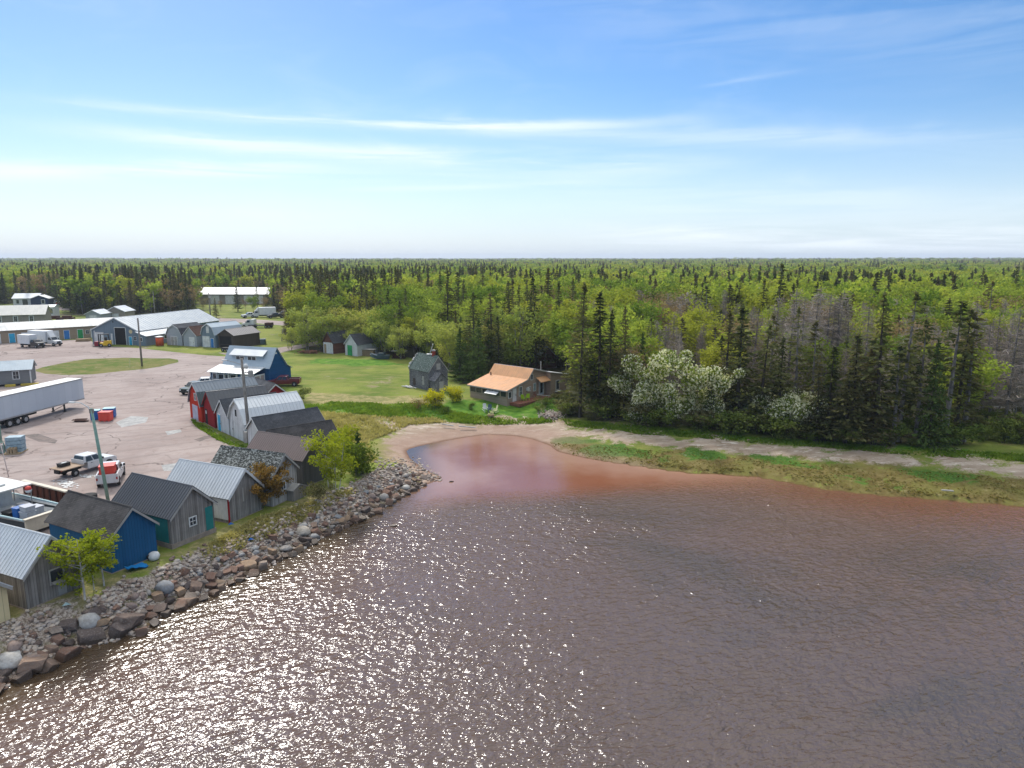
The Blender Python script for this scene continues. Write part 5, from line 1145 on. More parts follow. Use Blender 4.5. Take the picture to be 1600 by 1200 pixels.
for p_, c_ in ((0.25, (0.36, 0.27, 0.21, 1)), (0.5, (0.46, 0.40, 0.36, 1)), (0.75, (0.56, 0.46, 0.37, 1))): e_ = cr.elements.new(p_); e_.color = c_
nz_ = T.noise(T.new('ShaderNodeNewGeometry').outputs['Position'], 12, 3); finish(T, T.mix(T.math('MULTIPLY', nz_, 0.5), ramp.outputs[0], (0.2, 0.16, 0.13)), 0.9, nz_, 0.3, 0.02, spec=.2); RUBM = m
pts_ = []
for i in range(6000):
    t_ = cum[-1] * rs.random(); off = rs.choice([rs.uniform(-.3, 3.5), rs.uniform(1.0, 3.0)]); p, n_ = along(t_); q = p + n_ * off
    if off > 2.8 and rs.random() < .6: continue
    pts_.append((q.x, q.y))
zz_ = height(np.array([a[0] for a in pts_]), np.array([a[1] for a in pts_])); pts_ = [(a[0], a[1], float(b)) for a, b in zip(pts_, zz_)]
rubble('rubble', pts_, 'loose pale and brown stones covering the bank below the sheds', RUBM, 1, .09, .27)
pts_ = []
for i in range(420):
    p = G(rs.gauss(861, 9), rs.gauss(650, 3.2)); pts_.append((p.x, p.y, p.z + 0.1 + .3 * rs.random() * rs.random()))
for i in range(500):
    p = G(rs.uniform(585, 690), rs.uniform(715, 752)); pts_.append((p.x, p.y, p.z))
rubble('beach_stones', pts_, 'pale stones and cobbles scattered over the beach and garden edge', RUBM, 2, .08, .24)

# ---- bushes and trees near the sheds
def special(name, lab, cat, data, px, yb, leafm, barkm, hs=1.0, wide=1.0, group=None, rz=0.0, extra=None, H=None, yt=None):
    tb, V = data; p = G(px, yb); k = (hgt(px, yb, yt) / H) if yt else hs
    rt = thing(name, lab, cat, (p.x, p.y, p.z - 0.05), rz, group); rt.scale = (k * wide, k * wide, k); tb.build('trunk', barkm, rt)
    o = bpy.data.objects.new('crown', crownmesh('crown', V, leafm)); COL.objects.link(o); o.parent = rt
    if extra is not None:
        o = bpy.data.objects.new(extra[0], crownmesh(extra[0], extra[1], extra[2])); COL.objects.link(o); o.parent = rt
    PLACED.append((p.x, p.y)); return rt
GRN2 = foliage('fresh_leaves', (0.09, 0.15, 0.018), (0.25, 0.31, 0.045), 0.4, 0.9, 0.3)
def birch(seed, n=1500, h=5.0, r=1.5): return broad_data(h, r, seed, n=n, leaf=0.095, base=0.3, lobes=26, trunk=0.013, fill=0.4, cl=0.42, multi=1)
special('birch_tree', 'white trunked birch in yellow-green leaf, front one of three below the blue shed', 'tree', birch(301, 1900), 133, 936, LIM, BKW, H=5, yt=824, wide=1.15)
special('birch_tree', 'thin birch standing between the front birch and the blue shed wall', 'tree', birch(302, 1700), 147, 921, LIM, BKW, H=5, yt=836, wide=.85)
special('birch_tree', 'leaning birch nearest the blue shed, furthest right of the three', 'tree', birch(306, 1700), 163, 915, LIM, BKW, H=5, yt=834, wide=1.25)
special('shrub', 'small green shrub at the foot of the front birch', 'shrub', broad_data(1.6, 1.0, 333, n=500, leaf=.08, base=.05, lobes=10, multi=2, cl=.35), 112, 930, LIM, BKD)
special('bush', 'rusty orange-brown bush in front of the worn whitish shed', 'bush', broad_data(3.4, 1.6, 304, n=5200, leaf=0.085, base=0.1, lobes=40, trunk=.009, multi=4, fill=.5, cl=.42), 418, 793, ORG, BKG, H=3.4, yt=722)
special('bush', 'bright green multi-stemmed tree beside the dark grey shed with brown roof', 'tree', broad_data(4.6, 2.0, 305, n=3600, leaf=.10, base=.12, lobes=34, trunk=.011, multi=4, cl=.55), 522, 764, LIM, BKW, H=4.6, yt=678)
special('bush', 'yellow-green bush behind the bright multi-stemmed tree', 'bush', broad_data(3.2, 1.6, 307, n=1800, leaf=.10, base=.1, lobes=22, multi=3, cl=.5), 535, 712, LIM, BKG, H=3.2, yt=664)
special('bush', 'rounded green bush right of the multi-stemmed tree above the rocks', 'bush', broad_data(2.6, 1.4, 308, n=1700, leaf=.10, base=.1, lobes=22, multi=3, cl=.5), 560, 742, GRN2, BKG, H=2.6, yt=690)
special('spruce_tree', 'small dark young spruce among the green bushes above the rocks', 'spruce', spruce_data(3.6, 1.1, 309, size=.2), 562, 738, SPG, BKD, H=3.6, yt=674)
special('shrub', 'dark low shrub against the foot of the brown roofed shed', 'shrub', broad_data(1.5, 1.2, 310, n=900, leaf=.08, base=.05, lobes=16, multi=3, cl=.4), 488, 782, SHR, BKD)
for i, (px, yb, yt, lab) in enumerate([(678, 637, 609, 'round yellow flowering bush, larger one below the derelict house'), (712, 628, 604, 'round yellow flowering bush nearest the orange-roofed cottage')]):
    special('bush', lab, 'bush', broad_data(2.4, 1.25, 320 + i, n=1500, leaf=.10, base=.08, lobes=30, multi=5, cl=.5), px, yb, YEL, BKG, H=2.4, yt=yt, extra=('lower_leaves', broad_data(1.6, 1.2, 330 + i, n=700, leaf=.10, base=.05, lobes=14, multi=3, cl=.5)[1], SHR))
special('bush', 'straggly straw-coloured bush left of the larger yellow bush', 'bush', broad_data(1.7, 1.4, 325, n=700, leaf=.07, base=.08, lobes=26, multi=5, cl=.45), 655, 640, ORG, BKG, H=1.7, yt=624)
special('shrub', 'small dark leafy shrub behind the white barn-roofed shed', 'shrub', broad_data(1.7, 1.3, 326, n=700, leaf=.09, base=.05, lobes=14, multi=3, cl=.45), 470, 627, SHR, BKD, H=1.7, yt=608)
for px, yb, h in ((440, 655, 1), (852, 636, 1.3), (842, 643, 1.0), (735, 640, .9), (700, 645, .8), (868, 632, 1.6)):
    p = G(px, yb); tree('shrub', p.x, p.y, h, label=None, wide=1.2)
def blossom_tree(px, yb, yt, lab, seed, wide=1.0, h=8.0, r=4.4):
    D = broad_data(h, r, seed, n=2600, leaf=.17, base=.06, lobes=20, multi=4, trunk=.014, cl=1.0)
    V2 = broad_data(h, r, seed, n=3600, leaf=.14, base=.06, lobes=20, multi=4, trunk=.014, cl=1.12, fill=.16)[1]
    special('blossoming_tree', lab, 'tree', D, px, yb, GRN2, BKG, H=h, yt=yt, wide=wide, extra=('blossom', V2, BLO))
blossom_tree(1048, 664, 549, 'large white blossoming tree at the edge of the wood, tallest of the white ones', 341, 0.95)
blossom_tree(1000, 662, 578, 'white blossoming tree on the left flank of the tallest white one', 342, 1.0)
blossom_tree(1110, 667, 566, 'white blossoming tree on the right flank of the tallest white one', 343, .9)
blossom_tree(1168, 664, 606, 'small white blossoming bush right of the big blossoming trees', 344, 1.0, 5, 2.6)
blossom_tree(1222, 676, 622, 'cream blossoming bush in front of the pointed spruces', 345, 1.1, 5, 3.2)
blossom_tree(1252, 678, 618, 'second cream blossoming bush against the dark spruces', 346, .9, 5, 3.0)
# grey broken snag
p = G(1165, 612); sg = MB(); sg.tube([(0, 0, -.2), (0.05, 0, 2.5), (-.05, .1, 4.9), (.12, .1, 5.8)], [.30, .22, .15, .03], 7)
o = sg.build('trunk', BKG, thing('tree_snag', 'pale broken bare tree trunk standing above the blossoming bush', 'dead tree', p), True)
bs = MB()
for i in range(10): z_ = 1.2 + i * .35; a = i * 2.4; bs.tube([(0, 0, z_), (math.cos(a) * .9, math.sin(a) * .9, z_ + .3 * math.sin(i))], [.05, .015], 4)
bs.build('broken_branch', BKG, o.parent)
# grass tufts
def tufts(name, poly_px, n, label, mat, hmin, hmax, seed):
    rng = np.random.default_rng(seed); P = wpoly(poly_px); X = [p[0] for p in P]; Y = [p[1] for p in P]; C = []
    while sum(len(c) for c in C) < n:
        x = rng.uniform(min(X), max(X), 4000); y = rng.uniform(min(Y), max(Y), 4000); k = inpoly(x, y, P) & (hnoise(x, y, 1.7, 2.0) + rng.normal(size=4000) * .4 > 0); C.append(np.stack([x[k], y[k]], 1))
    C = np.concatenate(C)[:n]; z = height(C[:, 0], C[:, 1]); m_ = len(C); a = rng.uniform(0, 6.28, m_); w_ = rng.uniform(.05, .16, m_); h_ = rng.uniform(hmin, hmax, m_); lx = rng.normal(size=m_) * .15; ly = rng.normal(size=m_) * .15
    d = np.stack([np.cos(a) * w_, np.sin(a) * w_], 1); b = np.column_stack([C, z - .03]); V = np.stack([b + np.column_stack([-d, 0 * z]), b + np.column_stack([d, 0 * z]), b + np.column_stack([d * .25 + np.stack([lx, ly], 1), h_]), b + np.column_stack([-d * .25 + np.stack([lx, ly], 1), h_ * .9])], 1).reshape(-1, 3)
    o = bpy.data.objects.new(name, crownmesh(name, V, mat)); COL.objects.link(o); tag(o, label, 'grass', kind='stuff')
TG = foliage('tall_grass_blades', (0.10, 0.20, 0.02), (0.26, 0.35, 0.05), .5, .6, 0.0); TD = foliage('dry_grass_blades', (0.32, 0.29, 0.10), (0.62, 0.54, 0.26), .5, .6, 0.0); TM = foliage('marsh_grass_blades', (0.16, 0.14, 0.038), (0.30, 0.25, 0.085), .5, .4, 0.0)
tufts('tall_grass', [(470, 634), (520, 629), (600, 631), (690, 633), (702, 644), (680, 654), (600, 652), (520, 645), (475, 645)], 7000, 'lush tall green grass between the lawn and the beach', TG, .12, .38, 1)
tufts('garden_grass', [(690, 640), (760, 652), (860, 655), (870, 660), (700, 660), (680, 654)], 3500, 'ragged green grass along the top of the beach below the cottage', TG, .12, .4, 2)
tufts('dry_grass', [(500, 644), (560, 650), (680, 654), (700, 660), (640, 664), (575, 690), (590, 720), (560, 720), (520, 690), (498, 660)], 9000, 'straw-coloured dry grass above the beach', TD, .12, .4, 3)
tufts('bank_grass', [(330, 850), (400, 812), (470, 790), (520, 775), (560, 760), (560, 770), (500, 800), (440, 830), (380, 858), (300, 882)], 6000, 'thin dry grass along the foot of the sheds', TD, .08, .3, 4)
tufts('shed_grass', [(300, 655), (312, 662), (345, 682), (390, 702), (392, 706), (385, 706), (340, 688), (305, 666)], 1500, 'green grass growing along the foot of the white and red sheds', TG, .08, .3, 5)
tufts('marsh_grass', [(862, 692), (940, 697), (1000, 702), (1200, 718), (1300, 726), (1500, 740), (1640, 756), (1640, 792), (1500, 780), (1350, 768), (1230, 750), (1100, 738), (1000, 728), (920, 718), (875, 706)], 4500, 'brown-green salt marsh grass along the right shore', TM, .04, .14, 6)
tufts('edge_grass', [(880, 655), (1000, 666), (1200, 686), (1400, 700), (1640, 712), (1640, 724), (1400, 710), (1200, 694), (1000, 679), (880, 664)], 8000, 'mixed green grass between the beach and the wood', TG, .08, .3, 7)
# ================================================================== VEHICLES AND YARD THINGS
TYRE = paint('tyre_rubber', (0.018, 0.018, 0.018), 0.85, 0.2, 0.3); RIM = paint('wheel_rim', (0.42, 0.42, 0.42), 0.4, 0.2, 0.3, metal=0.4)
LGT = paint('headlight_lens', (0.75, 0.77, 0.78), 0.15, 0.05, 0, spec=.6); TLR = paint('tail_lens', (0.35, 0.01, 0.01), 0.3, .1, 0)
def carpaint(nm, c): return paint(nm, c, 0.28, 0.12, 0.25, 0.7, spec=0.6)
VW, VB, VM, VG, VR = carpaint('white_bodywork', (0.66, 0.66, 0.65)), carpaint('black_bodywork', (0.025, 0.028, 0.033)), carpaint('maroon_bodywork', (0.13, 0.008, 0.022)), carpaint('dark_green_bodywork', (0.02, 0.05, 0.035)), carpaint('red_bodywork', (0.4, 0.02, 0.02))
CHS = paint('chassis_black', (0.03, 0.028, 0.027), 0.8, .2, .5); PLY = boards('plywood_deck', (0.32, 0.22, 0.15), (0.45, 0.34, 0.25), 0.3, 0.15); PLST = paint('white_panel_body', (0.72, 0.73, 0.73), 0.45, .08, .35)
def wheel(root, x, y, r, wd=0.24):
    sg = 1 if y > 0 else -1
    w = MB().lathe([(r * .55, -wd / 2), (r * .93, -wd / 2), (r, -wd * .32), (r, wd * .32), (r * .93, wd / 2), (r * .55, wd / 2)], (x, y, r), 18, 'y').build('wheel', TYRE, root, True)
    MB().lathe([(r * .58, -.02), (r * .56, .02), (r * .25, .045), (r * .12, .06)] if sg > 0 else [(r * .12, -.06), (r * .25, -.045), (r * .56, -.02), (r * .58, .02)], (x, y + sg * (wd / 2 - .03), r), 12, 'y').build('rim', RIM, w)
def green(mb, x0, x1, t0, t1, z0, z1, wb, wt):
    mb.add([(x0, -wb, z0), (x1, -wb, z0), (x1, wb, z0), (x0, wb, z0), (t0, -wt, z1), (t1, -wt, z1), (t1, wt, z1), (t0, wt, z1)], [(3, 2, 1, 0), (4, 5, 6, 7), (0, 1, 5, 4), (1, 2, 6, 5), (2, 3, 7, 6), (3, 0, 4, 7)]); return mb
def panes(root, x0, x1, t0, t1, z0, z1, wb, wt, cuts, k0=0.12, k1=0.86):
    def P(u, v, side):   # u along, v up
        a = Vector((x0 + (x1 - x0) * u, side * wb, z0)); b = Vector((t0 + (t1 - t0) * u, side * wt, z1)); p = a.lerp(b, v); p.y += side * 0.012; return p
    for s in (-1, 1):
        for a, b in cuts:
            q = [P(a, k0, s), P(b, k0, s), P(b, k1, s), P(a, k1, s)]; 
            if s > 0: q = q[::-1]
            MB().add(q, [(0, 1, 2, 3)]).build('side_window', GL, root)
    for e, nm in ((1, 'windscreen'), (0, 'rear_window')):
        xa, xb = (x1, t1) if e else (x0, t0); d = 0.012 * (1 if e else -1)
        def Q(y, v): return Vector((xa + (xb - xa) * v + d, (wb + (wt - wb) * v) * y, z0 + (z1 - z0) * v + (0.01 if e else .01)))
        q = [Q(-.88, k0), Q(.88, k0), Q(.88, .9), Q(-.88, .9)]
        if not e: q = q[::-1]
        MB().add(q, [(0, 1, 2, 3)]).build(nm, GL, root)
def pickup(lab, p, hd, body, bed='box', name='pickup_truck', cat='pickup truck', sc=0.9, group=None):
    """crew-cab pickup, nose towards +x"""
    t_ = thing(name, lab, cat, (p[0], p[1], 1.806), R(hd), group); t_.scale = (sc,) * 3
    W2 = 0.96; pr = [(-0.55, 0.45), (2.62, 0.45), (2.82, 0.62), (2.80, 0.98), (2.62, 1.12), (1.42, 1.20), (-0.55, 1.20)]
    if bed == 'box': pr = [(-2.85, 0.50), (2.62, 0.45), (2.82, 0.62), (2.80, 0.98), (2.62, 1.12), (1.42, 1.20), (-2.85, 1.20)]
    bo = MB().prism(pr, -W2, W2).build('body', body, t_, bevel=0.06)
    ca = green(MB(), -0.95, 1.45, -0.72, 0.72, 1.17, 1.86, 0.93, 0.76).build('cab', body, t_, bevel=0.05)
    panes(t_, -0.95, 1.45, -0.72, 0.72, 1.17, 1.86, 0.945, 0.775, [(0.10, 0.44), (0.50, 0.86)])
    if bed == 'box':
        MB().b6(-2.72, -1.02, -0.80, 0.80, 1.17, 1.215).build('bed_liner', CHS, t_)
        for y0, y1 in ((-W2, -.82), (.82, W2)): MB().b6(-2.85, -0.98, y0 + .01, y1 - .01, 1.19, 1.42).build('bed_side', body, t_)
        MB().b6(-2.86, -2.76, -.80, .80, 1.19, 1.42).build('tailgate', body, t_)
    elif bed == 'flat':
        MB().b6(-3.35, -0.98, -1.05, 1.05, 0.98, 1.06).build('flatbed', PLY, t_); MB().b6(-3.3, -0.9, -.40, .40, .55, .97).build('chassis', CHS, t_)
        MB().b6(-1.02, -0.96, -.95, .95, 1.065, 1.5).build('headboard', body, t_)
    for x in (1.85, -1.95):
        for y in (-.88, .88): wheel(t_, x, y, .40)
    if bed == 'box' or True:
        ar = MB()
        for x in ((1.85, -1.95) if bed == 'box' else (1.85,)):
            for s in (-1, 1): ar.lathe([(.47, -.02), (.47, .02)], (x, s * (W2 + .0), .46), 16, 'y')
        ar.build('wheel_arch', CHS, t_)
    MB().b6(2.70, 2.88, -.9, .9, .45, .62).build('bumper', CHS, t_); MB().b6(2.81, 2.835, -.52, .52, .70, .98).build('grille', CHS, t_)
    for s in (-1, 1):
        MB().b6(2.79, 2.84, s * .74 - .16, s * .74 + .16, .76, .96).build('headlight', LGT, t_); MB().box((1.1, s * 1.08, 1.3), (.1, .2, .2)).build('mirror', CHS, t_)
        MB().b6(-3.37 if bed == 'flat' else -2.88, -3.33 if bed == 'flat' else -2.84, s * .86 - .07, s * .86 + .07, .88 if bed != 'flat' else .9, 1.12 if bed != 'flat' else .97).build('tail_light', TLR, t_)
        for x in (0.05, 0.95): MB().b6(x - .25, x - .08, s * (W2 + .012) - .012, s * (W2 + .012) + .012, 1.02, 1.07).build('door_handle', CHS, t_)
    return t_
def box_truck(lab, p, hd, cab, L=5.0, H=2.5, sc=0.9, big=True, group=None):
    t_ = thing('box_truck', lab, 'box truck', (p[0], p[1], 1.806), R(hd), group); t_.scale = (sc,) * 3; w = 1.2 if big else 1.05
    MB().b6(-L, 0, -w, w, .95, .95 + H).build('cargo_box', PLST, t_, bevel=.03); MB().b6(-L, 1.6, -.45, .45, .5, .94).build('chassis', CHS, t_)
    MB().prism([(0.15, .5), (2.9, .5), (3.0, .75), (2.9, 1.35), (1.75, 1.5), (0.15, 1.5)], -.95, .95).build('body', cab, t_, bevel=.06)
    z1 = 2.35 if big else 2.05; green(MB(), .15, 1.8, .2, 1.35, 1.48, z1, .95, .82).build('cab', cab, t_, bevel=.05); panes(t_, .15, 1.8, .2, 1.35, 1.48, z1, .965, .835, [(.2, .85)])
    if big: MB().prism([(0.1, z1 + .03), (1.2, z1 + .03), (0.1, .95 + H)], -.8, .8).build('wind_deflector', cab, t_)
    r = .46 if big else .4
    for x in (2.2, -L * .68):
        for y in (-.9, .9): wheel(t_, x, y, r, .28)
    MB().b6(2.85, 3.1, -.98, .98, .45, .72).build('bumper', CHS, t_); MB().b6(2.93, 3.005, -.5, .5, .8, 1.2).build('grille', CHS, t_)
    for s in (-1, 1): MB().b6(2.90, 3.0, s * .75 - .14, s * .75 + .14, .85, 1.1).build('headlight', LGT, t_); MB().box((1.7, s * 1.1, 1.75), (.1, .2, .35)).build('mirror', CHS, t_)
    return t_
def hdg(a, b): return math.degrees(math.atan2(b[1] - a[1], b[0] - a[0]))
# semi-trailer
A_, B_ = Z(42, 661), Z(105, 643.5); hd = hdg(A_, B_)
tr = thing('semi_trailer', 'long white box semi-trailer parked on the left side of the paved yard', 'trailer', (B_[0], B_[1], 1.806), R(hd)); L_, W_ = 14.4, 2.4
TRW = boards('white_trailer_panel', (0.50, 0.53, 0.57), (0.60, 0.63, 0.66), 1.2, .02, grain=.5)
MB().b6(-L_ + 3.3, 3.3, 0, W_, 1.15, 3.95).build('cargo_box', TRW, tr, bevel=.03); MB().b6(-L_ + 3.32, 3.28, .02, W_ - .02, 3.951, 3.975).build('roof', paint('white_trailer_roof', (.78, .77, .75), .5), tr)
rl = MB().b6(-L_ + 3.3, 3.3, -.03, 0.0, 1.08, 1.25).b6(-L_ + 3.3, 3.3, -.03, 0.0, 3.84, 3.97); rl.b6(3.3, 3.33, 0, W_, 1.1, 1.25); rl.build('rail', RIM, tr)
MB().b6(-L_ + 3.6, -4.5, .4, W_ - .4, .75, 1.14).b6(-1.0, 3.0, .6, W_ - .6, .95, 1.14).build('underframe', CHS, tr)
for s in (.35, W_ - .35): MB().b6(-.08, .08, s - .08, s + .08, .06, 1.14).b6(-.2, .2, s - .14, s + .14, .0, .07).build('landing_leg', CHS, tr)
MB().tube([(0, .35, .9), (-1.5, .6, .5), (-1.5, .7, 1.1)], .04, 5).build('leg_brace', CHS, tr)
a_w = math.hypot(B_[0] - A_[0], B_[1] - A_[1])
for i in range(3):
    for y in (0.16, W_ - .16):
        w = MB().lathe([(.25, -.14), (.46, -.14), (.49, -.08), (.49, .08), (.46, .14), (.25, .14)], (-a_w - i * 1.2, y, .49), 18, 'y').build('wheel', TYRE, tr, True)
        MB().lathe([(.27, -.15), (.27, -.10)], (-a_w - i * 1.2, y + (-0.0 if y < 1 else .26), .49), 12, 'y').build('rim', RIM, w)
# trucks
a, b = Z(107, 747.5), Z(164, 731); pk = pickup('white crew-cab pickup with wooden flat bed behind the dark roofed sheds', ((a[0] + b[0]) / 2 - .4, (a[1] + b[1]) / 2 + .75), hdg(a, b), VW, 'flat')
h = R(hdg(a, b)); c0 = pk.location
bx = thing('storage_case', 'black lidded case lying on the wooden flat bed', 'case', (c0.x + math.cos(h) * -2.0 - math.sin(h) * .35, c0.y + math.sin(h) * -2.0 + math.cos(h) * .35, 1.806 + .96), h)
MB().box((0, 0, .14), (.95, .6, .28)).build('body', CHS, bx, bevel=.03); MB().box((0, 0, .30), (1.0, .65, .05)).build('lid', CHS, bx); MB().box((.05, 0, .332), (.5, .2, .012)).build('lid_panel', WHT, bx)
p = Z(179, 757); pk2 = pickup('white pickup seen from behind carrying red fish tub', (p[0] - .9, p[1] + 1.2), 112, VW, 'box')
def tub(lab, p, hd, mt, z=1.806, s=(1.35, 1.1, 1.2), lid=None):
    t_ = thing('fish_tub', lab, 'tub', (p[0], p[1], z), R(hd)); x, y, zz = s
    m_ = MB().box((0, 0, zz * .5 + .08), (x, y, zz), taper=(1.0, 1.0)); m_.build('body', mt, t_, bevel=.06)
    f = MB()
    for k in (-1, 0, 1): f.box((k * x * .36, 0, .05), (.2, y * .95, .1))
    f.build('feet', mt, t_); MB().box((0, 0, zz + .10), (x + .08, y + .08, .09)).build('lid', lid or mt, t_, bevel=.03)
    r_ = MB()
    for k in (-.28, .28):
        for s2 in (-1, 1): r_.box((k * x, s2 * (y / 2 + .015), zz * .5 + .08), (.1, .05, zz * .8))
    r_.build('ribs', mt, t_); return t_
RDT = paint('red_tub_plastic', (0.75, 0.07, 0.045), .5, .15, .2); BLT = paint('blue_tub_plastic', (0.01, 0.12, 0.42), .5, .15, .2); CYL = paint('pale_cyan_lid', (.35, .62, .68), .5)
q = pk2.location; hh = R(112); tub('red fish tub riding in the bed of the white pickup', (q.x - math.cos(hh) * 1.75, q.y - math.sin(hh) * 1.75), 112, RDT, 1.806 + 1.10, (1.25, 1.2, .75))
tub('blue fish tub left of the red one in the open yard', Z(150, 655.5), 20, BLT, lid=CYL, s=(1.05, .95, 1.1)); tub('blue fish tub with pale cyan lid behind the red one', Z(172, 652), 14, BLT, lid=CYL, s=(1.3, 1.0, 1.1)); tub('red fish tub standing in front of two blue ones', Z(166, 657.5), 4, RDT, s=(1.4, 1.0, 1.05))
p = Z(444, 603); pickup('maroon pickup parked on the grass right of the blue shop', p, 186, VM)
p = Z(306, 613); pickup('dark green pickup half hidden behind the bright red shed', p, 255, VG); p = Z(322, 606); pickup('white car roof just showing above the bright red shed', p, 200, VW, name='parked_car', cat='car')
box_truck('white box truck with dark cab parked in front of the long tan building', Z(53, 543), 338, VB, 4.4, 2.3, big=False); box_truck('large white box truck with white cab beside the dark cabbed one', Z(79, 540), 342, VW, 6.0, 2.9)
p = Z(405, 496); box_truck('white box truck parked by the far road at the edge of the wood', p, 205, VW, 5.5, 2.5, 1.0); p = Z(391, 496.5); pickup('white van parked left of the distant box truck', p, 215, VW, sc=1.0)
p = Z(431, 497); pickup('black pickup parked by the far road right of the box truck', p, 210, VB, sc=1.0); p = Z(444, 494); pickup('grey pickup half seen by the distant power pole', p, 200, carpaint('grey_bodywork', (.25, .25, .26)), sc=1.0)
p = Z(395, 512); box_truck('white truck cab with empty flat deck between the sheds and far road', p, 180, VW, .8, 1.6, 1.0); 
p = Z(408, 512.5); t_ = thing('flatbed_trailer', 'low dark flatbed trailer beside the white truck cab', 'trailer', (p[0], p[1], 1.806), R(-4)); MB().b6(-3.5, 3.5, -1.1, 1.1, .7, .9).build('deck', CHS, t_); MB().b6(1.5, 3.4, -1.0, 1.0, .91, 1.6).build('load', RUST, t_)
for y in (-1, 1): wheel(t_, 1.8, y * .9, .4); wheel(t_, 2.8, y * .9, .4)
p = Z(85, 476); pickup('white car parked right of the navy bungalow', p, 180, VW, name='parked_car', cat='car', sc=1.1); p = Z(101, 477); pickup('dark red car with pale roof farthest right of the navy bungalow', p, 185, VR, name='parked_car', cat='car', sc=1.1)
for px, lab, mt in ((84, 'heap of weathered boats and lumber beside the white cabin', RUST), (103, 'rusty red farm cart left of the small grey gabled shed', RUST)):
    p = Z(px, 503); t_ = thing('scrap_cart', lab, 'cart', (p[0], p[1], 1.8), R(10)); MB().box((0, 0, 1.2), (5, 2, .5)).box((.5, 0, 1.7), (2.5, 1.6, .5), rz=.1).build('load', mt, t_)
    for x in (-1.5, 1.5):
        for y in (-.9, .9): wheel(t_, x, y, .5)
p = Z(112, 480); t_ = thing('kiosk', 'small teal kiosk with pale roof at the far driveway', 'kiosk', (p[0], p[1], 1.8)); MB().b6(-1.5, 1.5, -1, 1, 0, 4.6).build('wall', TEAL, t_); MB().b6(-2, 2, -1.5, 1.5, 4.6, 4.9).build('roof', M_LT, t_)
# forklift
p = Z(168, 541); fk = thing('forklift', 'yellow forklift with black overhead guard beside the barn doorway', 'forklift', (p[0], p[1] - 1.2, 1.806), R(205)); fk.scale = (1.25,) * 3; YP = paint('yellow_machine_paint', (.80, .48, .01), .45, .15, .4)
MB().prism([(-1.2, .3), (.7, .3), (.7, .8), (.1, .8), (0, 1.15), (-1.2, 1.15)], -.6, .6).build('body', YP, fk, bevel=.05); g_ = MB()
for x in (-.9, .6):
    for y in (-.5, .5): g_.tube([(x, y, 1.0), (x * .8, y, 2.3)], .05, 5)
g_.box((-.1, 0, 2.33), (1.6, 1.15, .08)); g_.build('overhead_guard', CHS, fk); MB().b6(-.5, -.1, -.3, .3, 1.15, 1.75).build('seat', CHS, fk)
MB().b6(.78, .9, -.45, -.32, .1, 2.4).b6(.78, .9, .32, .45, .1, 2.4).b6(.78, .88, -.32, .32, 2.2, 2.3).build('mast', CHS, fk); MB().b6(.92, 1.9, -.4, -.28, .12, .18).b6(.92, 1.9, .28, .4, .12, .18).b6(.9, .95, -.45, .45, .12, .7).build('forks', CHS, fk)
for x in (-.85, .5):
    for y in (-.55, .55): wheel(fk, x, y, .32, .2)
tub('dark red fish tub left of the yellow forklift', Z(155, 541), -10, paint('maroon_tub', (.33, .01, .03), .5), s=(1.5, 1.2, .95)); 
p = Z(131, 533); t_ = thing('lumber_stack', 'stack of brown lumber and pallets left of the big barn', 'lumber', (p[0], p[1], 1.806), R(20)); b_ = MB()
for i in range(14): b_.box((rs.uniform(-.3, .3), -1 + (i % 5) * .45, .15 + .2 * (i // 5)), (rs.uniform(2.4, 3.6), .3, .15), rz=rs.uniform(-.05, .05))
b_.build('boards', WOODL, t_)
# poles
def pole(lab, px, yb, h, mat, r=.14, lean=(0, 0), name='utility_pole', cat='pole'):
    p = G(px, yb); t_ = thing(name, lab, cat, p); MB().tube([(0, 0, -.3), (lean[0] * .5, lean[1] * .5, h * .5), (lean[0], lean[1], h)], [r * 1.1, r, r * .8], 10).build('pole', mat, t_, True); return t_
PWD = bark('pole_wood', (0.17, 0.15, 0.13), (0.30, 0.27, 0.24)); GRP_ = paint('pale_green_pole_paint', (0.22, 0.36, 0.29), .6, .3, .4, 2)
t_ = pole('grey wooden utility pole on the grass island in the yard', 222, 572, 9.1, PWD, .17)
p = G(203, 574); MB().tube([p, p + Vector((.1, 0, 1.5))], .05, 6).build('post', paint('pale_yellow_post', (.65, .62, .35)), thing('marker_post', 'thin yellow marker post on the grass island', 'post', (0, 0, 0)))
t_ = pole('pale green lamp post standing over the sheds and trucks', 170, 786, 8.0, GRP_, .13, (-.75, 0.2), 'lamp_post', 'lamp post')
MB().tube([(-.74, .2, 7.5), (-1.0, .2, 8.1), (-1.6, .25, 8.45), (-2.2, .3, 8.5)], .045, 6).build('arm', WHT, t_); MB().box((-2.35, .3, 8.47), (.5, .22, .12)).build('lamp', WHT, t_, bevel=.03)
MB().b6(-.9, -.6, .1, .3, 7.6, 7.95).build('bracket', PWD, t_)
t_ = pole('pale green post cut off by the left edge beyond the trailer wheels', 0.5, 692, 3.0, GRP_, .2, name='post', cat='post')
t_ = pole('grey utility pole with lamp arm and transformer beside the white barn-roofed shed', 391, 697, 9.6, PWD, .17, (-.35, .1))
MB().tube([(-.3, .05, 8.9), (-1.2, 0, 9.2), (-1.9, -.1, 9.4)], .04, 6).build('arm', TRG, t_); MB().box((-2.1, -.1, 9.4), (.5, .2, .12)).build('lamp', WHT, t_)
MB().lathe([(.01, 0), (.22, .05), (.25, .3), (.2, .5), (.01, .55)], (.15, -.2, 8.5), 10).build('light_globe', WHT, t_, True); MB().lathe([(.25, 0), (.27, .1), (.27, .6), (.2, .7)], (.5, .15, 7.6), 10).build('transformer', TRG, t_); MB().b6(-.05, .6, -.1, .1, 8.0, 8.1).build('crossarm', PWD, t_)
MB().b6(-.55, -.2, -.2, .1, .4, 1.6).build('meter_box', TRG, t_)
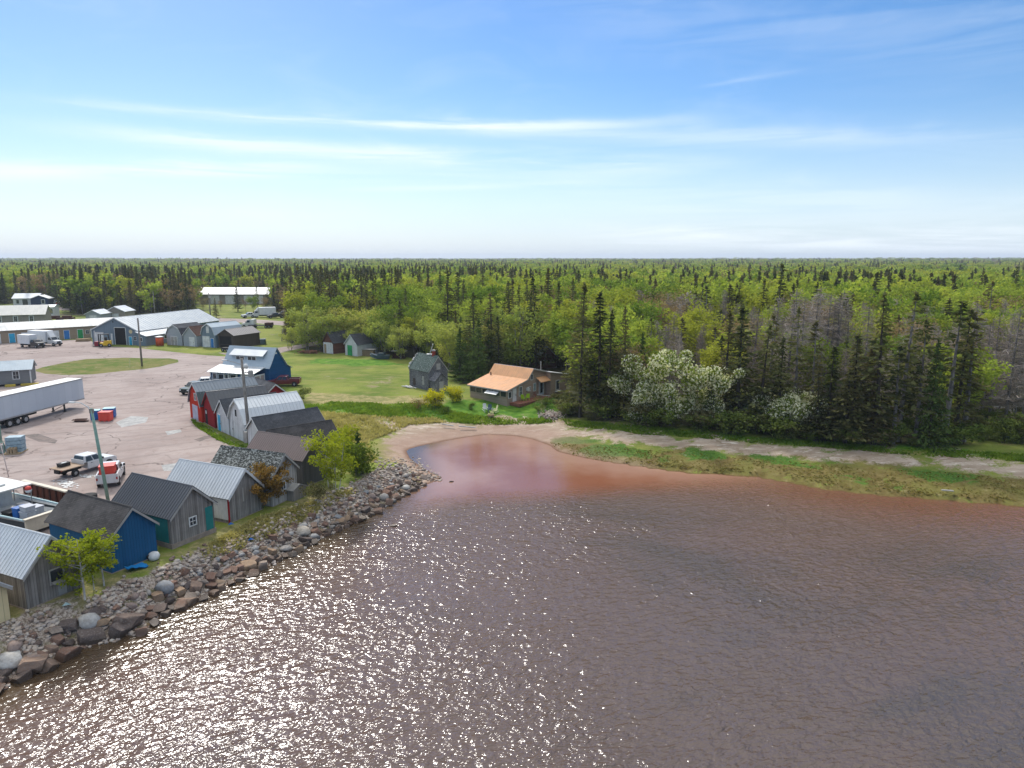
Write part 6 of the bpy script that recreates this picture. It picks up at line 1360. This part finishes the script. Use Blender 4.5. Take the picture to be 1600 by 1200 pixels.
t_ = pole('pale utility pole in front of the dark spruce beyond the barn', 329, 497, 8.6, PWD, .2); MB().box((0.3, 0, 7.2), (.9, .5, .8)).build('transformer', TRG, t_)
pole('slim utility pole rising behind the barn roof', 243, 500, 9.5, PWD, .15)
t_ = pole('pale double power pole with crossarm near the parked trucks', 458, 497, 6.8, PWD, .2); MB().box((-.8, 0, 6.6), (4.2, .2, .25)).build('crossarm', TRG, t_); MB().tube([(-1.2, 0, -.3), (-1.2, 0, 6.5)], .2, 8).build('pole', PWD, t_)
t_ = pole('distant T-shaped power pole among the trees right of the road', 553, 500, 9.5, PWD, .2); MB().box((0, 0, 9.2), (3.6, .2, .25)).build('crossarm', TRG, t_)
t_ = thing('power_line', 'thin power lines slung between the two crossarm poles', 'cable'); a, b = G(458, 497), G(553, 500)
for k in (-1.2, 1.2):
    w = [Vector((a.x + k + (b.x - a.x) * i / 10, a.y + (b.y - a.y) * i / 10, 8.7 + 2.4 * i / 10 - 1.2 * 4 * (i / 10) * (1 - i / 10) * .5)) for i in range(11)]; MB().tube(w, .05, 4).build('cable', CHS, t_)
t_ = pole('thin pale rod standing in the yard above the boat', 14, 745, 3.2, paint('pinkish_white_rod', (.65, .55, .5)), .04, (-.4, 0), 'rod', 'rod')
pole('short leaning grey post among bushes right of the dark brown shed', 440, 533, 3.0, PWD, .1, (.5, 0), 'post', 'post')
# red-orange barrel tank
p = G(250, 540); t_ = thing('tank', 'orange-red upright tank with white lid against the barn lean-to', 'tank', p); MB().lathe([(.85, 0), (.85, 2.0)], (0, 0, 0), 18).build('body', paint('orange_red', (.65, .09, .02), .5), t_, True); MB().lathe([(.9, 2.0), (.9, 2.12), (.3, 2.25)], (0, 0, 0), 18).build('lid', WHT, t_)
p = G(354, 549); t_ = thing('cart', 'small dark cart in front of the dark brown shed', 'cart', p, R(-10)); MB().box((0, 0, .6), (1.8, 1.2, .5)).build('body', CHS, t_); wheel(t_, -.5, -.6, .35); wheel(t_, .5, -.6, .35)
p = G(410, 538); t_ = thing('container', 'dark green rounded bin at the end of the dark brown shed', 'bin', p, .2); MB().box((0, 0, .6), (1.8, 1.4, 1.2), taper=(.85, .85)).build('body', VG, t_, bevel=.1); MB().box((0, 0, 1.23), (1.7, 1.3, .08)).build('lid', VG, t_)
# crates and debris in the yard
p = Z(24, 707); t_ = thing('pallet_stack', 'tall wrapped stack of pale blue crates with brown bundle in front', 'crates', (p[0], p[1], 1.806), R(12)); PB = paint('pale_blue_crate', (.32, .44, .50), .6, .3, .4, 3)
for k in range(4): MB().box((rs.uniform(-.04, .04), .3, .22 + k * .42), (1.5, 1.1, .38)).build('crate', PB, t_, bevel=.03)
lg = MB()
for k in range(9): lg.tube([((k % 3) * .28 - .3, -.9, .15 + .2 * (k // 3)), ((k % 3) * .28 - .3, -.3, .17 + .2 * (k // 3))], .12, 7)
lg.build('bundle', WOODL, t_); MB().box((0, 0, .05), (1.7, 1.9, .1)).build('pallet', WOODL, t_)
p = Z(3, 708); t_ = thing('crate', 'greenish metal cage beside the wrapped crates at the left edge', 'cage', (p[0], p[1], 1.806), R(10)); g_ = MB()
for x in (-.4, .4):
    for y in (-.3, .3): g_.box((x, y, .6), (.07, .07, 1.2))
for z_ in (.1, .6, 1.2): g_.box((0, -.3, z_), (.8, .05, .06)); g_.box((0, .3, z_), (.8, .05, .06))
g_.build('frame', GRP_, t_); MB().box((0, 0, .5), (.6, .4, .8)).build('load', TRG, t_)
p = Z(126, 659); t_ = thing('board_pile', 'low pile of old brown boards left of the tubs', 'boards', (p[0], p[1], 1.806), R(5)); b_ = MB()
for k in range(9): b_.box((rs.uniform(-.2, .2), rs.uniform(-.35, .35), .06 + .06 * k / 2), (rs.uniform(1.2, 1.9), .18, .05), rz=rs.uniform(-.2, .2))
b_.build('boards', RUST, t_)
b_ = MB()
for k in range(120):
    px, py = (rs.gauss(104, 9), rs.gauss(756, 3.2)) if k < 85 else (rs.uniform(125, 152), 747 - (rs.random()) * 5); p = Z(px, py); b_.box((p[0], p[1], 1.822 + rs.random() * .03), (rs.uniform(.06, .35), rs.uniform(.05, .2), .02), rz=rs.uniform(0, 3))
o = b_.build('litter', WHT, None); tag(o, 'scattered white flakes and litter on the paved yard by the trucks', 'litter', kind='stuff')
p = Z(139, 778); t_ = thing('tyre', 'black tyre lying behind the dark shingle roof of the blue shed', 'tyre', (p[0], p[1], 1.806)); MB().lathe([(.3, 0), (.62, .02), (.66, .15), (.62, .28), (.3, .3)], (0, 0, 0), 18).build('tread', TYRE, t_, True)
# boat hauled out behind the near sheds
a, b = Z(38, 815, 3.0), Z(98, 787, 3.0); tx, ty = Z(0, 806, 3.0); ax_ = Vector((tx - a[0], ty - a[1])).normalized(); bt = thing('fishing_boat', 'white fishing boat hauled ashore with its deck full of gear', 'boat', (a[0], a[1], 1.8), math.atan2(ax_.y, ax_.x))
vb = Vector((b[0] - a[0], b[1] - a[1])); bw = abs(ax_.x * vb.y - ax_.y * vb.x); sgn = -1 if (ax_.x * vb.y - ax_.y * vb.x) < 0 else 1; BW = min(3.4, bw)
HUL = paint('boat_hull_white', (.66, .66, .63), .4, .15, .4); DKD = paint('boat_deck_dark', (.04, .05, .055), .6, .2, .3); CRE = paint('cream_gunwale', (.62, .56, .44), .6, .2, .4); PAQ = paint('pale_aqua_gunwale', (.42, .58, .60), .5, .2, .3)
hb_ = MB(); st_ = [(0, 0, BW, 0), (3, -.1, BW + .1, 0), (6, 0, BW, .1), (8.5, .5, BW - .5, .35), (10.3, BW / 2 - .05, BW / 2 + .05, .7)]
vs = []; fs_ = []
for i, (x_, y0, y1, up) in enumerate(st_):
    for (yy, zz) in ((y0, 1.2 + up), (y0 + .25 * (y1 - y0), .25 + up * .6), (y0 + .75 * (y1 - y0), .25 + up * .6), (y1, 1.2 + up), (y1 - .12, 1.2 + up), (y1 - .15 - .1 * (y1 - y0), .6 + up * .5), (y0 + .15 + .1 * (y1 - y0), .6 + up * .5), (y0 + .12, 1.2 + up)): vs.append((x_, sgn * yy, zz))
    if i:
        for k in range(8): fs_.append(((i - 1) * 8 + k, (i - 1) * 8 + (k + 1) % 8, i * 8 + (k + 1) % 8, i * 8 + k))
fs_.append((0, 1, 2, 3, 4, 5, 6, 7)); hb_.add(vs, fs_); hb_.build('hull', HUL, bt)
MB().b6(.1, 7.5, min(sgn * .3, sgn * (BW - .3)), max(sgn * .3, sgn * (BW - .3)), .55, .63).build('deck', DKD, bt)
tb_ = MB().b6(-.12, .02, min(0, sgn * BW), max(0, sgn * BW), .3, 1.3).box((-.05, sgn * BW / 2, 1.33), (.35, BW + .1, .06)); tb_.build('transom', CRE, bt)
for y_ in (0.03, BW - .03): MB().tube([(0, sgn * y_, 1.24), (3, sgn * (y_ + (.1 if y_ > 1 else -.1)), 1.25), (6, sgn * y_, 1.34), (8.3, sgn * (y_ + (-.45 if y_ > 1 else .45)), 1.55)], .08, 6).build('gunwale', PAQ, bt)
for y_ in (.16, BW - .2): MB().b6(.15, 6.2, sgn * y_ - .02, sgn * y_ + .02, .6, 1.12).build('inner_side', DKD, bt)
MB().b6(3.9, 8.2, min(sgn * .25, sgn * (BW - .25)), max(sgn * .25, sgn * (BW - .25)), 2.55, 2.65).build('canopy', M_CR, bt)
for x_, y_ in ((4.0, .35), (4.0, BW - .35), (6.2, .35), (6.2, BW - .35)): MB().tube([(x_, sgn * y_, .6), (x_, sgn * y_, 2.56)], .04, 6).build('canopy_post', TRG, bt)
MB().b6(6.3, 8.1, min(sgn * .45, sgn * (BW - .45)), max(sgn * .45, sgn * (BW - .45)), .6, 2.54).build('wheelhouse', HUL, bt)
MB().box((6.0, sgn * BW * .5, 2.72), (1.6, .5, .14)).build('hatch', HUL, bt)
TOT = paint('grey_tote_plastic', (.40, .42, .46), .5, .1, .3); M4 = bt.matrix_basis.copy()
def onboat(x, y, z): return M4 @ Vector((x, sgn * y, z))
k = 0
for (x_, y_, z_, s_, mt, lab) in ((1.2, 1.0, .64, (.85, .7, .4), TOT, 'grey fish tote at the bottom of the stack in the boat'), (1.22, 1.02, 1.06, (.85, .7, .4), TOT, 'grey fish tote in the middle of the stack in the boat'), (1.25, 1.05, 1.48, (.85, .7, .4), TOT, 'grey fish tote on top of the stack in the boat'), (1.6, 1.85, .64, (.85, .7, .9), TOT, 'tall grey tote at the back of the stack in the boat'),
                               (2.2, 1.1, .64, (.6, .9, 1.0), BLT, 'blue tarpaulin bundle beside the totes in the boat'), (.45, 1.5, .64, (.7, .8, .3), PB, 'low pale blue crate near the stern of the boat'), (3.1, .9, .64, (.9, .8, .6), CHS, 'black net heap in the middle of the boat'), (3.4, 2.0, .64, (.7, .6, .8), TRG, 'grey drum under the boat canopy edge')):
    p = onboat(x_, y_, z_); t_ = thing('tote', lab, 'tote', p, math.atan2(ax_.y, ax_.x) + rs.uniform(-.1, .1)); MB().box((0, 0, s_[2] / 2), s_, taper=(1.04, 1.04)).build('body', mt, t_, bevel=.06); MB().box((0, 0, s_[2] + .0), (s_[0] + .08, s_[1] + .08, .06)).build('rim', mt, t_, bevel=.02)
p = onboat(3.7, BW - .7, 2.0); t_ = thing('buoy', 'red and white buoy hanging at the edge of the boat canopy', 'buoy', p); MB().lathe([(.02, 0), (.2, .1), (.26, .3), (.02, .3)], (0, 0, 0), 12).build('lower_half', WHT, t_, True); MB().lathe([(.02, .3), (.26, .3), (.2, .5), (.02, .6)], (0, 0, 0.001), 12).build('upper_half', RDT, t_, True)
# wooden wall behind the boat
a, b = Z(38, 770, 1.8), Z(106, 788, 1.8); t_ = thing('plank_wall', 'low rust-brown plank wall with cream top beam behind the boat', 'wall', (a[0], a[1], 1.8), math.atan2(b[1] - a[1], b[0] - a[0])); l_ = math.hypot(b[0] - a[0], b[1] - a[1])
MB().b6(0, l_, -.06, .06, -.3, 1.05).build('planks', boards('rust_planks', (.055, .018, .012), (.16, .06, .04), .3, .3, grain=1.5), t_); MB().b6(-.05, l_ + .05, -.16, .2, 1.05, 1.16).build('top_beam', CRE, t_)
w_ = MB()
for k in range(7): w_.box((l_ * (k + .5) / 7, -.12, .5), (.12, .12, 1.05))
w_.build('posts', RUST, t_)
# bits on the bank
p = G(215, 889); t_ = MB(); V_ = []
for i in range(7):
    for j in range(4): V_.append((i * .22 - .7, j * .22 - .33, .10 + .10 * math.sin(i * 1.7 + j) * math.cos(j * 2.1 + i * .6)))
t_.add(V_, [(i * 4 + j, (i + 1) * 4 + j, (i + 1) * 4 + j + 1, i * 4 + j + 1) for i in range(6) for j in range(3)]); n_ = len(V_); t_.add([(a, b, c - .05) for a, b, c in V_], [(i * 4 + j + 1, (i + 1) * 4 + j + 1, (i + 1) * 4 + j, i * 4 + j) for i in range(6) for j in range(3)])
o = t_.build('tarpaulin', paint('blue_tarp', (.01, .22, .55), .5, .2, .2, 3), None, True); o.location = p + Vector((0, 0, .12)); o.rotation_euler = (0, .15, R(50)); tag(o, 'crumpled bright blue tarpaulin on the stones beside the blue shed', 'tarpaulin')
p = G(241, 875); t_ = thing('feed_sack', 'white sack with black mouth leaning at the corner of the blue shed', 'sack', p); MB().lathe([(.1, 0), (.32, .08), (.38, .3), (.30, .5), (.12, .58)], (0, 0, 0), 12).build('body', WHT, t_, True); MB().lathe([(.02, -.02), (.17, 0), (.15, .1)], (-.2, -.26, .30), 10, 'y').build('mouth', CHS, t_)
for px, py, lab in ((392, 848, 'small bright blue plastic scrap on the stones below the silver roofed shed'), (361, 824, 'small blue scrap at the foot of the silver roofed shed'), (104, 951, 'turquoise scrap lying in the stones under the birches')):
    p = G(px, py); o = MB().add([(-.2, -.1, 0), (.15, -.14, .1), (.24, .1, .02), (-.1, .16, .14), (0, 0, .2)], [(0, 1, 4), (1, 2, 4), (2, 3, 4), (3, 0, 4), (3, 2, 1, 0)]).build('plastic_scrap', BLT if px > 200 else PAQ, None); o.location = p + Vector((0, 0, .2)); tag(o, lab, 'scrap')
# garden furniture
def deckchair(lab, px, py, hd, mt):
    p = G(px, py); t_ = thing('garden_chair', lab, 'garden chair', p, R(hd))
    s_ = MB(); [s_.box((.0 + i * .11, 0, .36 - i * -.02), (.09, .55, .025), ry=-.15) for i in range(5)]; s_.build('seat', mt, t_)
    b_ = MB(); [b_.box((-.22, (i - 2) * .11, .72), (.025, .095, .85 - abs(i - 2) * .06), ry=-.3) for i in range(5)]; b_.build('backrest', mt, t_)
    for s in (-1, 1): MB().box((.15, s * .34, .56), (.7, .12, .03)).build('armrest', mt, t_); MB().box((.42, s * .32, .28), (.09, .05, .56)).build('leg', mt, t_); MB().box((-.15, s * .3, .22), (.6, .04, .08), ry=.35).build('leg', mt, t_)
deckchair('white slatted garden chair left of the dark blue one on the lawn', 758.5, 643, -60, WHT); deckchair('dark blue slatted garden chair between the white and cream ones', 766, 644.5, -75, paint('slate_blue_paint', (.05, .09, .16)))
deckchair('cream slatted garden chair right of the dark blue one on the lawn', 774, 645.5, 200, paint('cream_paint', (.70, .66, .40)))
p = G(767, 653); t_ = thing('planter', 'wooden tub planter in front of the garden chairs', 'planter', p); MB().lathe([(.35, 0), (.48, .45), (.42, .45), (.4, .38)], (0, 0, 0), 12).build('pot', WOODL, t_); o = bpy.data.objects.new('plants', crownmesh('plants', broad_data(.7, .4, 401, n=220, leaf=.07, base=.4, lobes=8, cl=.16)[1] + np.array([0, 0, .2]), BLO)); COL.objects.link(o); o.parent = t_
LIMP = paint('lime_plastic', (.42, .68, .02), .4, .1, .1)
def plastic_chair(lab, px, py, hd, mt):
    p = G(px, py); t_ = thing('patio_chair', lab, 'patio chair', p + Vector((0, 0, .1)), R(hd))
    MB().box((0, 0, .42), (.5, .52, .05)).build('seat', mt, t_, bevel=.02); MB().box((-.25, 0, .72), (.05, .5, .6), ry=-.15).build('backrest', mt, t_, bevel=.02)
    for a in (-1, 1):
        for b in (-1, 1): MB().tube([(a * .2, b * .2, .42), (a * .27, b * .25, 0)], .035, 5).build('leg', mt, t_)
        MB().box((0, a * .27, .64), (.5, .05, .04)).build('armrest', mt, t_)
plastic_chair('lime green patio chair left one beside the cottage wall', 817.5, 628, 60, LIMP); plastic_chair('lime green patio chair right one beside the cottage wall', 824, 626.5, 110, LIMP)
RDP = paint('dark_red_plastic', (.40, .03, .03), .5); plastic_chair('red patio chair left of the cottage door', 833, 621, 40, RDP); plastic_chair('red patio chair nearest the pale cottage door', 840, 619, 120, RDP)
# woodpiles and old boat by the white shed
def woodpile(lab, px, py, L=2.6, H=1.2, round_=False):
    p = G(px, py); t_ = thing('woodpile', lab, 'woodpile', p, R(-15)); b_ = MB(); n_ = int(L / .24)
    for r_ in range(int(H / .2)):
        for i in range(n_):
            if round_ and abs(i - n_ / 2) > n_ / 2 * (1 - (r_ * .2 / H) ** 2): continue
            b_.tube([(-L / 2 + i * .24 + (r_ % 2) * .1, -.5 + rs.uniform(-.08, .08), .12 + r_ * .2), (-L / 2 + i * .24 + (r_ % 2) * .1, .5, .12 + r_ * .2)], .11, 6)
    b_.build('logs', WOODL if not round_ else RUST, t_); MB().box((0, 0, H + .12), (L + .2, 1.2, .05), rx=.06).build('cover', TRG, t_)
woodpile('long stacked woodpile against the side of the white shed', 577, 556, 2.8, 1.3); woodpile('domed brown woodpile with grey cover at the right end of the junk', 624, 560, 3.0, 1.4, True)
p = G(594, 561); t_ = thing('old_boat', 'old dark blue dinghy with pale bow between the two woodpiles', 'boat', p, R(170)); vs = []; fs_ = []
for i, (x_, hw, z0) in enumerate([(-1.9, .65, .15), (-.8, .85, .05), (.6, .8, .1), (1.6, .4, .3), (2.1, .04, .5)]):
    vs += [(x_, -hw, z0 + .75), (x_, -hw * .5, z0), (x_, hw * .5, z0), (x_, hw, z0 + .75)]
    if i: fs_ += [((i - 1) * 4 + k, (i - 1) * 4 + (k + 1) % 4, i * 4 + (k + 1) % 4, i * 4 + k) for k in range(4)]
fs_ += [(3, 2, 1, 0), (16, 17, 18, 19)]; MB().add(vs, fs_).build('hull', paint('dull_blue_hull', (.10, .14, .19)), t_); MB().box((-.3, 0, 1.05), (1.6, 1.3, .5), taper=(.8, .8)).build('tarp_cover', paint('dark_teal_tarp', (.03, .06, .07)), t_, bevel=.1); MB().box((1.8, 0, .95), (.6, .5, .06)).build('bow_deck', WHT, t_)
p = G(483, 552); rubble('soil_heap', [(p.x + rs.gauss(0, .9), p.y + rs.gauss(0, .5), p.z + max(0, .5 - rs.random() * .5)) for _ in range(160)], 'low reddish heap of soil and brush left of the brown shed', paint('red_soil', (.26, .12, .07), .95), 7, .15, .35)
# driftwood, junk by the right shore
for px, py, l_, hd_, lab in ((1540, 651, 3, 40, 'pale yellow plank leaning in the brush at the far right'), (1562, 640, 1.8, 10, 'white board, upper one in the clearing at the far right'), (1578, 645, 1.2, 60, 'short white board beside the dead tree at the far right'), (1570, 652, 1.6, -5, 'white board lying below the others in the right clearing'),
                             (1475, 676, 2.6, 15, 'grey driftwood log under the shore spruces'), (730, 671, 2.2, 5, 'bleached driftwood log on the beach below the garden'), (700, 668, 1.5, -8, 'short bleached driftwood piece left on the beach'), (1480, 772, 1.2, 10, 'short driftwood on the marsh edge'), (855, 622, 3.0, 8, 'weathered rail lying beside the cottage wing')):
    p = G(px, py); o = MB().box((0, 0, 0), (l_, .24, .1)).build('driftwood', WHT if 'white' in lab or 'yellow' in lab else TRG, None, bevel=.02); o.location = p + Vector((0, 0, .35)); o.rotation_euler = (0, .12, R(hd_)); tag(o, lab, 'board')
p = G(1583, 688); t_ = thing('skiff', 'pale turquoise upturned skiff in the brush at the far right', 'boat', p, R(5)); MB().prism([(-1.1, 0), (1.1, 0), (.9, .4), (.4, .55), (-.7, .55)], -.45, .45).build('hull', PAQ, t_, bevel=.08); MB().box((0, -.47, .08), (2.1, .06, .1)).build('gunwale', WHT, t_)
# ---- air: one closed box of even haze round camera and scene
hz = MB().b6(-7200, 7200, -1500, 7200, -5, 62).build('haze', None, None); tag(hz, 'thin even summer haze', 'haze', kind='stuff')
hm, T = newmat('haze'); T.new('ShaderNodeOutputMaterial', {'Volume': T.new('ShaderNodeVolumePrincipled', {'Color': (0.80, 0.88, 1.0, 1), 'Density': 0.00016, 'Anisotropy': 0.2})}); hz.data.materials.append(hm)
